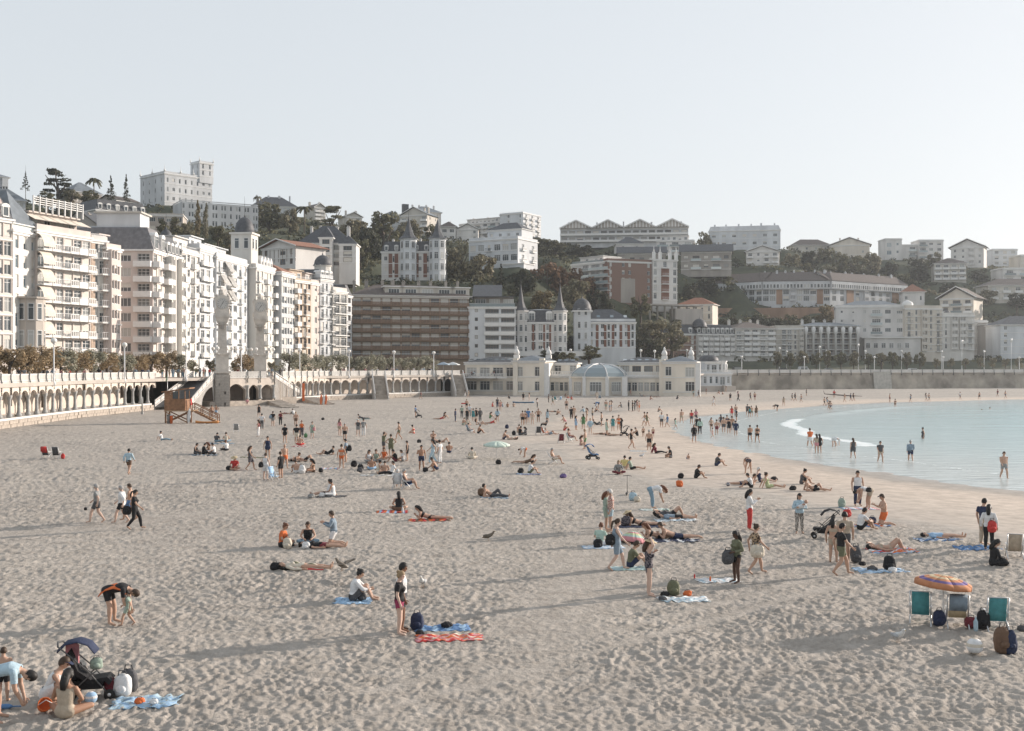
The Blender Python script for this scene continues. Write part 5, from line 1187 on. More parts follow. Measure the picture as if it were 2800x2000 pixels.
def crown_mesh(kind, v, mname):
    """unit crown: about 1 wide (radius .5) and 1 tall, standing on z = 0"""
    rn = random.Random(hash((kind, v)) & 0xffff if False else len(kind)*101+v*17+ord(kind[0])); cl = []
    if kind == 'round':
        for i in range(20):
            a = rn.uniform(0, 6.28); z = rn.uniform(.15, .88); rr = .40*math.sqrt(max(.05, 1-((z-.45)/.58)**2))*rn.uniform(.45, 1); s = rn.uniform(.10, .19); cl.append((rr*math.cos(a), rr*math.sin(a), z, s, s, s*.85))
        return leaves(v, cl, 90, .040, mname)
    if kind == 'tamarisk':
        for i in range(24):
            a = rn.uniform(0, 6.28); z = rn.uniform(.18, .85); rr = .42*math.sqrt(max(.05, 1-((z-.4)/.62)**2))*rn.uniform(.3, 1); s = rn.uniform(.09, .16); cl.append((rr*math.cos(a), rr*math.sin(a), z, s, s, s*1.1))
        return leaves(v, cl, 80, .030, mname, .5)
    if kind == 'conifer':
        for i in range(26):
            z = (i+.5)/26; a = i*2.4; rr = .42*(1-z)*rn.uniform(.5, 1.05); s = .16*(1.1-z); cl.append((rr*math.cos(a), rr*math.sin(a), z*.97, s, s, s*.4))
        return leaves(v, cl, 42, .030, mname)
    if kind == 'araucaria':                                # open tiers
        for t in range(11):
            z = .1+.88*t/10; R_ = .46*(1.02-t/11)*rn.uniform(.6, 1.1)
            for i in range(4): a = rn.uniform(0, 6.28); rr = R_*rn.uniform(.4, 1); cl.append((rr*math.cos(a)*.8, rr*math.sin(a)*.8, z+rn.uniform(-.03, .03), R_*.4, R_*.4, .04))
        return leaves(v, cl, 22, .028, mname)
    if kind == 'cedar':                                    # flat spreading layers
        for i in range(26):
            a = rn.uniform(0, 6.28); z = rn.choice((.2, .36, .52, .68, .84, .93)); rr = .42*(1.12-z*.75)*rn.uniform(.3, 1); cl.append((rr*math.cos(a), rr*math.sin(a), z+rn.uniform(-.03, .03), .15, .15, .045))
        return leaves(v, cl, 55, .032, mname)
    if kind == 'cypress':
        for i in range(16): z = (i+.5)/16; s = .30*math.sin(min(1, (1-z)*1.5+.12)*1.5); cl.append((rn.uniform(-.1, .1), rn.uniform(-.1, .1), z, s, s, .08))
        return leaves(v, cl, 50, .045, mname)
    if kind == 'palm':
        b = MB()
        for i in range(26):
            a = i*2.4+rn.uniform(-.2, .2); e = rn.uniform(-.3, 1.1); pts = []
            for t in range(6): u = t/5; pts.append((.5*u*math.cos(a)*math.cos(e*.6), .5*u*math.sin(a)*math.cos(e*.6), .80+.2*u*math.sin(e)-.20*u*u))
            for p, r in zip(pts[:-1], pts[1:]):
                p = Vector(p); r = Vector(r); sd = Vector((-math.sin(a), math.cos(a), 0))*.05
                b.add([p-sd, p+sd, r+sd*.8, r-sd*.8, ], [(0, 1, 2, 3)])
                b.add([p-sd+Vector((0, 0, -.03)), p, r, r-sd*.8+Vector((0, 0, -.03))], [(0, 1, 2, 3)])
        return b.mesh('crown', [LM[mname]])
def trunk_mesh(kind, v):
    b = MB(); rn = random.Random(v+5)
    if kind == 'tamarisk':
        b.tube([(0, 0, -1), (.02, 0, .25), (-.03, .03, .45)], [.05, .045, .03], 6)
        for i in range(4): a = i*1.6+v; b.tube([(-.03, .03, .4), (.14*math.cos(a), .14*math.sin(a), .62), (.3*math.cos(a), .3*math.sin(a), .9)], [.028, .02, .008], 5)
    elif kind in ('palm', 'conifer', 'araucaria', 'cypress'): b.tube([(0, 0, -1.2), (0, 0, .3), (.005, 0, .8 if kind == 'palm' else 1.0)], [.035, .03, .025 if kind == 'palm' else .006], 6)
    else:
        b.tube([(0, 0, -1.2), (.02, 0, .1), (-.01, .02, .5)], [.06, .05, .035], 6)
        for i in range(5): a = i*1.3+v; z = .15+.08*i; b.tube([(0, 0, z), (.2*math.cos(a), .2*math.sin(a), z+.2), (.33*math.cos(a), .33*math.sin(a), z+.4)], [.03, .02, .008], 5)
    return b.mesh('trunk', [BARK])
TREEN = {'round': 4, 'tamarisk': 4}
def tree(kind, m, px, yt, yb, d, wpx, label, name='tree', group=None, zg=None):
    top = P(px, yt, d); bot = P(px, yb, d); h = top.z-bot.z; w = wpx/F*d
    if zg is None: zg = min(bot.z, ground_z(top.x, top.y))
    t = empty(name, (top.x, top.y, bot.z), rnd.uniform(0, 6.28)); tag(t, label, 'tree', group)
    v = rnd.randrange(TREEN.get(kind, 2))
    o = put('crown', once(('crown', kind, v, m), lambda: crown_mesh(kind, v, m)), t); o.scale = (w, w, h)
    o = put('trunk', once(('trunk', kind, v), lambda: trunk_mesh(kind, v)), t); o.scale = (w*.9, w*.9, h)
    if kind not in ('tamarisk',) and bot.z - zg > h*.9: o.scale.z = (bot.z-zg)/1.1; o.location.z = -.0
    return t
TR = [('conifer','dark',70,468,520,480,26,'small dark fir on the skyline at the far left'),('cedar','dark',157,462,552,470,104,'broad spreading cedar on the left skyline'),
 ('palm','green',257,474,560,450,46,'tall skyline palm right of the cedar'),('araucaria','dark',303,484,556,465,46,'wide tiered araucaria right of the skyline palm'),('araucaria','dark',345,480,556,475,34,'slim tiered araucaria beside the hilltop palace'),
 ('round','olive',196,522,560,445,40,'round bush-like tree under the cedar'),('round','green',246,524,566,440,56,'low tree under the skyline palm'),('round','green',128,528,570,450,60,'low dark tree left of the cedar trunk'),
 ('round','green',466,600,662,385,62,'leafy tree in front of the beige office block'),('cypress','gold',540,552,650,430,30,'tall golden poplar before the slot-windowed building'),('cypress','olive',562,558,650,432,24,'second slimmer poplar before the slot-windowed building'),
 ('round','olive',512,612,668,400,50,'olive tree left of the golden poplar'),('round','green',596,622,668,395,46,'tree below the slot-windowed building'),('round','olive',628,636,680,390,40,'small tree above the white curved-balcony block'),
 ('palm','olive',705,530,576,555,26,'small skyline palm right of the slot-windowed building'),('round','green',735,560,640,520,80,'bushy tree right of the slot-windowed building'),('round','olive',792,575,640,515,50,'thin olive tree left of the larger palm'),
 ('palm','green',832,554,620,520,54,'wide palm on the slope above the timbered villas'),('cedar','green',908,563,650,500,84,'umbrella pine on the slope above the timbered villas'),('round','olive',965,606,690,490,74,'olive tree right of the umbrella pine'),
 ('round','green',1048,586,700,470,92,'large rounded tree left of the twin-spired villa'),('round','dark',1008,628,735,445,66,'tall dark tree beside the timbered villa'),('round','green',985,660,740,430,50,'smaller green tree beside the timbered villa'),
 ('round','olive',1118,606,668,500,64,'pale tree behind the twin-spired villa roof'),('round','green',1180,620,680,470,50,'tree behind the right spire of the twin-spired villa'),('round','olive',668,660,720,380,60,'scrubby tree on the grass slope behind the domed belvedere'),
 ('round','olive',1250,680,800,415,96,'big olive-brown tree right of the twin-spired villa'),('round','olive',1318,702,806,408,92,'broad tree below the white terraced house'),('conifer','dark',1370,720,815,400,52,'dark conifer below the white terraced house'),
 ('round','dark',1436,745,835,405,70,'dark tree behind the left needle spire'),('round','rust',1490,728,840,420,104,'rust-coloured autumn tree above the needle spires'),('round','rust',1560,738,840,428,112,'second rust-coloured tree near the terraced white villa'),
 ('round','rust',1605,765,855,432,70,'rust-coloured tree nearest the white stacked-terrace villa'),('round','olive',1570,770,860,405,84,'olive tree in front of the rust-coloured trees'),('round','gold',1484,800,868,382,72,'golden tree between the two needle spires'),
 ('round','dark',1408,790,850,392,60,'dark tree left of the golden tree'),('round','dark',1640,800,880,420,70,'dark tree under the white stacked-terrace villa'),('round','green',1752,812,876,415,52,'round-headed tree below the brick tower block'),
 ('round','olive',1782,880,960,380,96,'scrubby tree on the slope right of the domed villa'),('round','olive',1838,885,965,392,80,'scrubby tree left of the brick and white hotel'),('round','dark',1760,930,990,370,90,'dark shrub mass right of the domed villa'),
 ('round','dark',1560,925,985,352,52,'shrubby tree left of the domed villa'),('round','green',1668,955,1000,350,60,'shrub at the foot of the domed villa'),('round','dark',1500,962,996,322,60,'shrub on the garden slope under the spired villa'),('round','green',1548,966,998,322,56,'shrub at the foot of the garden stairs'),('round','green',1612,950,990,335,64,'shrub before the domed tower of the brick-bay villa'),
 ('palm','green',1850,868,905,430,34,'short palm under the pergola terrace'),
 ('round','olive',1925,640,690,628,44,'thin tree between the two white skyline blocks'),('round','green',1470,655,705,560,70,'tree on the open slope left of the four-gabled block'),('round','green',1520,662,705,560,64,'second tree on the open slope left of the four-gabled block'),
 ('round','dark',1590,672,720,560,70,'dark shrub under the four-gabled block'),('round','green',1345,650,700,500,60,'tree above the white terraced house')]
for a in TR:
    a = list(a)
    if a[0] == 'round': a[6] *= 1.22; a[3] -= (a[4]-a[3])*.12
    tree(*a, group='hillside trees')
KN = [(2165,690,760,600,60),(2210,684,750,610,62),(2255,675,745,620,70),(2300,690,770,600,76),(2345,700,775,590,74),(2385,688,760,610,66),(2430,715,790,585,60),(2200,718,775,585,60),(2265,725,785,580,70),(2330,740,800,570,70),(2150,722,770,590,50),(2400,745,800,565,60)]
for i, (px, a, b_, d, w) in enumerate(sorted(KN)): tree('round', ('green', 'olive', 'green', 'dark')[i % 4], px, a, b_, d, w, f'tree on the green knoll above the crescent, {ORD[i]} from the left', group='trees on the knoll')
SL = [(2470,745,800,560,56),(2510,702,790,575,70),(2555,690,740,600,50),(2590,770,830,540,70),(2640,800,862,510,74),(2695,790,850,520,70),(2735,760,815,540,66),(2620,735,780,575,56),(2680,735,780,570,60),(2780,800,850,500,60),(2545,790,850,530,60)]
for i, (px, a, b_, d, w) in enumerate(sorted(SL)): tree('round', ('green', 'dark', 'olive')[i % 3], px, a, b_, d, w, f'tree on the hazy right-hand slope, {ORD[i]} from the left', group='trees on the right slope')
for i, (px, a, b_, d, w, m) in enumerate(((2075,860,905,488,64,'dark'),(2120,870,915,480,70,'dark'),(2165,858,905,490,60,'green'),(2215,862,905,485,66,'green'),(2258,832,900,480,56,'gold'),(2300,868,912,480,66,'dark'),(2200,738,770,555,28,'gold'),(1885,770,835,478,66,'dark'),(1930,758,805,528,70,'dark'),(1980,752,800,538,66,'green'),(1995,868,908,470,64,'dark'),(2035,876,915,470,60,'olive'))):
    tree('round', m, px, a, b_, d, w, f'tree by the arched wall under the crescent, {ORD[i]} listed from the left' if i < 6 else 'lone tree on the roof line of the crescent' if i == 6 else f'tree left of the crescent on the dark slope, {ORD[i-7]} from the left', group='trees under the crescent')
for i, px in enumerate((2125, 2160, 2195, 2232, 2262, 2300, 2335, 2375, 2410, 2440, 2480, 2515)):
    tree('round', ('olive', 'green')[i % 2], px, 962+rnd.uniform(-6, 6), 1004, 405+rnd.uniform(-4, 4), 34, f'clipped roadside tree before the lower right blocks, {ORD[i]} from the left', group='roadside trees')
for i, px in enumerate((2560, 2600, 2640, 2680, 2715, 2750, 2785)): tree('tamarisk', 'olive', px, 978, 1006, 398, 24, f'small garden tree above the far sea wall, {ORD[i]} from the left', group='garden trees')
# tamarisks along the promenade, eight metres in from the parapet
tam = [-25, 28, 75, 118, 165, 208, 250, 292, 335, 376, 414, 455, 490, 528, 574, 640, 665, 690, 742, 790, 828, 862, 892, 925, 965, 1000, 1035, 1068, 1102, 1140, 1172]
SMALL = {528, 574, 640, 690, 742}
NUM = ORD + ('thirteenth', 'fourteenth', 'fifteenth', 'sixteenth', 'seventeenth', 'eighteenth', 'nineteenth', 'twentieth', 'twenty-first', 'twenty-second', 'twenty-third', 'twenty-fourth', 'twenty-fifth', 'twenty-sixth', 'twenty-seventh', 'twenty-eighth', 'twenty-ninth', 'thirtieth', 'thirty-first')
for i, px in enumerate(tam):
    p, a = wall_at(max(px, 5)); d = p.y + 10 + rnd.uniform(-1, 2)
    if px > 1100: d = p.y+14
    h = (2.6 if px in SMALL else 4.1)*rnd.uniform(.9, 1.12); w = h*(1.0 if px in SMALL else 1.35)
    top = H+(0); yb = HZ + (H-5.9)/d*F; yt = HZ + (H-5.9-h)/d*F
    tree('tamarisk', rnd.choice(('tamarisk', 'tamarisk', 'tamarisk', 'orange')) if px not in SMALL else 'olive', px, yt, yb, d, w/d*F, f'feathery tamarisk along the promenade, {NUM[i]} from the left', 'tamarisk_tree', 'promenade tamarisks')
# undergrowth over the slopes
def undergrowth():
    rg = np.random.default_rng(3); n = 9500
    ang = rg.uniform(R(-27), R(27), n); d = rg.uniform(300, 700, n); X = d*np.tan(ang); Y = d
    Z = hill_z(X, Y); s = polydist(X, Y, SEA_SIDE); ok = (s > 42) & (Z > 9)
    for A, C, dep in FOOT:
        u = (C-A); L_ = u.length; u = u/L_; nn = Vector((-u.y, u.x)); x = (X-A.x)*u.x+(Y-A.y)*u.y; y = (X-A.x)*nn.x+(Y-A.y)*nn.y
        ok &= ~((x > -2.5) & (x < L_+2.5) & (y > -7) & (y < dep+1))
    cl = []
    for x, y, z in zip(X[ok], Y[ok], Z[ok]): r = rnd.uniform(1.2, 2.8); cl.append((x, y, z+.3, r*1.2, r*1.2, r*.8))
    h = len(cl)//2
    for i, (part, m) in enumerate(((cl[:h], 'dark'), (cl[h:], 'green'))):
        tag(put('undergrowth', leaves(77+i, part, 18, .6, m)), ('dark' if i == 0 else 'mid green')+' scrub covering the hillside between the houses', 'scrub', kind='stuff')
undergrowth()
# ------------------------------------------------------------------ people: one continuous body per pose, clothing cut from its surface
# local frame: x forward, y left, z up; a 1.72 m adult
def mir(e, w): return dict(eL=e, wL=w, eR=(e[0], -e[1], e[2]), wR=(w[0], -w[1], w[2]))
def leg(k, a, t): return dict(kL=k, aL=a, tL=t, kR=(k[0], -k[1], k[2]), aR=(a[0], -a[1], a[2]), tR=(t[0], -t[1], t[2]))
ST_ = dict(p=(0, 0, .93), c=(.0, 0, 1.27), n=(-.01, 0, 1.46), h=(.03, 0, 1.61), **mir((-.03, .25, 1.13), (.05, .26, .88)), **leg((.02, .10, .50), (-.01, .11, .08), (.15, .14, .03)))
POSE = {'stand': ST_, 'hips': {**ST_, **mir((-.10, .38, 1.15), (.05, .19, 1.0))}, 'phone': {**ST_, **mir((.08, .22, 1.14), (.31, .06, 1.30))},
 'cradle': {**ST_, 'eL': (.03, .25, 1.12), 'wL': (.24, -.04, 1.16), 'eR': (.03, -.25, 1.12), 'wR': (.24, .05, 1.26)},
 'carry': {**ST_, 'eL': (-.05, .26, 1.13), 'wL': (.2, .2, 1.08)}, 'armup': {**ST_, 'eR': (.08, -.36, 1.62), 'wR': (.05, -.10, 1.74), 'eL': (.06, .3, 1.2), 'wL': (.18, .1, 1.34)},
 'talk': {**ST_, 'eR': (.05, -.28, 1.15), 'wR': (.28, -.2, 1.2), 'kL': (.05, .12, .5), 'aL': (.08, .14, .08), 'tL': (.24, .17, .03)},
 'walk': {**ST_, 'kL': (.19, .1, .51), 'aL': (.25, .1, .09), 'tL': (.40, .11, .06), 'kR': (-.02, -.1, .50), 'aR': (-.27, -.1, .14), 'tR': (-.15, -.1, .03), 'eL': (-.16, .24, 1.15), 'wL': (-.12, .25, .9), 'eR': (.1, -.24, 1.14), 'wR': (.27, -.23, .97), 'p': (0, 0, .91)},
 'knees': dict(p=(0, 0, .12), c=(.05, 0, .46), n=(.11, 0, .63), h=(.18, 0, .77), **mir((.27, .23, .36), (.44, .07, .34)), **leg((.34, .12, .42), (.50, .11, .08), (.66, .12, .03))),
 'out': dict(p=(0, 0, .12), c=(-.11, 0, .46), n=(-.14, 0, .63), h=(-.10, 0, .78), **mir((-.26, .27, .34), (-.36, .29, .06)), **leg((.42, .1, .17), (.84, .12, .07), (.89, .14, .20))),
 'cross': dict(p=(0, 0, .12), c=(.03, 0, .47), n=(.05, 0, .64), h=(.12, 0, .78), **mir((.1, .26, .33), (.30, .14, .24)), kL=(.28, .36, .16), aL=(.32, -.08, .08), tL=(.34, -.2, .06), kR=(.28, -.36, .16), aR=(.40, .10, .07), tR=(.42, .22, .05)),
 'back': dict(p=(0, 0, .11), c=(-.35, 0, .12), n=(-.54, 0, .12), h=(-.69, 0, .14), **mir((-.22, .32, .07), (.02, .30, .07)), **leg((.43, .1, .12), (.85, .12, .08), (.88, .16, .22))),
 'backknees': dict(p=(0, 0, .11), c=(-.35, 0, .13), n=(-.54, 0, .13), h=(-.69, 0, .15), eL=(-.60, .28, .25), wL=(-.74, .08, .3), eR=(-.22, -.32, .07), wR=(0, -.28, .08), **leg((.30, .11, .44), (.46, .12, .07), (.62, .13, .04))),
 'prone': dict(p=(0, 0, .12), c=(.31, 0, .24), n=(.45, 0, .39), h=(.52, 0, .53), **mir((.44, .20, .05), (.58, .06, .2)), **leg((-.43, .09, .10), (-.84, .1, .10), (-.97, .12, .05))),
 'bend': {**ST_, 'p': (-.10, 0, .93), 'c': (.24, 0, 1.0), 'n': (.42, 0, .95), 'h': (.55, 0, .86), **mir((.36, .2, .66), (.44, .12, .42)), **leg((0, .15, .50), (0, .18, .08), (.15, .2, .03))},
 'kneel': dict(p=(.0, 0, .50), c=(.03, 0, .84), n=(.04, 0, 1.02), h=(.08, 0, 1.17), **mir((.12, .25, .73), (.36, .12, .84)), **leg((.14, .12, .07), (-.27, .12, .08), (-.38, .12, .03))),
 'recline': dict(p=(0, 0, .12), c=(-.26, 0, .33), n=(-.38, 0, .47), h=(-.40, 0, .62), **mir((-.42, .26, .06), (-.24, .28, .05)), kL=(.32, .1, .41), aL=(.5, .1, .07), tL=(.65, .1, .03), kR=(.43, -.1, .14), aR=(.85, -.12, .07), tR=(.9, -.14, .2)),
 'chair': dict(p=(0, 0, .36), c=(-.13, 0, .70), n=(-.19, 0, .87), h=(-.14, 0, 1.02), **mir((-.02, .28, .52), (.24, .24, .54)), **leg((.42, .12, .42), (.52, .12, .07), (.66, .13, .03))),
 'crouch': dict(p=(0, 0, .24), c=(.15, 0, .54), n=(.23, 0, .70), h=(.30, 0, .84), **mir((.32, .22, .42), (.48, .1, .28)), **leg((.30, .2, .47), (.14, .14, .08), (.30, .17, .03)))}
def torso_rings(s, sx):
    p, c, n = Vector(s['p']), Vector(s['c']), Vector(s['n']); u = (c-p).normalized()
    f = sx == 'f'
    return [(p-u*.12, .10, .075), (p-u*.06, .165 if f else .15, .105), (p+u*.03, .178 if f else .162, .118), (p.lerp(c, .38), .135 if f else .148, .095 if f else .105), (p.lerp(c, .72), .148 if f else .168, .108),
            (c+(c-p)*.02, .158 if f else .182, .115 if f else .118), (c.lerp(n, .45), .165 if f else .188, .095), (c.lerp(n, .78), .115 if f else .13, .075), (n, .055, .055)]
def loft(b, rings, n=14):
    vs = []; fs = []; Y = Vector((0, 1, 0))
    for i, (c, w, d) in enumerate(rings):
        t = (rings[min(i+1, len(rings)-1)][0]-rings[max(i-1, 0)][0]).normalized(); x = Y.cross(t).normalized()
        for k in range(n): a = 2*math.pi*k/n; vs.append(c+Y*(w*math.cos(a))+x*(d*math.sin(a)))
    for i in range(len(rings)-1):
        for k in range(n): k2 = (k+1) % n; fs.append((i*n+k, i*n+k2, (i+1)*n+k2, (i+1)*n+k))
    fs += [tuple(range(n-1, -1, -1)), tuple((len(rings)-1)*n+k for k in range(n))]; b.add(vs, fs)
def seg(b, a, c, r0, r1, n=10, mid=None):
    a = Vector(a); c = Vector(c); d = (c-a).normalized(); pts = [a-d*r0*.8, a-d*r0*.35, a, a.lerp(c, .3), a.lerp(c, .65), c, c+d*r1*.4, c+d*r1*.85]; m = mid or (r0*.55+r1*.45)
    b.tube(pts, [r0*.35, r0*.85, r0, max(r0*.72+r1*.28, m), r0*.38+r1*.62, r1, r1*.85, r1*.3], n)
def head_frame(s):
    n, h = Vector(s['n']), Vector(s['h']); u = (h-n).normalized(); f = Vector((u.z, 0, -u.x)); return h, u, f
def joints(s, sx):
    n, c, p = Vector(s['n']), Vector(s['c']), Vector(s['p']); sh = .165 if sx == 'f' else .195
    sc_ = c.lerp(n, .55); hp = .085
    return dict(sL=sc_+Vector((0, sh, 0)), sR=sc_-Vector((0, sh, 0)), hL=p+Vector((0, hp, -.0)), hR=p-Vector((0, hp, 0)), **{k: Vector(v) for k, v in s.items()})
def raw_body(pose, sx):
    s = POSE[pose]; J = joints(s, sx); b = MB(); k = .92 if sx == 'f' else 1.0
    loft(b, torso_rings(s, sx)); h, u, f = head_frame(s)
    seg(b, J['n']-u*.04, h, .058*k, .056*k)
    Y = Vector((0, 1, 0))
    def ell(c, a, bb, cc, n=12):                            # ellipsoid along f, Y, u
        vs = []; fs = []; rg = 8
        for i in range(rg+1):
            t = math.pi*i/rg
            for j in range(n): an = 2*math.pi*j/n; vs.append(c+f*(a*math.sin(t)*math.cos(an))+Y*(bb*math.sin(t)*math.sin(an))-u*(cc*math.cos(t)))
        for i in range(rg):
            for j in range(n): j2 = (j+1) % n; fs.append((i*n+j, i*n+j2, (i+1)*n+j2, (i+1)*n+j))
        b.add(vs, fs)
    ell(h+u*.025, .092, .078, .112); ell(h+f*.03-u*.055, .062, .056, .055); ell(h+f*.10-u*.005, .022, .016, .028)
    for sgn in (-1, 1): ell(h+Y*(sgn*.08)-u*.005, .02, .014, .032, 8)
    if sx == 'f':
        t = (J['c']-J['p']).normalized(); x = Vector((t.z, 0, -t.x))
        for sgn in (-1, 1): ell(J['p'].lerp(J['c'], .93)+x*.095+Y*(sgn*.072), .055, .06, .06, 10)
    for L_ in 'LR':
        seg(b, J['s'+L_], J['e'+L_], .056*k, .043*k); seg(b, J['e'+L_], J['w'+L_], .042*k, .03*k, mid=.044*k)
        d = (J['w'+L_]-J['e'+L_]).normalized(); seg(b, J['w'+L_], J['w'+L_]+d*.09, .032, .034, 8)
        seg(b, J['h'+L_], J['k'+L_], .092*(1.04 if sx == 'f' else 1), .06*k, 12); seg(b, J['k'+L_], J['a'+L_], .060*k, .041*k, 10, mid=.066*k)
        seg(b, J['a'+L_], J['t'+L_], .040, .032, 8)
    return b, J
SEGS = [('torso', None)] + [(n+L_, None) for L_ in 'LR' for n in ('uarm', 'farm', 'hand', 'thigh', 'calf', 'foot')] + [('head', None), ('neck', None)]
def seg_ends(J):
    u = (J['c']-J['p']).normalized(); h = J['h']; out = {'torso': (J['p']-u*.12, J['n']), 'head': (h-(h-J['n'])*.3, h+(h-J['n']).normalized()*.06), 'neck': (J['n'], J['n'].lerp(h, .45))}
    for L_ in 'LR':
        d = (J['w'+L_]-J['e'+L_]).normalized()
        out.update({'uarm'+L_: (J['s'+L_], J['e'+L_]), 'farm'+L_: (J['e'+L_], J['w'+L_]), 'hand'+L_: (J['w'+L_]+d*.02, J['w'+L_]+d*.1), 'thigh'+L_: (J['h'+L_], J['k'+L_]), 'calf'+L_: (J['k'+L_], J['a'+L_]), 'foot'+L_: (J['a'+L_], J['t'+L_])})
    return out
RAD = {'torso': .15, 'head': .09, 'neck': .055, 'uarm': .05, 'farm': .037, 'hand': .034, 'thigh': .08, 'calf': .053, 'foot': .036}
NAMES = ['torso', 'head', 'neck'] + [n+L_ for L_ in 'LR' for n in ('uarm', 'farm', 'hand', 'thigh', 'calf', 'foot')]
BODY = {}
EYE = mat('eye_dark', (.02, .015, .012), .4, 0); LIP = mat('lips', (.30, .12, .10), .5, 0)
def bake_bodies(keys):
    """grow one smooth skin over each posed skeleton"""
    tmp = {}
    for key in keys:
        pose, sx, lod = key; b, J = raw_body(pose, sx); o = b.build('body_blank', [None] if False else [SKIN['light']])
        r = o.modifiers.new('r', 'REMESH'); r.mode = 'VOXEL'; r.voxel_size = .0165 if lod == 0 else .026; r.use_smooth_shade = True
        sm = o.modifiers.new('s', 'SMOOTH'); sm.factor = .5; sm.iterations = 3 if lod == 0 else 2
        tmp[key] = (o, J)
    dg = bpy.context.evaluated_depsgraph_get()
    for key, (o, J) in tmp.items():
        me0 = o.evaluated_get(dg).to_mesh(); nv = len(me0.vertices); co = np.empty(nv*3, np.float32); me0.vertices.foreach_get('co', co); co = co.reshape(-1, 3).astype(float)
        no = np.empty(nv*3, np.float32); me0.vertices.foreach_get('normal', no); no = no.reshape(-1, 3).astype(float)
        faces = [tuple(p.vertices) for p in me0.polygons]; o.evaluated_get(dg).to_mesh_clear()
        E = seg_ends(J); D = np.empty((len(NAMES), nv)); T = np.empty((len(NAMES), nv))
        for i, nm in enumerate(NAMES):
            a, c = (np.array(E[nm][0]), np.array(E[nm][1])); d = c-a; t = ((co-a)@d)/(d@d); tc = np.clip(t, 0, 1); q_ = co-(a+tc[:, None]*d); D[i] = np.linalg.norm(q_, axis=1)-RAD[nm.rstrip('LR')]; T[i] = t
        near = D.argmin(0); tt = T[near, np.arange(nv)]
        BODY[key] = dict(co=co, no=no, faces=faces, near=near, t=tt, tor=T[0], J=J, E=E, g={})
        b = MB(); b.v = [tuple(c) for c in co]; b.f = list(faces); b.m = [0]*len(faces); b.sm = [True]*len(faces)
        h, u, f = head_frame(POSE[key[0]]); Y = Vector((0, 1, 0))
        for s in (-1, 1): c = h+f*.086+Y*(s*.031)+u*.012; b.ball(c, .013, 6, 1); 
        c = h+f*.092-u*.052; b.ball(c, .02, 6, 2, (.4, 1, .45))
        if key[2] == 0:                                     # fingers and thumbs
            for L_, sg in (('L', 1), ('R', -1)):
                w = J['w'+L_]; d = (w-J['e'+L_]).normalized(); side = Y-d*Y.dot(d); side = side.normalized() if side.length > .2 else Vector((1, 0, 0)); palm = d.cross(side).normalized()
                for i, ln in enumerate((.062, .072, .068, .052)):
                    base = w+d*.10+palm*((i-1.5)*.017); b.tube([base-d*.02, base+d*ln*.5, base+d*ln*.85-side*(sg*.022)], [.0095, .0085, .006], 5)
                base = w+d*.045+palm*.028; b.tube([base, base+d*.03+palm*.03, base+d*.062+palm*.034], [.012, .010, .007], 5)
        me = b.mesh('body', [None, EYE, LIP]) if False else None
        me = bpy.data.meshes.new('person_body'); me.from_pydata(b.v, [], b.f); me.materials.append(None); me.materials.append(EYE); me.materials.append(LIP)
        me.polygons.foreach_set('material_index', b.m); me.polygons.foreach_set('use_smooth', b.sm); me.update(); BODY[key]['mesh'] = me
    for o, _ in tmp.values():
        m = o.data; bpy.data.objects.remove(o); bpy.data.meshes.remove(m)
IDX = {n: i for i, n in enumerate(NAMES)}
GAR = {'tee': (.012, dict(torso=(.17, .97), uarm=(-9, .62))), 'tank': (.010, dict(torso=(.17, .90))), 'long': (.014, dict(torso=(.14, .99), uarm=(-9, 9), farm=(-9, .92))),
 'pon': (.035, dict(torso=(.10, .99), uarm=(-9, 9), farm=(-9, .3))), 'bik': (.007, dict(torso=(.60, .76))), 'swim': (.006, dict(torso=(-9, .86), thigh=(-9, .10))), 'dress': (.020, dict(torso=(-9, .92), thigh=(-9, .80))),
 'sho': (.014, dict(torso=(-9, .27), thigh=(-9, .62))), 'bri': (.007, dict(torso=(-9, .19), thigh=(-9, .12))), 'tro': (.013, dict(torso=(-9, .28), thigh=(-9, 9), calf=(-9, .93))), 'ski': (.026, dict(torso=(-9, .30), thigh=(-9, .78))),
 'hot': (.012, dict(torso=(-9, .27), thigh=(-9, .38))), 'shoes': (.010, dict(foot=(-9, 9))), 'longskirt': (.03, dict(torso=(-9, .30), thigh=(-9, 9), calf=(-9, .6)))}
def shell(B_, mask, off, name, extra=None):
    co, no = B_['co'], B_['no']; fs = [f for f in B_['faces'] if mask[list(f)].sum() >= len(f)*.5]
    used = sorted({i for f in fs for i in f}); mp = {i: j for j, i in enumerate(used)}; b = MB()
    p = co[used]+no[used]*off; b.v = [tuple(x) for x in p]; b.f = [tuple(mp[i] for i in f) for f in fs]; b.m = [0]*len(fs); b.sm = [True]*len(fs)
    if extra: extra(b)
    me = bpy.data.meshes.new(name); me.from_pydata(b.v, [], b.f); me.materials.append(None); me.polygons.foreach_set('use_smooth', b.sm); me.update(); return me
def garment(key, g):
    B_ = BODY[key]
    if g not in B_['g']:
        off, spec = GAR[g]; m = np.zeros(len(B_['co']), bool)
        for nm, (lo, hi) in spec.items():
            for full in ([nm] if nm in IDX else [nm+'L', nm+'R']): m |= (B_['near'] == IDX[full]) & (B_['t'] > lo) & (B_['t'] < hi)
        B_['g'][g] = shell(B_, m, off, g)
    return B_['g'][g]
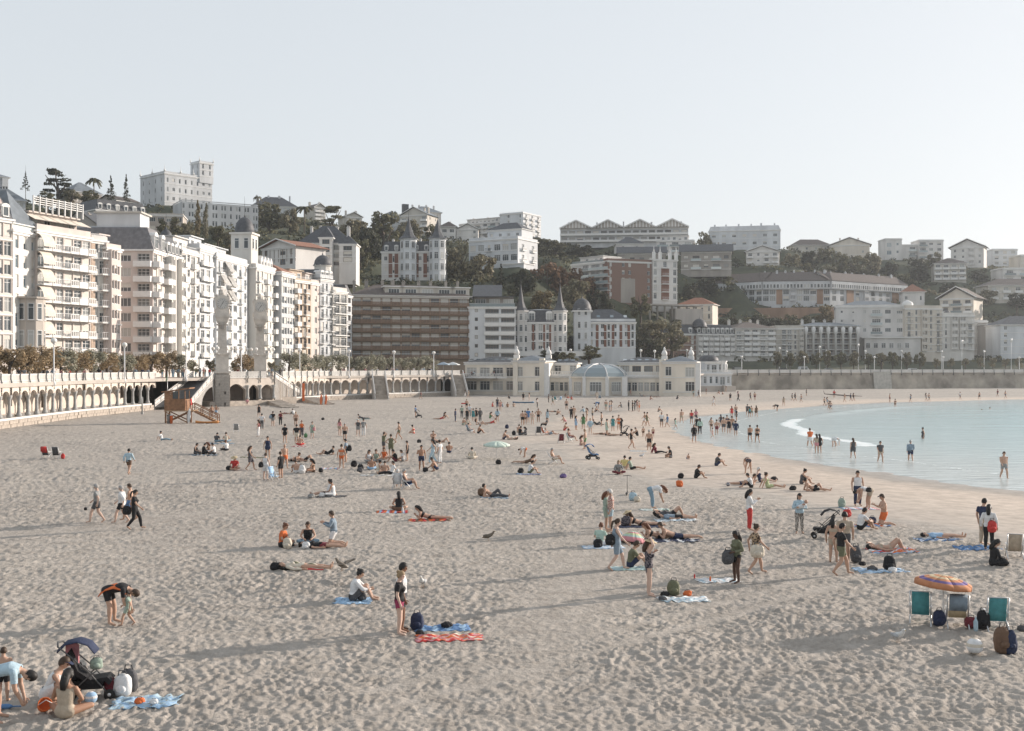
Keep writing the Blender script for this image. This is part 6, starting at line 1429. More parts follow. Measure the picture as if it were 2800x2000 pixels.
def hair_mesh(key, st):
    B_ = BODY[key]
    if ('hair', st) not in B_['g']:
        h, u, f = head_frame(POSE[key[0]]); H_, U, F_ = np.array(h), np.array(u), np.array(f); r = B_['co']-H_; up = r@U; fw = r@F_
        hd = (B_['near'] == IDX['head']) | (B_['near'] == IDX['neck']); Y = Vector((0, 1, 0))
        if st == 'C': m = hd & (up > .055-.1*np.clip(-fw, -.3, .3)*.3); off = .016
        elif st == 'H': m = hd & (up > .06); off = .02
        else: m = hd & (((up > .065) | (fw < -.012)) & (up > -.07) | ((fw < .02) & (up > .0))); off = .017
        def ex(b):
            if st == 'l': b.tube([h-f*.05+u*.06, h-f*.085-u*.05, h-f*.10-u*.17, h-f*.095-u*.30], [.075, .085, .08, .045], 8)
            if st == 'p': b.tube([h-f*.09+u*.04, h-f*.15+u*.0, h-f*.15-u*.14, h-f*.12-u*.26], [.03, .04, .032, .012], 7)
            if st == 'b': b.ball(h-f*.085+u*.09, .048, 8)
            if st == 'C': b.add([h+f*.07+u*.065+Y*.075, h+f*.07+u*.065-Y*.075, h+f*.175+u*.045-Y*.05, h+f*.175+u*.045+Y*.05, h+f*.07+u*.075+Y*.075, h+f*.07+u*.075-Y*.075, h+f*.175+u*.052-Y*.05, h+f*.175+u*.052+Y*.05], [(3, 2, 1, 0), (4, 5, 6, 7), (0, 1, 5, 4), (2, 3, 7, 6)])
            if st == 'H':
                n = 14; vs = []
                for rr, z in ((.09, .075), (.20, .05), (.20, .06), (.09, .09)):
                    for k in range(n): a = 6.2832*k/n; vs.append(h+f*(rr*math.cos(a))+Y*(rr*math.sin(a))+u*z)
                b.add(vs, [(i*n+k, i*n+(k+1) % n, (i+1)*n+(k+1) % n, (i+1)*n+k) for i in range(3) for k in range(n)], 0, True)
        B_['g'][('hair', st)] = shell(B_, m, off, 'hair', ex)
    return B_['g'][('hair', st)]
def skinmat(n, c): return mat('skin_'+n, c, .55, .06, 3, spec=.35)
SKIN = {'light': skinmat('light', (.46, .29, .21)), 'pale': skinmat('pale', (.56, .39, .31)), 'tan': skinmat('tan', (.36, .205, .135)), 'brown': skinmat('brown', (.20, .105, .065)), 'dark': skinmat('dark', (.09, .05, .035))}
CC = {'white': (.66, .66, .66), 'black': (.016, .016, .018), 'grey': (.26, .26, .255), 'dgrey': (.08, .08, .085), 'navy': (.025, .035, .075), 'blue': (.10, .20, .38), 'lblue': (.38, .50, .57), 'sky': (.30, .45, .62), 'red': (.50, .05, .045), 'orange': (.62, .15, .045),
 'pink': (.55, .24, .26), 'magenta': (.30, .04, .10), 'maroon': (.16, .03, .04), 'green': (.10, .22, .10), 'olive': (.14, .145, .09), 'mint': (.40, .52, .45), 'teal': (.07, .25, .27), 'yellow': (.60, .50, .22), 'lime': (.48, .52, .30), 'cream': (.58, .52, .43),
 'beige': (.42, .35, .27), 'brown': (.14, .085, .055), 'jeans': (.20, .29, .36), 'purple': (.14, .10, .24), 'straw': (.52, .42, .27), 'sage': (.30, .37, .31), 'slate': (.22, .28, .34)}
def cloth(c): return mat('cloth_'+c, CC[c], .85, .14, 9, bump=.25, bscale=30)
HAIR = {'k': (.012, .010, .009), 'b': (.05, .03, .018), 'd': (.26, .18, .10), 'g': (.30, .29, .28), 'w': (.55, .54, .52), 'r': (.13, .05, .025)}
def hairmat(c): return mat('hair_'+c, HAIR[c], .6, .2, 12)
def check_mat():
    m = bpy.data.materials.new('cloth_check'); m.use_nodes = True; N = m.node_tree.nodes; L = m.node_tree.links; t = N.new('ShaderNodeTexCoord'); c = N.new('ShaderNodeTexChecker'); c.inputs['Scale'].default_value = 22
    c.inputs['Color1'].default_value = (.30, .10, .08, 1); c.inputs['Color2'].default_value = (.55, .48, .42, 1); L.new(t.outputs['Object'], c.inputs[0]); L.new(c.outputs[0], N['Principled BSDF'].inputs['Base Color']); N['Principled BSDF'].inputs['Roughness'].default_value = .9
    return m
def spot_mat(name, c1, c2, sc_=16):
    m = bpy.data.materials.new(name); m.use_nodes = True; N = m.node_tree.nodes; L = m.node_tree.links; t = N.new('ShaderNodeTexCoord'); v = N.new('ShaderNodeTexNoise'); v.inputs['Scale'].default_value = sc_; v.inputs['Detail'].default_value = 2
    r = N.new('ShaderNodeValToRGB'); r.color_ramp.interpolation = 'CONSTANT'; r.color_ramp.elements[0].color = (*c1, 1); r.color_ramp.elements[1].color = (*c2, 1); r.color_ramp.elements[1].position = .5
    L.new(t.outputs['Object'], v.inputs['Vector']); L.new(v.outputs[0], r.inputs[0]); L.new(r.outputs[0], N['Principled BSDF'].inputs['Base Color']); N['Principled BSDF'].inputs['Roughness'].default_value = .9
    return m
MATS['cloth_check'] = check_mat(); MATS['cloth_leopard'] = spot_mat('cloth_leopard', (.05, .03, .02), (.42, .31, .2)); MATS['cloth_pattern'] = spot_mat('cloth_pattern', (.10, .09, .08), (.45, .42, .38), 24); MATS['cloth_darkpattern'] = spot_mat('cloth_darkpattern', (.02, .02, .03), (.16, .14, .15), 20)
for k in ('check', 'leopard', 'pattern', 'darkpattern'): CC[k] = (.3, .3, .3)
def slot(o, m): o.material_slots[0].link = 'OBJECT'; o.material_slots[0].material = m; return o
GNAME = {'tee': 'shirt', 'tank': 'tank_top', 'long': 'long_sleeved_shirt', 'pon': 'robe', 'bik': 'bikini_top', 'swim': 'swimsuit', 'dress': 'dress', 'sho': 'shorts', 'bri': 'swim_briefs', 'tro': 'trousers', 'ski': 'skirt', 'hot': 'shorts', 'longskirt': 'long_skirt'}
GSAY = {'tee': 'T-shirt', 'tank': 'top', 'long': 'shirt', 'pon': 'robe', 'bik': 'bikini', 'swim': 'swimsuit', 'dress': 'dress', 'sho': 'shorts', 'bri': 'swim briefs', 'tro': 'trousers', 'ski': 'skirt', 'hot': 'shorts', 'longskirt': 'long skirt'}
CSAY = {'lblue': 'pale blue', 'sky': 'light blue', 'dgrey': 'dark grey', 'darkpattern': 'dark patterned', 'pattern': 'patterned', 'jeans': 'blue denim', 'check': 'checked', 'slate': 'grey-blue', 'lime': 'yellow-green'}
PSAY = {'stand': 'standing', 'hips': 'standing hands on hips', 'phone': 'standing arms forward', 'cradle': 'standing arms folded', 'carry': 'standing', 'armup': 'standing', 'talk': 'standing', 'walk': 'walking', 'knees': 'sitting knees up', 'out': 'sitting legs out',
 'cross': 'sitting cross-legged', 'back': 'lying flat', 'backknees': 'lying knees up', 'prone': 'lying face down', 'bend': 'bending over', 'kneel': 'kneeling', 'recline': 'reclining', 'chair': 'seated low', 'crouch': 'crouching'}
MARKS = [(500, 1130, 'the lifeguard hut'), (1358, 1257, 'the pale green parasol'), (1431, 1102, 'the blue canoe'), (620, 1110, 'the near clock tower'), (2579, 1716, 'the striped parasol'), (2254, 1474, 'the black stroller'), (1600, 1085, 'the spa rotunda'),
         (746, 1314, 'the blue folding chair'), (1728, 1480, 'the pastel beach shelter'), (1715, 1351, 'the kick scooter'), (246, 1909, 'the loaded stroller'), (1620, 1254, 'the blue pushchair'), (1145, 1143, 'the far pushchair'), (985, 1285, 'the heap of black bags'), (1010, 1085, 'the stone steps'), (1985, 1178, 'the shoreline group')]
def where(px, py):
    if px > 2000 and py < 1140: return 'on the far beach'
    best = min(MARKS, key=lambda m: ((px-m[0])/1.0)**2+((py-m[1])*2.2)**2); dx, dy = px-best[0], py-best[1]
    return (('right of ' if dx > 0 else 'left of ') if abs(dx) > abs(dy)*1.3 else ('in front of ' if dy > 0 else 'behind '))+best[2]
PEOPLE = []
def person(px, py, pose, a, sx, hair, top, bot, skin='light', sc_=1.0, label=None, z=0.0, loc=None, group='people on the beach', extra=None):
    PEOPLE.append((px, py, pose, a, sx, hair, top, bot, skin, sc_, label, z, loc, group, extra))
# photo column, row of the feet or seat, pose, heading (0 right, 90 away, 180 left, -90 to the camera), sex, hair (style+colour), upper, lower, skin, size | label
TABLE = '''
352 1298 walk 80 m sk long.lblue sho.brown light 1|man in pale blue shirt and brown shorts walking away across the open sand
265 1431 walk 178 m sg tee.grey sho.dgrey pale 1|man in grey T-shirt and dark shorts walking left with shoes in hand
333 1431 walk 182 m sg pon.white sho.black pale 1|grey-haired man wrapped in a white towel robe walking left
356 1424 walk 180 m sb none sho.blue light 1|shirtless bearded man walking left behind the woman in black
368 1448 walk 10 f pk tee.black tro.black light 1|ponytailed woman in black trousers and T-shirt walking right
443 1206 out 0 f bk tee.white tro.jeans light 1|woman in white T-shirt and jeans sitting alone right of the lone walker
534 1242 cross 0 f sk tank.black tro.dgrey light 1|
556 1243 cross 30 m sk long.black tro.black light 1|
571 1240 cross 190 f lr tee.brown tro.slate light 1|
586 1243 cross 180 m sk tee.white tro.black light 1|
592 1211 cross 70 m sk tee.dgrey tro.jeans light 1|
618 1210 cross 100 f bb tank.cream tro.jeans light 1|
620 1233 cross 150 f br tee.white tro.black light 1|
642 1287 cross -90 f Hd tee.red sho.red light 1|person in red with a straw hat sitting on the sand
684 1287 walk 5 f lb tank.dgrey ski.darkpattern light 1|woman in dark top and black wrap walking right
591 1141 hips -90 m sb none sho.sky tan 1|shirtless man hands on hips beside the lifeguard hut steps
579 1143 stand -60 m sk none sho.navy tan 1|
708 1141 walk -70 f lk dress.black none light 1|
746 1166 stand 80 m sk tee.black sho.grey light 1|
767 1165 stand 90 f bk tank.maroon tro.black light 1|
784 1133 back 0 f lk tank.maroon bri.black light 1|
803 1135 knees 150 m sk tee.white tro.grey light 1|
707 1194 stand 170 f lb tank.maroon tro.white light 1|
716 1175 stand 90 m sk tee.white tro.dgrey light 1|
779 1212 stand 80 f bk tee.black hot.black light 1|
809 1167 stand -90 m sd none sho.brown light 1|
811 1215 stand 90 m sk tee.black sho.cream light 1|
825 1197 stand -100 f br tank.orange longskirt.darkpattern light 1|
820 1221 cross 90 m sb none sho.red light 1|shirtless man seen from behind sitting on a red towel
854 1201 stand -90 f bb dress.sage none pale 1|
929 1194 stand 60 f lb tank.pink hot.beige pale 1|
943 1206 stand -80 m sg none sho.black light 1|
979 1194 talk -90 m sw tank.dgrey sho.grey pale 1|
994 1194 stand 100 f bb tee.grey tro.white pale 1|
992 1146 prone 180 m sk tee.dgrey tro.dgrey light 1|
1091 1203 walk 182 m sk none hot.olive light 1|
1131 1186 cross 160 f bk bik.red bri.red light 1|
1136 1143 stand 0 f bb tee.blue hot.dgrey light 1|
732 1258 stand -80 f bk tank.navy hot.navy light 1|
778 1283 walk -60 m 0b none sho.orange light 1|bald shirtless man in orange shorts walking toward the camera
726 1314 stand 75 f sb dress.white none pale 1|woman in white dress seen from behind, left of the blue folding chair
768 1311 stand 150 m Cw tee.black sho.black light 1|man in black with a pale cap holding the blue folding chair
800 1263 prone -20 f bb bik.black bri.black light 1|
835 1263 backknees 0 m sk none sho.black light 1|
897 1245 recline 180 m sk tee.black sho.black light 1|
934 1283 stand 95 f bb bik.orange bri.orange light 1|woman in orange bikini seen from behind
946 1266 stand 180 m sk tee.slate sho.dgrey light 1|
811 1295 knees 120 m sb none sho.white light 1|
857 1293 cross 175 f lk bik.brown bri.brown tan 1|
1008 1266 cross -60 f lk tank.white tro.grey light 1|
1029 1264 cross -90 f bb tank.sage tro.grey light 1|
1051 1258 cross -90 f lb tank.orange bri.orange light 1|
1049 1242 armup 30 m sb tee.olive sho.dgrey light 1|
1069 1249 hips 90 f bb dress.olive none light 1|
1083 1264 knees 180 m sk tee.black sho.maroon light 1|
1102 1264 cross 190 m sb tee.white sho.grey light 1|
1114 1264 stand 180 m sk tank.black sho.black light .88|
1016 1286 cross 90 m sb none sho.sky tan 1|
1034 1296 cross 20 f bk tank.cream bri.cream light 1|
1052 1296 cross 90 m sb none sho.grey light 1|
1071 1298 out 190 m sk tee.white tro.black light 1|
1152 1287 talk -75 m sk none sho.navy tan 1|shirtless man in navy trunks facing the camera beside a black bag
1184 1270 walk 190 f lk tank.lblue tro.lblue light 1|
1203 1269 stand 150 m sk tee.white tro.white light 1|
1194 1289 crouch 180 m sk none sho.navy tan 1|
1185 1203 knees -90 m sb none sho.dgrey light 1|
1212 1211 backknees 0 f lk bik.brown bri.brown light 1|
1228 1240 knees 90 m sk none sho.navy tan 1|
897 1357 out 200 m sk tee.white sho.black light 1|man in white T-shirt sitting beside the woman in white
911 1359 cross 170 f bk tank.white tro.white tan 1|woman in white trousers sitting cross-legged in front of the man in white T-shirt
1088 1337 chair 90 f sw tee.white sho.cream pale 1|white-haired woman in a low chair seen from behind
1112 1338 chair 10 m sg none sho.navy light 1|grey-haired shirtless man in a striped folding chair
1091 1399 cross 100 f lk tank.black sho.brown light 1|long-haired woman in strapless black top sitting on an orange towel
1175 1422 prone 180 f lk bik.black bri.black light 1|woman in black bikini lying face down on a red towel
771 1495 cross -10 f br tee.orange tro.black light 1|woman in orange T-shirt sitting at the left of the picnic group
842 1486 cross -80 f lb tank.black tro.jeans light 1|long-haired woman in black top sitting in the middle of the picnic group
913 1488 kneel 180 m sb long.slate sho.white light 1|man in grey-blue hoodie and white shorts kneeling in the picnic group
880 1499 back 0 f bk tee.black hot.maroon light 1|person in black lying flat with boots in front of the picnic group
830 1560 back 0 f lk long.cream none light 1|person asleep under a striped blanket
966 1642 knees 5 f bk long.white sho.dgrey light 1|woman in white shirt sitting on a blue towel
1098 1727 stand 10 m sk tee.white sho.dgrey brown 1.06|tall man in white T-shirt standing behind the woman in black and magenta
1092 1737 stand 0 f bd tee.black hot.magenta pale .97|woman in black and magenta standing beside a blue towel
306 1709 bend 0 m sb tee.black sho.black light 1.02|man in black with an orange towel bending over a small boy
350 1712 walk 185 m sk tee.sage sho.sage light .56|small boy in grey-green outfit beside the bending man
-12 1981 bend 10 m sk tee.lblue sho.navy light 1|dark-haired man in pale blue leaning in at the left edge
9 1925 stand 100 m sb none sho.black light .66|shirtless boy in black and yellow shorts at the left edge
129 1933 crouch 5 f Ck tank.white ski.white light 1|woman in dark cap and white skirt crouching by the loaded stroller
178 1969 cross 88 f lk swim.beige none tan 1|woman with a dark braid sitting with her back to the camera
1151 1092 walk 180 m sb tee.maroon sho.dgrey light 1|
1272 1087 walk 180 f lb tee.grey tro.white light 1|
1281 1088 walk 185 m sb tee.beige sho.beige light 1|
1398 1079 walk 0 f lb tee.red hot.red light 1|
1394 1092 crouch 180 m sk tee.black tro.black light 1|
1276 1120 stand -90 m sk none sho.black light 1|
1205 1148 prone 0 f lk tank.red bri.red light 1|
1214 1146 knees 0 f lk tank.dgrey sho.dgrey light 1|
1245 1154 stand 0 m sk long.navy tro.navy light 1|
1263 1144 stand 90 f sk tee.sage tro.dgrey light 1|
1277 1153 stand 100 m sk tank.black tro.black light 1|
1284 1142 stand -90 m sk tee.white tro.grey light 1|
1294 1152 stand 90 f bk dress.teal none light 1|
1302 1151 stand 90 f bk dress.black none light 1|
1313 1153 stand 120 m sb long.dgrey tro.dgrey light 1|
1340 1144 knees 0 f lb tank.green sho.green light 1|
1360 1155 stand 90 f lb pon.lblue hot.black light 1|
1360 1116 stand 60 m sk tee.dgrey tro.navy light 1|
1368 1124 stand -80 f bb bik.pink bri.pink light 1|
1266 1163 knees 40 m sb none sho.sage light 1|
1279 1165 cross 90 f bb tank.cream bri.black light 1|
1312 1163 recline 0 f lb bik.white bri.white light 1|
1342 1159 prone 10 f br tank.red bri.red light 1|
1284 1186 chair 30 m sb none sho.grey pale 1|
1308 1186 knees 20 m sb none sho.black tan 1|
1377 1202 knees 0 m sb none sho.navy light 1|
1391 1202 backknees 180 f lb bik.cream bri.cream pale 1|
1417 1184 knees 60 m sb none sho.beige light 1|
1421 1190 cross 30 m sk tee.black tro.dgrey light 1|
1438 1190 cross 180 f lk long.dgrey tro.dgrey light 1|
1429 1163 stand 90 m sb none sho.black light 1|
1436 1162 stand 95 f bb bik.brown bri.brown light 1|
1444 1156 stand 85 m sb tee.blue sho.blue light 1|
1456 1162 stand 90 f bb bik.cream bri.cream pale 1|
1472 1155 hips -90 m sk none hot.black tan 1|
1497 1155 stand 90 f lk dress.lblue none pale 1|
1469 1116 stand 0 f lk tank.white tro.black light 1|
1431 1097 stand -90 m sk tee.black sho.black tan 1|
1447 1098 stand 180 f lb bik.white bri.white light 1|
1346 1113 cross 0 f br tee.red sho.red light 1|
1375 1113 knees 180 m sb tee.slate sho.slate light 1|
1388 1114 knees -90 m sb none sho.brown tan 1|
1405 1113 knees 90 f bb bik.beige bri.beige light 1|
1500 1102 stand 0 m sk tee.black tro.black light 1|
1511 1108 walk 0 m sk tank.teal sho.olive light 1|
1549 1121 stand -90 m sk none sho.black light 1|
1545 1087 knees 0 f lk bik.black bri.black light 1|
1553 1090 cross 90 m sb none sho.red light 1|
1562 1094 cross -60 f lb tank.red bri.black light 1|
1515 1128 back 0 m sk none sho.black light 1|
1523 1135 knees 0 m sb none sho.brown light 1|
1503 1189 recline 0 m sg none sho.slate light 1|
1492 1170 chair 180 m sk tee.dgrey tro.black light 1|
1543 1178 knees 0 m sb none sho.red light 1|
1546 1156 crouch 180 m sk none sho.pink light 1|
1562 1147 stand 90 m sk tee.black tro.black light 1|
1569 1144 stand 90 m sb none sho.beige light 1|
1575 1177 stand 30 f lk dress.sky none light 1|
1595 1175 stand 95 f lb dress.green none light 1|
1614 1189 stand -90 f bd pon.lblue bri.white pale 1|
1605 1153 talk 180 f lb bik.olive bri.olive light 1|
1620 1150 talk 0 m sk tee.beige sho.dgrey light 1|
1632 1163 recline 0 m sk tee.black tro.dgrey light 1|
1559 1206 chair 0 f bb tank.maroon sho.maroon light 1|
1600 1229 talk 175 m sd none sho.green light 1|shirtless man in green shorts shaking a pink towel
1588 1218 cross 0 f lb bik.pink bri.pink light 1|
1645 1166 stand 180 m sk none sho.black light 1|
1659 1192 stand 20 f bk dress.mint none light 1|
1676 1180 stand 90 f bk dress.teal none light 1|
1692 1177 stand -90 f bb bik.orange bri.orange light 1|
1646 1189 back 180 m sb none sho.brown light 1|
1678 1192 back 0 f bk bik.beige bri.beige light 1|
1699 1186 stand 170 f lk long.black tro.black light 1|
1719 1125 stand 0 m sk long.black tro.black light 1|
1730 1126 stand 180 m sk tee.black tro.black light 1|
1736 1124 stand 180 f lk long.dgrey tro.black light 1|
1742 1123 stand 0 f lb tank.maroon hot.brown light 1|
1748 1127 stand 180 m sk none sho.orange light 1|
1636 1118 bend 180 m sk long.blue sho.navy light 1|
1657 1123 stand 90 m sb none sho.sage light 1|
1667 1126 stand 0 m sk none sho.slate light 1|
1672 1124 stand 180 f lb tank.beige hot.jeans light 1|
1597 1128 knees 180 f bk tee.lblue tro.lblue light 1|
1628 1127 knees 0 m sk none sho.black light 1|
1700 1115 knees 180 m sk tee.grey sho.grey light 1|
1763 1165 walk 180 m sk none sho.white light 1|
1769 1166 walk 0 m sk tank.olive sho.olive light 1|
1726 1228 walk 10 f bb swim.black none light 1.02|woman in black swimsuit walking right of the blue pushchair
1775 1231 stand 85 m sg none sho.black light 1.02|grey-haired shirtless man in black shorts seen from behind
1759 1195 stand 100 m sk none sho.brown light .62|
1743 1192 knees 180 m sk tank.black sho.black light 1|
1786 1196 stand 90 m sk none sho.maroon light .6|
1783 1222 cross 150 f bb tank.cream bri.cream light 1|
1291 1255 cross 95 f bk long.cream tro.cream light 1|person in a cream top sitting with back turned, left of the pale green parasol
1435 1251 bend 190 f sk tee.white hot.orange light .72|child in white T-shirt bending over, right of the pale green parasol
1440 1268 prone -20 f lb tank.brown bri.brown light 1|
1448 1296 knees 0 m sk tee.white sho.olive light 1|man in white T-shirt sitting knees up in front of the pale green parasol
1515 1269 chair 0 m sg none sho.cream light 1|
1345 1362 recline 0 m sk none tro.dgrey light 1|shirtless man in dark trousers reclining against a bag
1691 1296 cross -90 f ld long.grey tro.maroon pale 1|woman in grey top sitting beside the couple in yellow and green
1708 1281 cross 80 m sk tee.yellow sho.beige light 1|man in yellow T-shirt sitting with back to the camera
1727 1284 out 0 m sk tee.sage sho.black light 1|man in grey-green T-shirt sitting with legs stretched right
1794 1240 out 0 f lb long.maroon tro.black light 1|
1834 1252 cross 180 m sk tee.black sho.dgrey tan 1|
1879 1257 crouch -60 m sb none sho.blue light .5|toddler in blue shorts crouching on the sand
1959 1274 knees 0 m sb tee.dgrey sho.navy light 1|
1903 1308 knees 0 m Cs tee.black sho.black tan 1|person in black T-shirt and blue cap sitting beside a black bag
2046 1296 bend 90 f bk bik.darkpattern bri.darkpattern light 1|
2054 1334 knees 170 m sk tee.white sho.black light 1|
2079 1318 out -20 f sw swim.navy none pale 1|
2100 1335 out 0 f bb tank.lime sho.lime light 1|
2036 1326 prone 0 m sb none sho.navy light 1|
1784 1391 bend 0 f lr tee.white tro.jeans light 1.04|woman in white top and jeans bending over her things
1848 1421 back 0 m sk tee.slate sho.black light 1|man in grey-blue top lying flat beside a dozing woman
1838 1414 backknees 0 f lk tee.dgrey hot.black light 1|dozing woman with raised knees behind the man in grey-blue top
1670 1455 stand 178 m sw long.check sho.lblue light 1.06|white-haired man in a checked shirt standing close to a woman
1657 1450 stand 0 f lr long.sage ski.sage light .98|auburn-haired woman pressed against the man in the checked shirt
1752 1437 prone 180 f Hd bik.black bri.black light 1|woman in sun hat and black bikini lying face down
1800 1474 prone 185 f lr bik.black bri.black light 1|auburn-haired woman in black bikini lying beside a man in navy trunks
1846 1476 prone 180 m sb none sho.navy light 1.04|man in navy trunks lying face down on a dark towel
1640 1492 cross 60 f br tee.mint sho.white pale 1|woman in mint top sitting on a blue towel left of the pastel beach shelter
1686 1560 walk 5 f pb dress.slate none pale 1.0|woman in a short grey-blue dress with black backpack walking right
1724 1552 knees 0 m Cb tee.olive sho.navy light 1.05|man in olive T-shirt and cap sitting knees up
1774 1630 armup 0 f Hd swim.darkpattern none pale 1.02|woman in dark patterned swimsuit shading her head with one arm
2014 1596 carry 200 f lk long.olive bri.black dark 1.0|woman in olive shirt holding a dark backpack
2066 1571 walk 8 f bb tee.leopard ski.leopard light .98|woman in leopard print holding a large white bag
2049 1452 phone 0 f lk long.white tro.red light 1.0|woman in red trousers and white sweater taking a photograph
2186 1459 cradle -95 f lk long.lblue tro.pattern light 1.0|woman in pale blue shirt cradling a baby
2192 1324 knees 0 f bk swim.dgrey none light 1|
2224 1343 recline 0 m sk none sho.black light 1|shirtless man in black shorts reclining toward the right
2345 1384 stand -90 m sk tank.white tro.navy light 1.05|man in white tank top and dark trousers facing the camera
2374 1392 bend 178 m sk tank.white sho.beige light 1.02|man with a backpack bending toward the man in white tank top
2418 1436 kneel 180 m Ck none sho.orange light 1.08|shirtless boy in orange shorts kneeling with a cap in hand
2352 1449 knees 10 m sk tee.white sho.black light 1.05|man in white T-shirt sitting left of the kneeling boy
2279 1540 stand 60 f lk bik.beige bri.beige light .96|woman in beige bikini beside the black stroller
2310 1536 stand 80 m sk tee.beige sho.dgrey light 1.04|man in beige T-shirt seen from behind next to the black stroller
2300 1573 walk 0 m sk tee.black sho.olive light 1.0|man in black T-shirt and olive shorts striding right
2575 1473 back 0 m sk tee.sky none light 1|person in light blue T-shirt lying on a blue towel
2432 1505 backknees 0 f lk bik.beige bri.beige light 1|woman in beige bikini lying on a striped towel with knees up
2690 1491 stand 30 m sk tee.navy tro.beige light 1.06|man in navy T-shirt looking down beside a blue towel
2704 1504 stand 60 f lk long.white tro.black light 1.0|woman in white shirt with a red bag on her shoulder
2716 1549 cross 0 f lk long.black tro.black light 1|woman dressed all in black sitting on the sand
2215 1223 walk 100 m sb tee.orange sho.white light 1|
2233 1241 stand 90 f lb tank.beige hot.pink light 1|
2241 1241 stand 90 f lk tank.black hot.black light 1|
2281 1226 bend -60 m sw tee.white hot.white pale 1|
2333 1254 walk 90 f lb tank.dgrey ski.dgrey light 1|
2407 1265 walk -90 m sk tee.dgrey hot.beige light 1|
2490 1263 walk 80 m sg long.slate sho.navy light 1|
2524 1213 stand 180 f bk tank.dgrey hot.dgrey light 1|
2745 1309 walk -90 m sb none sho.grey light 1|shirtless man in grey shorts walking on wet sand carrying shoes
2125 1126 bend 180 m sk tee.black sho.black light 1|
2143 1111 walk 90 f lb tank.beige hot.beige light 1|
2166 1097 walk 0 m sk tee.grey sho.black light 1|
2174 1098 walk 0 m sk tee.black sho.black light 1|
2191 1101 walk 180 m sb none sho.dgrey light 1|
2205 1083 stand 0 m sk tee.dgrey sho.dgrey light 1|
2254 1111 walk 0 m sk none sho.black light 1|
2262 1111 walk 0 f lb tank.slate hot.slate light 1|
2267 1126 walk 180 f lk bik.black bri.black light 1|
2272 1126 walk 180 m sk none sho.navy light 1|
2281 1089 stand 90 m sb tee.red sho.dgrey light 1|
2310 1101 walk 180 m sb none sho.beige light 1|
2326 1098 walk 0 m sk tee.navy sho.black light 1|
2334 1098 walk 0 f lk tank.black hot.black light 1|
2433 1101 stand 0 m sb none sho.maroon light 1|
2448 1120 walk 90 f bk bik.brown bri.brown light 1|
2490 1103 walk 180 f lb tank.slate hot.black light 1|
2532 1098 walk 0 f lb tank.grey hot.grey light 1|
2540 1098 walk 0 m sk none sho.black light 1|
2625 1094 walk 0 m sk tee.white sho.dgrey light 1|
2678 1094 walk 90 m sk none sho.black light 1|
2728 1086 walk 180 m sk tee.maroon sho.black light 1|
2749 1091 walk 0 m sk none sho.navy light 1|
1867 1077 stand 0 f lk tank.pink hot.white light 1|
1885 1073 knees 0 m sk tee.red sho.red light 1|
1894 1084 stand 90 f lb dress.beige none light 1|
1896 1087 stand 0 m sk tee.teal sho.black light 1|
1910 1089 walk 0 m sk tee.dgrey sho.dgrey light 1|
1931 1079 stand 180 m sk tee.maroon sho.dgrey light 1|
1967 1078 knees 180 f lk bik.pink bri.pink light 1|
1975 1079 cross 0 m sk none sho.black light 1|
1985 1074 walk 180 f lb tank.beige hot.beige light 1|
1997 1097 walk 90 m sk tee.black sho.black light 1|
2018 1090 stand 0 f lk tee.pink hot.black light 1|
2019 1098 walk 180 m sk tee.black tro.black light 1|
2052 1096 walk 0 f lk dress.dgrey none light 1|
2064 1095 stand 90 m sk none sho.maroon light 1|
1632 1092 stand 90 f lb dress.cream none light 1|
1655 1078 crouch 0 m sk tee.black sho.black light 1|
1724 1083 walk 0 f lb bik.pink bri.pink light 1|
1741 1080 knees 180 m sb none sho.beige light 1|
1755 1085 recline 0 m sk tee.grey sho.grey light 1|
1795 1087 back 0 f lk bik.black bri.black light 1|
1778 1094 knees 0 f lb bik.pink bri.pink light 1|
1820 1080 knees 180 m sk none sho.navy light 1|
1848 1083 stand 90 m sb tee.orange sho.beige light 1|
1850 1093 crouch 0 f lk tee.dgrey tro.dgrey light 1|
1800 1127 knees 0 m sk none sho.grey light 1|
1809 1169 stand -90 m sk tee.white sho.dgrey light 1|
1825 1169 walk 180 m sk tee.blue sho.slate light .92|
1847 1174 walk 0 f lk tee.mint hot.mint light .75|
1864 1158 walk 100 m sb none sho.beige light 1|
1891 1160 stand 90 m sk tank.red sho.dgrey light 1|
1903 1154 stand 90 f lb tee.pink hot.dgrey light 1|
1906 1181 stand 80 m sk tank.black sho.black light 1|
1914 1188 stand 95 f lk long.mint tro.black light 1|
1898 1212 walk -90 f lb long.black sho.dgrey light 1|woman in an open black shirt walking along the wet edge toward the camera
1945 1182 stand -80 f lk bik.beige bri.brown light 1|
1948 1199 walk 0 f bb bik.pink bri.pink pale .62|child in a pink swimsuit running below the shoreline group
1960 1190 stand 100 m sb none sho.maroon light 1|
1971 1171 stand 90 f lk swim.dgrey none light 1|
1979 1184 stand 85 m sk none sho.dgrey light 1|
1988 1176 stand 90 f bb bik.navy bri.navy light 1|
1993 1187 stand 80 m sk tank.black sho.black light 1|
2002 1179 stand 95 m sk none sho.dgrey tan 1|
2012 1193 stand 90 m sk long.navy sho.navy light 1|
2014 1154 stand 180 m sk tee.black sho.black light 1|
2001 1145 stand 90 f lr tank.red hot.red light 1|
2012 1139 walk 90 m sk none sho.slate light 1|
1952 1111 walk 180 f lb dress.white none light 1|
2044 1139 walk 90 m sk tee.dgrey sho.black light 1|
2050 1144 walk 90 f lk tank.teal hot.dgrey light 1|
2055 1142 walk 90 m sb none sho.olive light 1|
2068 1144 walk 90 f lb tank.brown hot.brown light 1|
2051 1209 walk 95 m sk none hot.black tan 1|shirtless man in black trunks wading away from the camera
2071 1212 walk 95 f bk bik.black bri.black tan 1|woman in black bikini wading beside the man in black trunks
'''
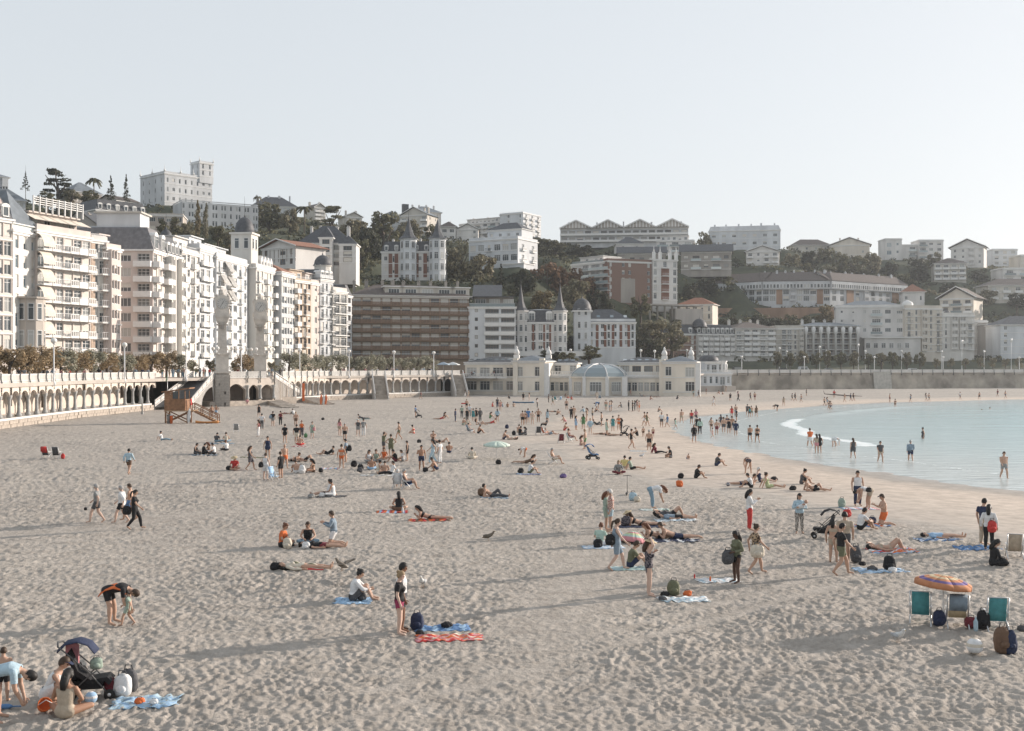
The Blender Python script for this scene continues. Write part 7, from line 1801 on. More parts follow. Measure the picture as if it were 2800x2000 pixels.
def beach_z(x, y):
    return float(sand_height(np.array([x-.1, x, x+.1, x]), np.array([y, y-.1, y, y+.1]))[0].mean())
for ln in TABLE.strip().split('\n'):
    a, lab = ln.split('|'); f = a.split()
    person(float(f[0]), float(f[1]), f[2], float(f[3]), f[4], f[5], f[6], f[7], f[8], float(f[9]), lab or None)
# wading and swimming
person(2483, 1186, 'stand', 180, 'm', 'sk', 'none', 'sho.navy', 'light', 1, 'swimmer with only the head above water', z=-1.35, group='people in the sea')
person(2707, 1115, 'stand', 90, 'm', 'sk', 'none', 'sho.black', 'light', 1, 'wader standing waist deep far out at the right', z=-.6, group='people in the sea')
person(2685, 1118, 'stand', 180, 'f', 'bk', 'bik.black', 'bri.black', 'light', 1, 'wader in the sea left of the waist-deep one', z=-.7, group='people in the sea')
# lifeguards and strollers standing above the sand
hut = G(488, 1157)
person(0, 0, 'stand', 0, 'm', 'sk', 'tee.red', 'sho.red', 'light', 1, 'lifeguard in red standing on the hut platform', loc=(hut.x+1.7, hut.y-.4, 1.62), group='lifeguards')
p0 = G(677, 1116); person(0, 0, 'chair', -80, 'f', 'lb', 'tee.pink', 'hot.jeans', 'light', 1, 'woman in pink sitting on the ledge under the clock terrace', loc=(p0.x, p0.y-.3, .55))
rp = random.Random(12)
tops = ['tee.white', 'tee.black', 'long.slate', 'tee.grey', 'tee.red', 'long.navy', 'tee.beige', 'tee.lblue', 'tank.pink', 'long.white', 'tee.olive', 'tank.maroon']
for i in range(95):
    px = rp.uniform(-20, 1200)
    p, a = wall_at(max(px, 4)); n = Vector((-math.sin(a), math.cos(a))); d = rp.uniform(1.2, 7); x, y = p + n*d + Vector((math.cos(a), math.sin(a)))*rp.uniform(-1, 1)
    person(0, 0, rp.choice(('stand', 'walk', 'talk')), math.degrees(a)+rp.choice((0, 180))+rp.uniform(-20, 20), rp.choice('mf'), rp.choice(('sk', 'sb', 'lk', 'sg', 'bd', 'sw')), rp.choice(tops), rp.choice(('tro.dgrey', 'sho.beige', 'tro.jeans')), 'light', rp.uniform(.94, 1.06),
           'passer-by on the promenade seen behind the white parapet', loc=(x, y, 5.2), group='strollers on the promenade')
for i in range(14):
    p = P(rp.uniform(1205, 1350), 1004, rp.uniform(288, 298)); p.z = 5.0
    person(0, 0, 'chair', rp.uniform(0, 360), rp.choice('mf'), rp.choice(('sk', 'lb', 'sg')), rp.choice(tops), 'tro.dgrey', 'light', 1, 'guest at a table on the spa terrace under the parasols', loc=tuple(p), group='guests on the spa terrace')

def lod_of(e):
    if e[12] is not None: return 1
    return 0 if e[1] > 1250 else 1
# pose of the table decides which bodies are needed
bake_bodies(sorted({(e[2], e[4], lod_of(e)) for e in PEOPLE}))
made = []; CROWD = {}
def crowd_add(gkey, me, m, M):
    c = CROWD.setdefault(gkey, [[], [], [], []]); n = len(me.vertices); co = np.empty(n*3, np.float32); me.vertices.foreach_get('co', co); co = co.reshape(-1, 3) @ np.array(M.to_3x3()).T + np.array(M.translation)
    off = sum(len(x) for x in c[0]); c[0].append(co)
    if m not in c[3]: c[3].append(m)
    mi = c[3].index(m)
    for p in me.polygons: c[1].append(tuple(i+off for i in p.vertices)); c[2].append(mi)
for e in PEOPLE:
    px, py, pose, a, sx, hair, top, bot, skin, sc_, label, z, loc, group, extra = e
    key = (pose, sx, lod_of(e))
    if loc is None: g = G(px, py); g = Vector((g.x, g.y, beach_z(g.x, g.y)+z)) 
    else: g = Vector(loc)
    if loc is None and z == 0 and g.z < -.02:             # sloping wet beach: slide along the sight line onto it
        g2 = G(px, py, g.z); g = Vector((g2.x, g2.y, beach_z(g2.x, g2.y)))
    if group in ('strollers on the promenade', 'guests on the spa terrace'):
        M = Matrix.Translation(g) @ Matrix.Rotation(R(a), 4, 'Z') @ Matrix.Diagonal((1.1*sc_, 1.1*sc_, sc_, 1))
        crowd_add(group, BODY[key]['mesh'], SKIN[skin], M); crowd_add(group, hair_mesh(key, hair[0]), hairmat(hair[1]), M)
        for g_ in (top, bot): k, c = g_.split('.'); crowd_add(group, garment(key, k), cloth(c), M)
        continue
    t = empty('person', g, R(a)); t.scale = (sc_*1.1, sc_*1.1, sc_); pr = random.Random(int(px*7+py))
    if loc is None and sc_ == 1.0: k_ = pr.uniform(.96, 1.05); t.scale = (1.1*k_, 1.1*k_, k_)
    slot(put('body', BODY[key]['mesh'], t), SKIN[skin])
    say = []
    for g_ in (top, bot):
        if g_ == 'none': continue
        k, c = g_.split('.'); slot(put(GNAME[k], garment(key, k), t), cloth(c)); say.append(f"{CSAY.get(c, c)} {GSAY[k]}")
    if hair[0] in 'slpb': slot(put('hair', hair_mesh(key, hair[0]), t), hairmat(hair[1]))
    elif hair[0] == 'C': slot(put('cap', hair_mesh(key, 'C'), t), cloth({'k': 'navy', 'w': 'white', 's': 'sky', 'b': 'brown'}[hair[1]])); slot(put('hair', hair_mesh(key, 's'), t), hairmat('b'))
    elif hair[0] == 'H': slot(put('hat', hair_mesh(key, 'H'), t), cloth('straw')); slot(put('hair', hair_mesh(key, 'l'), t), hairmat('b'))
    if label is None:
        if top == 'none': say = ['bare-chested']+say; base = f"person bare-chested in {say[-1]}" if len(say) > 1 else 'bare-chested person'
        elif top.startswith('bik'): base = f"person in {say[0]}"
        else: base = 'person in ' + ' and '.join(say)
        label = f"{base}, {PSAY[pose]} {where(px, py)}"
        if len(label.split()) > 13: label = f"person in {say[0] if top != 'none' else say[-1]}, {PSAY[pose]} {where(px, py)}"
        if len(label.split()) > 13: label = label.replace('standing hands on hips', 'standing').replace('standing arms forward', 'standing')
        made.append((label, px, t))
    tag(t, label, 'person', group)
byl = {}
for lab, px, t in made: byl.setdefault(lab, []).append((px, t))
for lab, L_ in byl.items():
    if len(L_) > 1:
        for i, (px, t) in enumerate(sorted(L_, key=lambda q_: q_[0])): t['label'] = lab + f", {ORD[i]} from left"

for gk, (cv, cf, cm, mats) in CROWD.items():
    me = bpy.data.meshes.new('crowd'); me.from_pydata(np.concatenate(cv).tolist(), [], cf)
    for m in mats: me.materials.append(m)
    me.polygons.foreach_set('material_index', cm); me.polygons.foreach_set('use_smooth', [True]*len(cf)); me.update()
    tag(put('crowd', me), 'crowd of passers-by on the promenade behind the white parapet' if 'promenade' in gk else 'guests at tables on the spa terrace', 'crowd', kind='stuff')
# ------------------------------------------------------------------ things on the sand
def thing(name, label, cat, px, py, a=0.0, group=None, z=0.0):
    g = G(px, py); t = empty(name, (g.x, g.y, beach_z(g.x, g.y)+z), R(a)); return tag(t, label, cat, group)
def towel(px, py, a, L_, W_, cols, label, lump=.02):
    g = G(px, py); n, m = 24, 12; b = MB(); rn = random.Random(int(px))
    zz = lambda u, v: 0
    vs = [(L_*(i/n-.5)+rn.uniform(-.02, .02)+.05*math.sin(j*2+px), W_*(j/m-.5)+.04*math.sin(i*1.3+px), zz(i/n, j/m)) for j in range(m+1) for i in range(n+1)]
    fs = [(j*(n+1)+i, j*(n+1)+i+1, (j+1)*(n+1)+i+1, (j+1)*(n+1)+i) for j in range(m) for i in range(n)]
    for k, f in enumerate(fs): b.f.append(f); b.m.append((k // n if len(cols) != 3 else (k % n)//2) % len(cols)); b.sm.append(True)
    z0 = beach_z(g.x, g.y); V = np.array(vs); ca, sa = math.cos(R(a)), math.sin(R(a)); hz_ = sand_height(g.x+V[:, 0]*ca-V[:, 1]*sa, g.y+V[:, 0]*sa+V[:, 1]*ca)[0]
    b.v = [(x, y, h_-z0+.012+lump*.5*abs(math.sin(x*9+px)*math.cos(y*13))) for (x, y, _), h_ in zip(vs, hz_)]; me = b.mesh('towel', [cloth(c) for c in cols]); o = put('beach_towel', me, None, (g.x, g.y, z0), (0, 0, R(a)))
    md = o.modifiers.new('thickness', 'SOLIDIFY'); md.thickness = .005; md.offset = -1; return tag(o, label, 'towel', 'beach towels')
def bag(px, py, s, col, label, name='beach_bag', tall=1.0, a=0, z=0.0, loc=None, group='bags on the sand'):
    t = thing(name, label, 'bag', px, py, a, group, z) if loc is None else tag(empty(name, loc, R(a)), label, 'bag', group)
    rn = random.Random(int(px*3+py)); b = MB(); b.ball((0, 0, 0), 1, 14); sp = lambda q_: math.copysign(abs(q_)**.62, q_); ln = rn.uniform(-.25, .25)
    b.v = [(sp(x)*.27*(1-.18*max(0, z_))*rn.uniform(.86, 1.12)+ln*.12*z_, sp(y)*.17*rn.uniform(.9, 1.1), (sp(z_)*.24+.23)*tall*rn.uniform(.95, 1.06)) for x, y, z_ in b.v]; o = b.build('body', [cloth(col)], t); 
    k = MB(); k.ball((0, -.18, .18*tall), .15, 8, 0, (1.1, .5, .8)); k.build('pocket', [cloth(col)], t)
    k = MB(); k.tube([(-.14, 0, .40*tall), (-.09, -.03, .56*tall), (.09, -.03, .56*tall), (.14, 0, .40*tall)], .016, 6); k.build('strap', [cloth('dgrey' if col != 'dgrey' else 'black')], t)
    t.scale = (s*.54,)*3; return t
ALU = mat('aluminium_tube', (.55, .56, .57), .35, .05, metal=.6)
def chair(px, py, a, col, label, back=1.0, group='beach chairs', towel_col=None):
    t = thing('beach_chair', label, 'chair', px, py, a, group); bx, bz = -.42*back, .92
    for s in (-1, 1):
        y = s*.27; f = MB(); f.tube([(.32, y, 0), (-.02, y, .42), (bx+.12, y, .62)], .019, 6); f.tube([(-.40, y, 0), (.0, y, .22), (.34, y, .34)], .019, 6); f.tube([(-.10, y, .26), (bx, y, bz)], .019, 6); f.build('side_frame', [ALU], t)
        k = MB(); k.box(-.20, y-.03, .50, .22, y+.03, .53); k.build('armrest', [WRAIL], t)
    f = MB(); f.tube([(bx, -.27, bz), (bx, .27, bz)], .014, 6); f.build('top_rail', [ALU], t)
    def sling(pts, name, c):
        b = MB(); n = len(pts)
        vs = [(x, -.225, z) for x, z in pts]+[(x, .225, z) for x, z in pts]; b.add(vs, [(i, i+1, n+i+1, n+i) for i in range(n-1)], 0, True); o = b.build(name, [cloth(c)], t); md = o.modifiers.new('t', 'SOLIDIFY'); md.thickness = .012
    sling([(.33, .335), (.1, .25), (-.12, .26)], 'seat', col); sling([(-.10, .27), (-.22*back, .48), (-.33*back, .72), (bx, bz)], 'backrest', col)
    if towel_col: sling([(-.24*back, .46), (-.36*back, .74), (bx-.02, bz+.02), (bx-.08, bz-.08), (-.37*back-.08, .55)], 'draped_towel', towel_col)
    return t
def parasol(px, py, r, h, label, cols, tilt=(0, 0), rise=.42, ribs=8):
    t = thing('beach_parasol', label, 'parasol', px, py, 0, 'beach parasols'); p = MB(); p.lathe([(.018, -.3), (.018, h)], (0, 0), 8); p.build('pole', [WRAIL], t)
    can = empty('canopy', (0, 0, h-rise), 0, t); can.rotation_euler = (R(tilt[0]), R(tilt[1]), 0); nr = 6
    for k in range(ribs):
        b = MB(); vs = []; 
        for i in range(nr+1):
            u = i/nr
            for j in range(4): an = 2*math.pi*(k+j/3)/ribs; sag = 1-.05*u*math.sin(math.pi*j/3); vs.append((r*u*math.cos(an)*sag, r*u*math.sin(an)*sag, rise*math.cos(u*math.pi/2)**.9 if u < 1 else 0.0))
        for i in range(nr):
            for j in range(3): b.f.append((i*4+j, (i+1)*4+j, (i+1)*4+j+1, i*4+j+1)); b.m.append(i % len(cols)); b.sm.append(True)
        vs += [(x*1.0, y*1.0, -.10) for x, y, _ in vs[-4:]]; b.v = vs
        for j in range(3): b.f.append((nr*4+j, nr*4+4+j, nr*4+5+j, nr*4+j+1)); b.m.append((nr-1) % len(cols)); b.sm.append(True)
        o = b.build('panel', [mat('parasol_'+c, CC[c], .9, .1, 6) for c in cols], can); o.modifiers.new('t', 'SOLIDIFY').thickness = .004
    return t
def stroller(px, py, a, col, label, loaded=False, s=1.0):
    t = thing('stroller', label, 'stroller', px, py, a, 'pushchairs'); t.scale = (s,)*3
    for x, y in ((-.32, .24), (-.32, -.24), (.38, .22), (.38, -.22)):
        w = MB(); r = .14 if x < 0 else .10; n = 14; w.lathe([(r*.45, -.015), (r, -.02), (r, .02), (r*.45, .015)], (0, 0), n); o = w.build('wheel', [mat('tyre', (.02, .02, .02), .8, .1)], t, (x, y, r), (math.pi/2, 0, 0)); h_ = MB(); h_.lathe([(.02, -.025), (r*.4, -.012), (r*.4, .012), (.02, .025)], (0, 0), 8); put('hub', h_.mesh('hub', [ALU]), o)
    for s_ in (-1, 1): f = MB(); f.tube([(-.32, .24*s_, .14), (.05, .22*s_, .48), (.18, .22*s_, .56)], .014, 6); f.tube([(.38, .22*s_, .1), (.0, .22*s_, .55), (-.52, .22*s_, 1.02)], .014, 6); f.build('side_frame', [IRON], t)
    f = MB(); f.tube([(-.52, -.22, 1.02), (-.56, 0, 1.06), (-.52, .22, 1.02)], .02, 6); f.build('handle', [IRON], t)
    b = MB(); pr = [(.42, .34), (.34, .42), (.05, .38), (-.18, .55), (-.34, .92)]; n = len(pr)
    b.add([(x, -.2, z) for x, z in pr]+[(x, .2, z) for x, z in pr]+[(x-.05, -.2, z-.07) for x, z in pr]+[(x-.05, .2, z-.07) for x, z in pr], [(i, i+1, n+i+1, n+i) for i in range(n-1)]+[(2*n+i, 3*n+i, 3*n+i+1, 2*n+i+1) for i in range(n-1)]+[(i, 2*n+i, 2*n+i+1, i+1) for i in range(n-1)]+[(n+i, n+i+1, 3*n+i+1, 3*n+i) for i in range(n-1)]); b.build('seat', [cloth(col)], t)
    b = MB(); m = 7
    for k in range(4):
        an0 = R(35+k*34)
    vs = []
    for k in range(5):
        an = R(150-k*32)
        for j in range(m+1): y = -.22+.44*j/m; bul = .03*math.sin(math.pi*j/m); vs.append((-.22+(.36+bul)*math.cos(an)*-1*-1, y, .72+(.36+bul)*math.sin(an)))
    b.add(vs, [(k*(m+1)+j, k*(m+1)+j+1, (k+1)*(m+1)+j+1, (k+1)*(m+1)+j) for k in range(4) for j in range(m)], 0, True); o = b.build('canopy', [cloth(col if not loaded else 'navy')], t); o.modifiers.new('t', 'SOLIDIFY').thickness = .015
    b = MB(); b.box(-.22, -.17, .2, .24, .17, .23); b.add([(-.26, -.2, .36), (.28, -.2, .36), (.24, -.17, .2), (-.22, -.17, .2), (-.26, .2, .36), (.28, .2, .36), (.24, .17, .2), (-.22, .17, .2)], [(0, 1, 2, 3), (7, 6, 5, 4), (1, 5, 6, 2), (4, 0, 3, 7)]); b.build('basket', [cloth('black')], t)
    return t
def gull(px, py, a, col, label, fly=None):
    t = thing('gull', label, 'gull', px, py, a, 'gulls', fly or 0); b = MB(); c = [(.24, 0, .13), (.15, 0, .15), (.02, 0, .18), (-.12, 0, .24), (-.2, 0, .31), (-.235, 0, .37), (-.26, 0, .385), (-.30, 0, .375)]
    b.tube([( -x, y, z) for x, y, z in c], [.008, .045, .085, .075, .045, .042, .035, .004], 10); b.build('body', [mat('gull_'+col, {'white': (.62, .62, .61), 'brown': (.17, .14, .11)}[col], .8, .12, 12)], t)
    for s in (-1, 1):
        w = MB(); w.ball((-.03, s*.075, .20), .15, 8, 0, (1.15, .22, .42)) if not fly else w.add([(.08, s*.05, .22), (-.10, s*.05, .22), (-.14, s*.55, .32), (-.02, s*.60, .33), (.06, s*.3, .30)], [(0, 1, 2, 3, 4), (4, 3, 2, 1, 0)])
        w.build('wing', [mat('gull_wing_'+col, {'white': (.40, .41, .42), 'brown': (.13, .11, .09)}[col], .8, .2, 15)], t); l = MB(); l.tube([(.02, s*.03, .12), (.02, s*.03, .0), (.06, s*.03, .0)], .006, 5); l.build('leg', [mat('gull_leg', (.4, .25, .15), .7, 0)], t)
    k = MB(); k.lathe([(.012, 0), (.003, .045)], (0, 0), 6); k.build('beak', [mat('gull_beak', (.55, .36, .08), .6, 0)], t, (.285, 0, .378), (0, math.pi/2, 0))
    return t
# lifeguard hut
WOOD = mat('hut_wood', (.26, .14, .075), .75, .3, 2.5, bump=.3, bscale=14); WOODL = mat('hut_wood_pale', (.42, .28, .17), .75, .25, 3)
t = tag(empty('lifeguard_hut', hut, R(4)), 'wooden lifeguard hut on stilts with side stairs, left on the beach', 'hut')
def part(name, fn, m): b = MB(); fn(b); return b.build(name, m if isinstance(m, list) else [m], t)
for x in (-1.35, 1.35):
    for y in (-1.1, 1.1): part('stilt', lambda b: b.box(x-.09, y-.09, -.5, x+.09, y+.09, 1.5), WOOD)
for y in (-1.15, 1.15):
    for s in (-1, 1): part('cross_brace', lambda b: b.bar((-1.3*s, y, .15), (1.3*s, y, 1.4), .06, .14), WOOD)
part('deck', lambda b: (b.box(-1.5, -1.3, 1.5, 2.2, 1.3, 1.62)), WOODL)
for k in range(7):
    z = 1.64+k*.2
    for y in (-1.28, 1.28): part('board', lambda b: b.box(-1.45, y-.03, z, 1.1, y+.03, z+.185), WOOD)
    for x in (-1.45, 1.1): part('board', lambda b: b.box(x-.03, -1.25, z, x+.03, 1.25, z+.185), WOOD)
for k in range(5):
    z = 3.05+k*.2; part('board', lambda b: b.box(-1.45, -1.31, z, -.55, -1.25, z+.185), WOOD); part('board', lambda b: b.box(-1.48, -1.25, z, -1.42, 1.25, z+.185), WOOD)
for x in (-.5, .3, 1.08): part('post', lambda b: b.box(x-.05, -1.3, 3.04, x+.05, -1.2, 4.1), WOOD)
for x in (-1.42, 1.08): part('post', lambda b: b.box(x-.05, 1.2, 3.04, x+.05, 1.3, 4.1), WOOD)
part('window', lambda b: b.box(-.45, -1.24, 3.1, .25, -1.22, 3.95), GLASS); part('roof', lambda b: b.add([(-1.8, -1.6, 3.9), (1.7, -1.6, 4.35), (1.7, 1.6, 4.35), (-1.8, 1.6, 3.9), (-1.8, -1.6, 4.02), (1.7, -1.6, 4.5), (1.7, 1.6, 4.5), (-1.8, 1.6, 4.02)], [(3, 2, 1, 0), (4, 5, 6, 7), (0, 1, 5, 4), (1, 2, 6, 5), (2, 3, 7, 6), (3, 0, 4, 7)]), WOOD)
for k in range(9): part('step', lambda b: b.box(2.2+k*.33, -1.1, 1.36-k*.155, 2.56+k*.33, .1, 1.42-k*.155), WOODL)
for y in (-1.12, .12):
    part('stringer', lambda b: b.bar((2.2, y, 1.5), (5.2, y, .0), .06, .22), WOOD); part('handrail', lambda b: b.bar((2.0, y, 2.55), (5.1, y, 1.05), .07, .1), WOOD); part('handrail', lambda b: b.bar((2.0, y, 2.1), (5.1, y, .6), .05, .08), WOOD)
    for k in range(4): part('baluster', lambda b: b.box(2.0+k*1.03-.05, y-.05, 1.4-k*.5, 2.0+k*1.03+.05, y+.05, 2.6-k*.5), WOOD)
for i, (x, c) in enumerate(((-.75, 'grey'), (-.38, 'orange'))):
    o = tag(empty('litter_bin', (hut.x+x, hut.y-1.75, 0)), ('grey' if i == 0 else 'orange')+' tall litter bin under the lifeguard hut', 'bin', 'bins'); b = MB(); b.lathe([(.17, 0), (.2, 1.0), (.21, 1.02)], (0, 0), 10); b.build('body', [cloth(c)], o); b = MB(); b.lathe([(.22, 1.02), (.2, 1.12), (.05, 1.16)], (0, 0), 10); b.build('lid', [cloth('white' if i else 'dgrey')], o)
def board(name, loc, L_, w, col, label, rot, cat='surfboard'):
    b = MB(); n = 12; vs = []
    for i in range(n+1): u = i/n; hw = w*math.sin(math.pi*min(.97, max(.03, u)))**.55; vs += [(L_*(u-.5), -hw, 0), (L_*(u-.5), 0, .045), (L_*(u-.5), hw, 0), (L_*(u-.5), 0, -.045)]
    b.add(vs, [(i*4+k, (i+1)*4+k, (i+1)*4+(k+1) % 4, i*4+(k+1) % 4) for i in range(n) for k in range(4)], 0, True); o = b.build(name, [mat('board_'+col, CC[col], .4, .08, 2)], None, loc, rot); return tag(o, label, cat)
def canoe(px, py, L_, w, h, col, label, a=0):
    t = thing('canoe', label, 'canoe', px, py, a); b = MB(); n = 14; vs = []
    for i in range(n+1):
        u = i/n; hw = w*math.sin(math.pi*min(.985, max(.015, u)))**.6; zt = h*(.72+.5*abs(2*u-1)**3)
        for an in range(7): q_ = math.pi*an/6; vs.append((L_*(u-.5), hw*math.cos(q_), zt*(1-math.sin(q_))+.02))
    b.add(vs, [(i*7+k, (i+1)*7+k, (i+1)*7+k+1, i*7+k+1) for i in range(n) for k in range(6)], 0, True); o = b.build('hull', [mat('canoe_'+col, CC[col], .4, .1, 2)], t); o.modifiers.new('t', 'SOLIDIFY').thickness = .03
    for x in (-.2, .22): k = MB(); k.box(L_*x-.12, -w*.8, h*.55, L_*x+.12, w*.8, h*.6); k.build('thwart', [cloth('dgrey')], t)
CC['rustor'] = (.46, .20, .10); CC['canoeorange'] = (.62, .26, .08); CC['canoeblue'] = (.10, .20, .32)
canoe(566, 1159, 2.9, .32, .3, 'canoeorange', 'orange rescue canoe lying by the foot of the hut stairs'); canoe(1431, 1103, 4.2, .45, .3, 'canoeblue', 'long blue canoe lying on the far sand', 3)
board('rescue_board', (hut.x+1.75, hut.y-1.5, .95), 1.9, .26, 'white', 'white rescue board leaning upright against the lifeguard hut', (0, R(-80), R(80)))
for i, (px, c) in enumerate(((878, 'orange'), (885, 'white'), (891, 'orange'))): g = G(px, 1107); board('paddle_board', (g.x, g.y, .95), 1.9, .28, c, f'{c} paddle board standing by the lower steps, {ORD[i]} from the left', (0, R(-82), R(75)))
g = G(826, 1103); t = tag(empty('warning_banner', g), 'tall red-orange banner pole beside the stair foot', 'banner'); b = MB(); b.lathe([(.03, 0), (.025, 4.1)], (0, 0), 6); b.build('pole', [WRAIL], t); b = MB(); b.box(.02, -.03, .4, .5, .03, 3.9); b.build('banner', [cloth('orange')], t)
g = G(458, 1120); t = tag(empty('flag_pole', g), 'thin pole with a limp green flag behind the lifeguard hut', 'flag pole'); b = MB(); b.lathe([(.05, 0), (.03, 6.4)], (0, 0), 6); b.build('pole', [ALU], t); b = MB(); b.add([(.03, 0, 6.3), (-.15, .05, 5.6), (-.35, 0, 4.6), (.03, 0, 4.9)], [(0, 1, 2, 3), (3, 2, 1, 0)]); b.build('flag', [cloth('green')], t)
g = G(389, 1133); t = tag(empty('wooden_post', g), 'grey post standing in the sand before the end of the left arcade', 'post'); b = MB(); b.lathe([(.14, -.3), (.12, 2.5), (.05, 2.62)], (0, 0), 8); b.build('shaft', [GREYST], t); b = MB(); b.box(-.16, -.16, -.2, .16, .16, .3); b.build('foot', [GREYST], t)
for i, (px, c) in enumerate(((24, 'brown'), (33, 'white'), (40, 'straw'))): g = G(px, 1165); board('plank_board', (g.x, g.y, .7), 1.5, .2, c, f"{('brown', 'white', 'straw-coloured')[i]} board propped upright by the left arcade plinth", (0, R(-84), R(80)), 'board')
# parasols and chairs
parasol(2579, 1716, .78, 1.40, 'striped orange, purple and blue parasol shading the beach chairs', ['straw', 'rustor', 'straw', 'rustor', 'purple', 'rustor'], (0, 6), .2)
CC['palegreen'] = (.50, .59, .52); parasol(1358, 1257, 1.03, 1.38, 'pale green parasol in the middle of the beach', ['palegreen'], (4, 0), .26)
t = parasol(1730, 1484, .55, .44, 'pastel pink and green beach shelter lying low on the sand', ['lime', 'mint', 'pink'], (-10, 8), .36)
chair(2517, 1708, 70, 'teal', 'tall teal beach chair left of the striped parasol', .55); chair(2617, 1715, 75, 'straw', 'beach chair with a striped towel over its back under the striped parasol', .8, towel_col='slate'); chair(2724, 1722, 80, 'teal', 'teal beach chair right of the striped parasol', .6)
chair(126, 1254, 85, 'dgrey', 'dark beach chair with a red towel at the far left', .9, towel_col='red'); chair(154, 1255, 90, 'dgrey', 'dark slatted beach chair beside the one with the red towel', .9); chair(746, 1315, -30, 'sky', 'light blue folding chair held by the man in black', .5)
chair(2774, 1527, 75, 'beige', 'beige beach chair at the right edge behind the woman in black', .6); chair(1111, 1339, 10, 'blue', 'blue striped folding chair under the grey-haired man', .8); chair(1089, 1338, 85, 'white', 'white low chair under the white-haired woman', .6); chair(646, 1182, 100, 'grey', 'empty grey beach chair standing alone right of the lifeguard hut', .7)
chair(1472, 1189, 100, 'dgrey', 'dark empty chair left of the orange deckchair', .6); chair(1489, 1189, 20, 'orange', 'orange deckchair among the central sunbathers', .9); chair(1534, 1211, 100, 'maroon', 'dark red chair seen from behind in the central crowd', .8); chair(1558, 1208, 10, 'mint', 'mint green chair beside the dark red one', .8)
chair(1519, 1097, 60, 'teal', 'teal chair near the spa rotunda', .8); chair(1532, 1096, 120, 'sky', 'pale blue chair near the spa rotunda', .8); chair(1640, 1093, 90, 'slate', 'grey-blue chair before the right spa arcade', .8); chair(1514, 1270, 0, 'cream', 'cream low chair under the reclining man right of the green parasol', 1.2); chair(1284, 1187, 30, 'slate', 'grey-blue chair of the man behind the green parasol', .9)
stroller(246, 1912, 10, 'black', 'loaded stroller hung with pink and floral bags at the lower left', True, 1.15); stroller(2254, 1475, 170, 'black', 'black stroller with folded hood in front of the bikini woman', s=1.1); stroller(1145, 1144, 0, 'black', 'dark pushchair far off on the left of the beach'); stroller(1707, 1188, 180, 'black', 'black pushchair beside the standing woman in black'); stroller(1620, 1255, 10, 'blue', 'blue pushchair in the central crowd', s=1.1)
# things hanging on and lying round the loaded stroller
g = G(222, 1905); bag(205, 1900, 1.5, 'black', 'black bag hanging on the loaded stroller', loc=(g.x-.05, g.y-.05, .3)); g = G(204, 1905); t = tag(empty('hanging_towel', (g.x, g.y-.1, .55)), 'pink towel hanging over the stroller handle', 'towel'); b = MB(); b.box(-.14, -.05, .15, .14, .0, .6); b.ball((0, -.02, .6), .14, 8, 0, (1, .3, .3)); b.build('cloth', [cloth('pink')], t)
g = G(262, 1908); bag(262, 1908, .95, 'sage', 'floral mint bag lying in the stroller seat', loc=(g.x+.02, g.y-.02, .62), a=20)
bag(335, 1911, 1.35, 'white', 'white plastic carrier bag beside the loaded stroller', 'carrier_bag', 1.35); bag(352, 1900, 1.35, 'dgrey', 'dark rucksack behind the white carrier bag', 'rucksack', 1.5); bag(303, 1910, 1.0, 'maroon', 'dark red bag right of the stroller wheels', tall=1.5)
towel(398, 1928, 8, 1.35, .8, ['sky', 'lblue'], 'light blue towel right of the loaded stroller'); bag(382, 1930, .75, 'orange', 'orange-red purse lying on the light blue towel', tall=.7); bag(421, 1932, .6, 'white', 'crumpled white bag on the light blue towel', tall=.7)
def small(name, px, py, fn, m, label, cat, z=0, a=0): t = thing(name, label, cat, px, py, a); b = MB(); fn(b); o = b.build('shell' if name != 'bottle' else 'flask', m, t); return t
t = small('toy_bucket', 118, 1955, lambda b: b.lathe([(.09, .0), (.13, .2), (.145, .2), (.12, .02)], (0, 0), 12), [cloth('orange')], 'orange toy bucket tipped on the sand', 'bucket'); b = MB(); b.tube([(-.13, 0, .2), (0, .05, .32), (.13, 0, .2)], .008, 5); b.build('handle', [cloth('white')], t); t.rotation_euler = (R(60), 0, .6); t.location.z += .1
def ball_(px, py, r, c1, c2, label):
    t = thing('ball', label, 'ball', px, py); b = MB(); b.ball((0, 0, r), r, 14)
    for i in range(len(b.f)): b.m[i] = 1 if (i // 14) % 3 == 1 else 0
    b.build('cover', [cloth(c1), cloth(c2)], t); b = MB(); b.ball((r*.6, -r*.72, r*1.2), r*.12, 6); b.build('valve', [cloth(c2)], t)
ball_(249, 1929, .13, 'sky', 'white', 'blue and white toy ball by the stroller wheel'); ball_(2665, 1790, .20, 'white', 'cream', 'white volleyball lying left of the standing rucksack'); ball_(1991, 1327, .12, 'navy', 'white', 'dark and white ball behind the red-trousered woman')
t = small('toy_spade', 15, 1947, lambda b: b.ball((0, 0, .06), .1, 8, 0, (1.6, .8, .5)), [cloth('blue')], 'blue sand toy at the lower left edge', 'toy'); b = MB(); b.tube([(.15, 0, .06), (.3, .05, .05)], .015, 5); b.build('handle', [cloth('blue')], t)
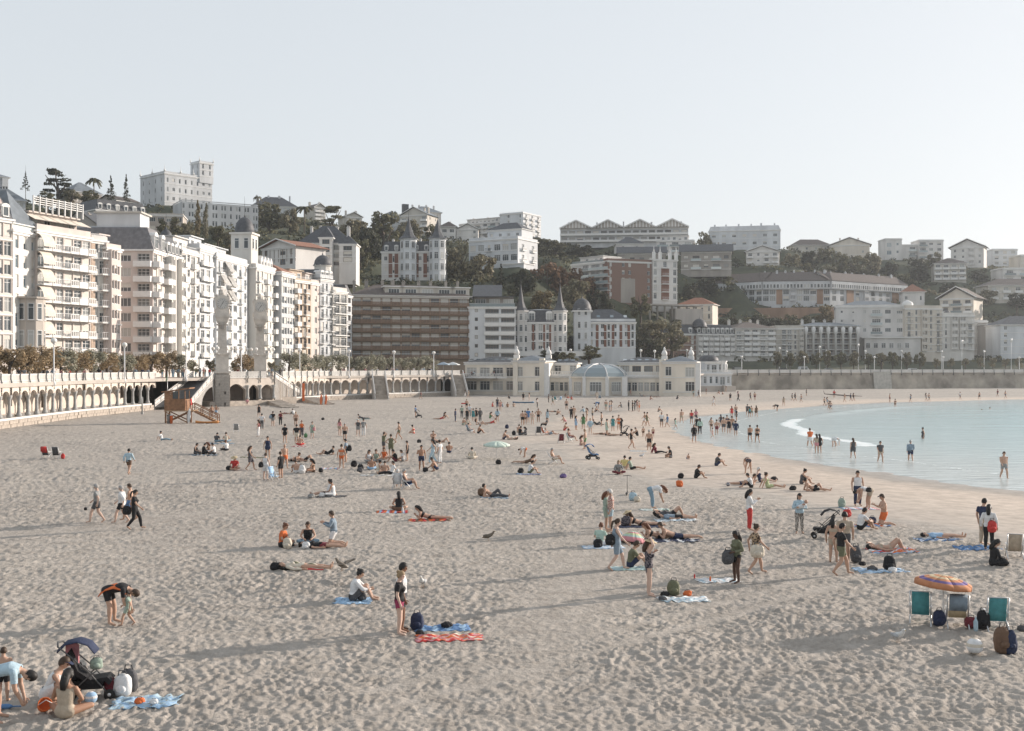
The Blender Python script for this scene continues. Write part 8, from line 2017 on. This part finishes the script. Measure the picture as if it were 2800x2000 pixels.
# towels
for a in ((1208, 1719, 8, 1.5, .75, ['blue', 'sky', 'blue'], 'blue towel strewn with clothes beside the standing couple'), (1228, 1745, 6, 1.75, .7, ['red', 'pink', 'orange', 'cream'], 'red and white striped towel in front of the standing couple'),
 (966, 1644, 0, 1.1, .9, ['sky'], 'blue towel under the woman in white shirt'), (1868, 1638, 4, 1.5, .75, ['lblue', 'white'], 'pale blue towel by the feet of the swimsuit woman'), (1962, 1589, 6, 1.4, .8, ['white', 'lblue', 'white'], 'white and blue towel left of the woman in olive'),
 (1724, 1555, 5, 1.5, .8, ['mint', 'lblue'], 'mint towel under the man in olive T-shirt'), (1648, 1497, 5, 1.6, .8, ['sky', 'white'], 'blue and white towel under the woman in mint'), (1840, 1480, 3, 2.2, .9, ['navy', 'white', 'navy'], 'dark patterned towel under the couple lying face down'),
 (1750, 1440, 3, 1.9, .9, ['navy'], 'navy towel under the woman in sun hat'), (1850, 1424, 3, 2.0, 1.0, ['white', 'lblue'], 'white towel under the dozing couple'), (2436, 1507, 2, 1.9, 1.0, ['sky', 'orange', 'white', 'red'], 'multicoloured striped towel under the woman with raised knees'), (2562, 1476, 3, 1.8, .9, ['blue', 'white'], 'blue and white towel under the person in light blue'),
 (2672, 1500, 5, 1.6, .9, ['blue'], 'plain blue towel at the feet of the man in navy'), (2405, 1560, 6, 1.8, .9, ['sky', 'slate'], 'blue towel heaped with clothes right of the striding man'), (2350, 1388, 2, 1.8, 1.0, ['sky', 'white', 'pink'], 'bright blue towel at the feet of the man in white tank top'), (2370, 1436, 4, 2.0, .8, ['orange', 'white', 'blue'], 'orange-edged towel by the kneeling boy'),
 (1174, 1424, 4, 1.9, .9, ['orange', 'red', 'brown'], 'red patterned towel under the woman in black bikini'), (1072, 1400, 4, 1.5, .8, ['orange', 'sky', 'red'], 'orange and blue towel under the woman in strapless black'), (908, 1360, 5, 1.6, .8, ['dgrey'], 'dark towel under the couple in white'), (1352, 1363, 2, 1.5, .8, ['slate'], 'grey-blue towel under the reclining man'),
 (1446, 1298, 2, 1.6, .8, ['purple', 'lblue'], 'lilac towel under the man in white T-shirt'), (1790, 1395, 2, 1.4, .8, ['mint', 'white'], 'mint and white towel before the bending woman'), (820, 1223, 0, 1.3, .8, ['red', 'white'], 'red towel under the shirtless man with his back turned'), (992, 1147, 0, 1.8, .8, ['teal'], 'teal towel under the far prone sunbather'), (694, 1252, 0, 2.0, .8, ['olive'], 'olive towel spread right of the hatted person'),
 (600, 1213, 0, 2.6, .9, ['slate'], 'long grey-blue towel under the seated friends'), (555, 1245, 0, 2.2, .9, ['slate', 'dgrey'], 'dark blue towel under the four seated friends'), (1745, 1230, 0, 1.4, .8, ['white', 'lblue'], 'white towel right of the woman in black swimsuit'), (1048, 1300, 0, 3.0, 1.0, ['white', 'cream'], 'large white sheet under the central group'), (904, 1283, 0, 1.4, .8, ['sky', 'pink', 'white'], 'small colourful towel left of the orange bikini woman')): towel(*a)
# bags
for a in ((1140, 1722, 1.25, 'navy', 'dark blue rucksack beside the blue towel', 'rucksack', 1.45), (1148, 1737, .8, 'black', 'black shoes heap between blue and red towels', 'shoe_heap', .6), (1222, 1716, 1.1, 'black', 'black clothes heap on the blue towel', 'clothes_heap', .45), (990, 1642, .95, 'dgrey', 'dark bag by the legs of the woman in white shirt'), (752, 1560, 1.2, 'black', 'black bag under the head of the blanketed sleeper', 'beach_bag', .9),
 (786, 1501, 1.2, 'cream', 'pale rucksack beside the woman in orange', 'rucksack', 1.4), (836, 1502, 1.1, 'white', 'white shopping bag with red mark in the picnic group', 'carrier_bag', 1.0), (1842, 1625, 1.35, 'olive', 'olive rucksack standing on the pale blue towel', 'rucksack', 1.35), (1880, 1626, .95, 'orange', 'orange cloth bag beside the olive rucksack', 'beach_bag', .7), (1818, 1628, 1.0, 'black', 'black jacket heap left of the olive rucksack', 'clothes_heap', .5), (1812, 1641, .9, 'dgrey', 'dark sandals heap in front of the olive rucksack', 'shoe_heap', .55),
 (1635, 1498, 1.3, 'black', 'black round bag before the woman in mint'), (1712, 1438, 1.6, 'darkpattern', 'black dotted bag by the sun-hatted woman', 'beach_bag', 1.1), (1731, 1370, 1.6, 'lblue', 'pale blue bag heap beside the kick scooter', 'beach_bag', 1.1), (1742, 1373, 1.2, 'cream', 'cream bag in front of the pale blue bag heap'), (1862, 1306, 1.3, 'black', 'black bag left of the capped person'), (1858, 1330, 1.5, 'orange', 'orange and black bag in front of the capped person', 'beach_bag', 1.0),
 (2340, 1537, 1.45, 'dgrey', 'grey rucksack standing right of the striding man', 'rucksack', 1.6), (2358, 1545, .9, 'black', 'dark clothes bundle beside the grey rucksack', 'clothes_heap', .6), (2432, 1556, 1.5, 'black', 'black rucksack on the heaped blue towel', 'rucksack', 1.3), (2440, 1564, 1.0, 'white', 'white bag at the end of the heaped towel', 'beach_bag', .7), (2385, 1560, 1.2, 'dgrey', 'dark clothes heaped on the blue towel', 'clothes_heap', .5), (2740, 1552, 1.3, 'black', 'black rucksack in front of the woman in black', 'rucksack', .9),
 (2568, 1715, 1.2, 'navy', 'navy and white striped bag at the parasol pole', 'beach_bag', 1.35), (2655, 1719, 1.25, 'maroon', 'dark red bag between the beach chairs', 'beach_bag', .9), (2688, 1722, 1.3, 'black', 'black rucksack left of the right teal chair', 'rucksack', 1.5), (2742, 1789, 1.45, 'brown', 'large brown rucksack standing in front of the teal chair', 'rucksack', 1.75), (2762, 1790, 1.15, 'navy', 'navy carrier frame beside the brown rucksack', 'rucksack', 2.0), (2795, 1724, .9, 'dgrey', 'grey bag at the right edge', 'beach_bag', .7),
 (1163, 1290, 1.3, 'black', 'black bag by the navy-trunked man', 'beach_bag', .9), (1146, 1212, 1.4, 'black', 'black holdall left of the far knees-up sunbather', 'beach_bag', .9), (968, 1279, 1.5, 'black', 'leftmost black bag of the bag heap', 'rucksack', 1.2), (986, 1283, 1.4, 'black', 'middle black bag of the bag heap'), (984, 1290, 1.3, 'dgrey', 'dark grey bag in front of the bag heap'), (877, 1293, 1.1, 'black', 'round black bag right of the cross-legged woman'), (826, 1296, 1.5, 'white', 'tall white bag beside the shirtless sitter', 'carrier_bag', 1.5),
 (851, 1364, 1.3, 'grey', 'grey bag left of the couple in white', 'beach_bag', .7), (880, 1361, 1.0, 'white', 'small white bag next to the couple in white'), (1318, 1358, 1.6, 'brown', 'striped brown bag behind the reclining man', 'beach_bag', 1.0), (1363, 1270, 1.5, 'black', 'black rucksack below the green parasol', 'rucksack', .9), (1424, 1295, 1.4, 'black', 'black bag beside the man on the lilac towel', 'beach_bag', .9), (1540, 1306, 1.5, 'purple', 'purple bag lying alone on the sand', 'beach_bag', .7), (1386, 1172, 1.5, 'navy', 'blue rucksack behind the green parasol', 'rucksack', 1.2),
 (1405, 1190, 1.4, 'black', 'black bag left of the seated dark-clad pair', 'rucksack', 1.3), (883, 1149, 1.5, 'black', 'black bag alone on the far left sand', 'beach_bag', .8), (2302, 1385, 1.3, 'sage', 'grey-green rucksack left of the man in white tank top', 'rucksack', 1.4), (2316, 1412, 1.4, 'red', 'red and black bag behind the sitting man in white', 'beach_bag', 1.0), (2385, 1430, 1.3, 'navy', 'blue tent bag left of the kneeling boy', 'beach_bag', .9), (172, 1255, 1.0, 'red', 'red bag right of the slatted chair', 'beach_bag', 1.6), (626, 1288, 1.4, 'black', 'black bag left of the red-clad person', 'beach_bag', .8),
 (2168, 1336, 1.4, 'black', 'black bags by the woman in dark swimsuit', 'beach_bag', .7), (2117, 1309, 1.5, 'black', 'black clothes heap behind the yellow-green bather', 'clothes_heap', .6), (836, 1198, 1.2, 'green', 'green cool bag beside the patterned skirt', 'cool_bag', 1.4), (1100, 1399, .01, 'white', 'x')):
    if a[2] > .1: bag(*a)
# bags carried by people
for px, py, dx, z, s, c, lab, tall in ((368, 1448, -.28, .78, 1.25, 'black', 'large black tote hanging at the walking woman in black', 1.2), (1686, 1560, -.24, 1.02, 1.15, 'black', 'black backpack worn by the woman in grey-blue dress', 1.3), (2014, 1596, -.32, .78, 1.3, 'dgrey', 'dark backpack held by the woman in olive shirt', 1.4), (2066, 1571, .02, .72, 1.65, 'cream', 'large off-white bag carried by the leopard-print woman', 1.05),
 (2704, 1504, .05, .82, 1.2, 'red', 'red shoulder bag of the woman in white shirt', 1.5), (2374, 1392, -.02, .98, 1.0, 'black', 'black backpack on the bending man', .9), (946, 1266, .28, 1.0, 1.2, 'black', 'black backpack on the man beside the orange bikini woman', 1.4), (265, 1431, -.46, .72, .5, 'black', 'black shoes carried by the man in grey T-shirt', 1.1), (746, 1166, -.25, 1.05, 1.25, 'slate', 'grey square backpack on the man near the clock terrace', 1.3), (726, 1314, -.25, .95, 1.1, 'black', 'black shoulder bag of the woman in white dress', 1.2), (854, 1201, .2, .95, .9, 'pink', 'pink wrap at the side of the woman in grey-green dress', 1.4), (994, 1194, .0, 1.05, 1.1, 'grey', 'grey backpack on the woman in white trousers', 1.4)):
    g = G(px, py); bag(px, py, s, c, lab, 'carried_bag', tall, loc=(g.x+dx, g.y-.16, z-.12), group='carried bags')
g = G(2186, 1459); t = tag(empty('baby', (g.x+.02, g.y-.24, 1.10)), 'baby in pale clothes held by the woman in pale blue', 'baby'); b = MB(); b.tube([(-.2, 0, .0), (-.08, 0, .06), (.08, 0, .12), (.17, 0, .2)], [.05, .085, .09, .05], 8); b.build('wrap', [cloth('white')], t); b = MB(); b.ball((.2, 0, .28), .085, 10); b.build('head', [SKIN['light']], t)
# the orange towel over the bending man and the striped blanket
g = G(306, 1709); t = tag(empty('shoulder_towel', (g.x, g.y, 0)), 'orange towel draped over the back of the bending man', 'towel'); b = MB(); pts = [(-.30, .92), (-.12, 1.08), (.12, 1.15), (.34, 1.10), (.46, .98)]; n = 5
b.add([(x, y, z-abs(y)*.35) for y in (-.26, -.13, 0, .13, .26) for x, z in pts], [(j*n+i, j*n+i+1, (j+1)*n+i+1, (j+1)*n+i) for j in range(4) for i in range(4)], 0, True); o = b.build('cloth', [cloth('orange')], t); o.modifiers.new('t', 'SOLIDIFY').thickness = .02
g = G(830, 1560); t = tag(empty('striped_blanket', (g.x, g.y, 0)), 'cream blanket with red and green stripes covering the sleeper', 'blanket'); b = MB(); nx, ny = 18, 9
vs = [(-.42+1.15*i/nx, -.34+.68*j/ny, .03+(.24+.05*math.sin(i*.7))*math.exp(-((j/ny-.5)/.27)**2)*(1.12-i/nx*.45)) for j in range(ny+1) for i in range(nx+1)]; b.v = vs
for j in range(ny):
    for i in range(nx): b.f.append((j*(nx+1)+i, j*(nx+1)+i+1, (j+1)*(nx+1)+i+1, (j+1)*(nx+1)+i)); b.m.append((0, 1, 0, 2, 0, 3)[j % 6]); b.sm.append(True)
b.build('cloth', [cloth('cream'), cloth('red'), cloth('olive'), cloth('orange')], t)
# scooter, bottles, gulls, driftwood
t = thing('kick_scooter', 'kick scooter standing with its handlebar up behind the bag heap', 'scooter', 1715, 1352, 0); b = MB(); b.tube([(0, 0, .1), (.03, 0, 1.05)], .018, 6); b.build('stem', [IRON], t); b = MB(); b.tube([(.03, -.25, 1.02), (.03, 0, 1.06), (.03, .25, 1.02)], .018, 6); t.rotation_euler.z = R(80); b.build('handlebar', [IRON], t); b = MB(); b.box(-.55, -.07, .09, .02, .07, .12); b.build('deck', [IRON], t)
for x in (-.55, .04): b = MB(); b.lathe([(.03, -.02), (.09, -.02), (.09, .02), (.03, .02)], (0, 0), 10); b.build('wheel', [mat('tyre', (.02, .02, .02), .8, .1)], t, (x, 0, .09), (math.pi/2, 0, 0))
for i, (px, py, s, lab) in enumerate(((2668, 1730, 1.5, 'clear plastic bottle between the beach chairs'), (1101, 1401, 1.2, 'white bottle beside the woman in strapless black'), (1942, 1592, .8, 'orange drink can on the white and blue towel'), (1899, 1583, .7, 'small red cup left of the white and blue towel'))):
    t = thing('bottle', lab, 'bottle', px, py); b = MB(); b.lathe([(.035, 0), (.04, .05), (.04, .17), (.015, .22), (.015, .25)], (0, 0), 10); b.build('flask', [cloth(('lblue', 'white', 'orange', 'red')[i])], t); b = MB(); b.lathe([(.018, .25), (.018, .275)], (0, 0), 8); b.build('cap', [cloth(('white', 'sky', 'white', 'white')[i])], t); t.scale = (s,)*3
gull(1334, 1479, 0, 'brown', 'brown young gull standing on the open sand'); gull(1156, 1607, -100, 'white', 'white gull standing right of the tall couple'); gull(2454, 1763, -70, 'white', 'white gull facing the camera left of the striped parasol'); gull(936, 1600, 150, 'brown', 'brown gull flying low behind the woman in white shirt', .4); gull(1755, 1249, 30, 'white', 'white gull in the middle distance right of the seated trio')
t = thing('driftwood', 'long dark driftwood branch on the far sand', 'driftwood', 2300, 1084, -30); b = MB(); b.tube([(-4, 0, .5), (-1, 0, .3), (2, .1, .12), (5, 0, .06)], [.1, .16, .14, .05], 6); b.build('log', [BARK], t); b = MB(); b.tube([(-4, 0, .4), (-4.3, 0, 1.4)], [.08, .03], 5); b.build('branch', [BARK], t)
t = thing('red_float', 'red rescue float held by the shirtless man near the steps', 'float', 1268, 1120, 0); t.location.z = .9; b = MB(); b.tube([(-.45, 0, .1), (-.3, 0, .1), (.3, 0, .1), (.45, 0, .1)], [.03, .1, .1, .03], 8); b.build('foam', [cloth('red')], t); b = MB(); b.tube([(.45, 0, .1), (.6, 0, .05)], .01, 5); b.build('cord', [cloth('white')], t)
# vehicles on the road behind the far wall
def car(px, d, col, label, a, van=False, s=1.0):
    p = P(px, 1004, d); t = tag(empty('parked_van' if van else 'parked_car', (p.x, p.y, 5.2), R(a)), label, 'van' if van else 'car', 'vehicles above the sea wall'); hh = 2.0 if van else 1.45
    pr = [(-2.2, .35), (-2.2, .95), (-2.05, hh-.1), (-1.7, hh), (.7 if van else .4, hh), (1.35, 1.0), (2.15, .85), (2.2, .35)]; n = len(pr); b = MB(); w = .85
    b.add([(x, -w*(1 if z < 1 else .88), z) for x, z in pr]+[(x, w*(1 if z < 1 else .88), z) for x, z in pr], [tuple(range(n-1, -1, -1)), tuple(range(n, 2*n))]+[(i, (i+1) % n, (i+1) % n+n, i+n) for i in range(n)]); b.build('body', [mat('paint_'+col, CC[col], .3, .04)], t)
    for sd in (-1, 1): g_ = MB(); g_.box(-1.7, sd*.80-.02, 1.0, .75, sd*.80+.02, hh-.18); g_.build('side_window', [GLASS], t).location.y = sd*.045
    for x in (-1.4, 1.4):
        for sd in (-1, 1): w_ = MB(); w_.lathe([(.12, -.1), (.33, -.1), (.33, .1), (.12, .1)], (0, 0), 12); w_.build('wheel', [mat('tyre', (.02, .02, .02), .8, .1)], t, (x, sd*.8, .33), (math.pi/2, 0, 0))
car(2200, 392, 'white', 'white van parked above the far sea wall', 8, True); car(2145, 402, 'dgrey', 'dark car parked left of the white van', 5); car(2270, 402, 'grey', 'grey car among bushes right of the white van', 10); car(2500, 402, 'white', 'white car on the road above the far sea wall', 10); car(2020, 390, 'dgrey', 'dark delivery van at the end of the bathing pavilion', 4, True)
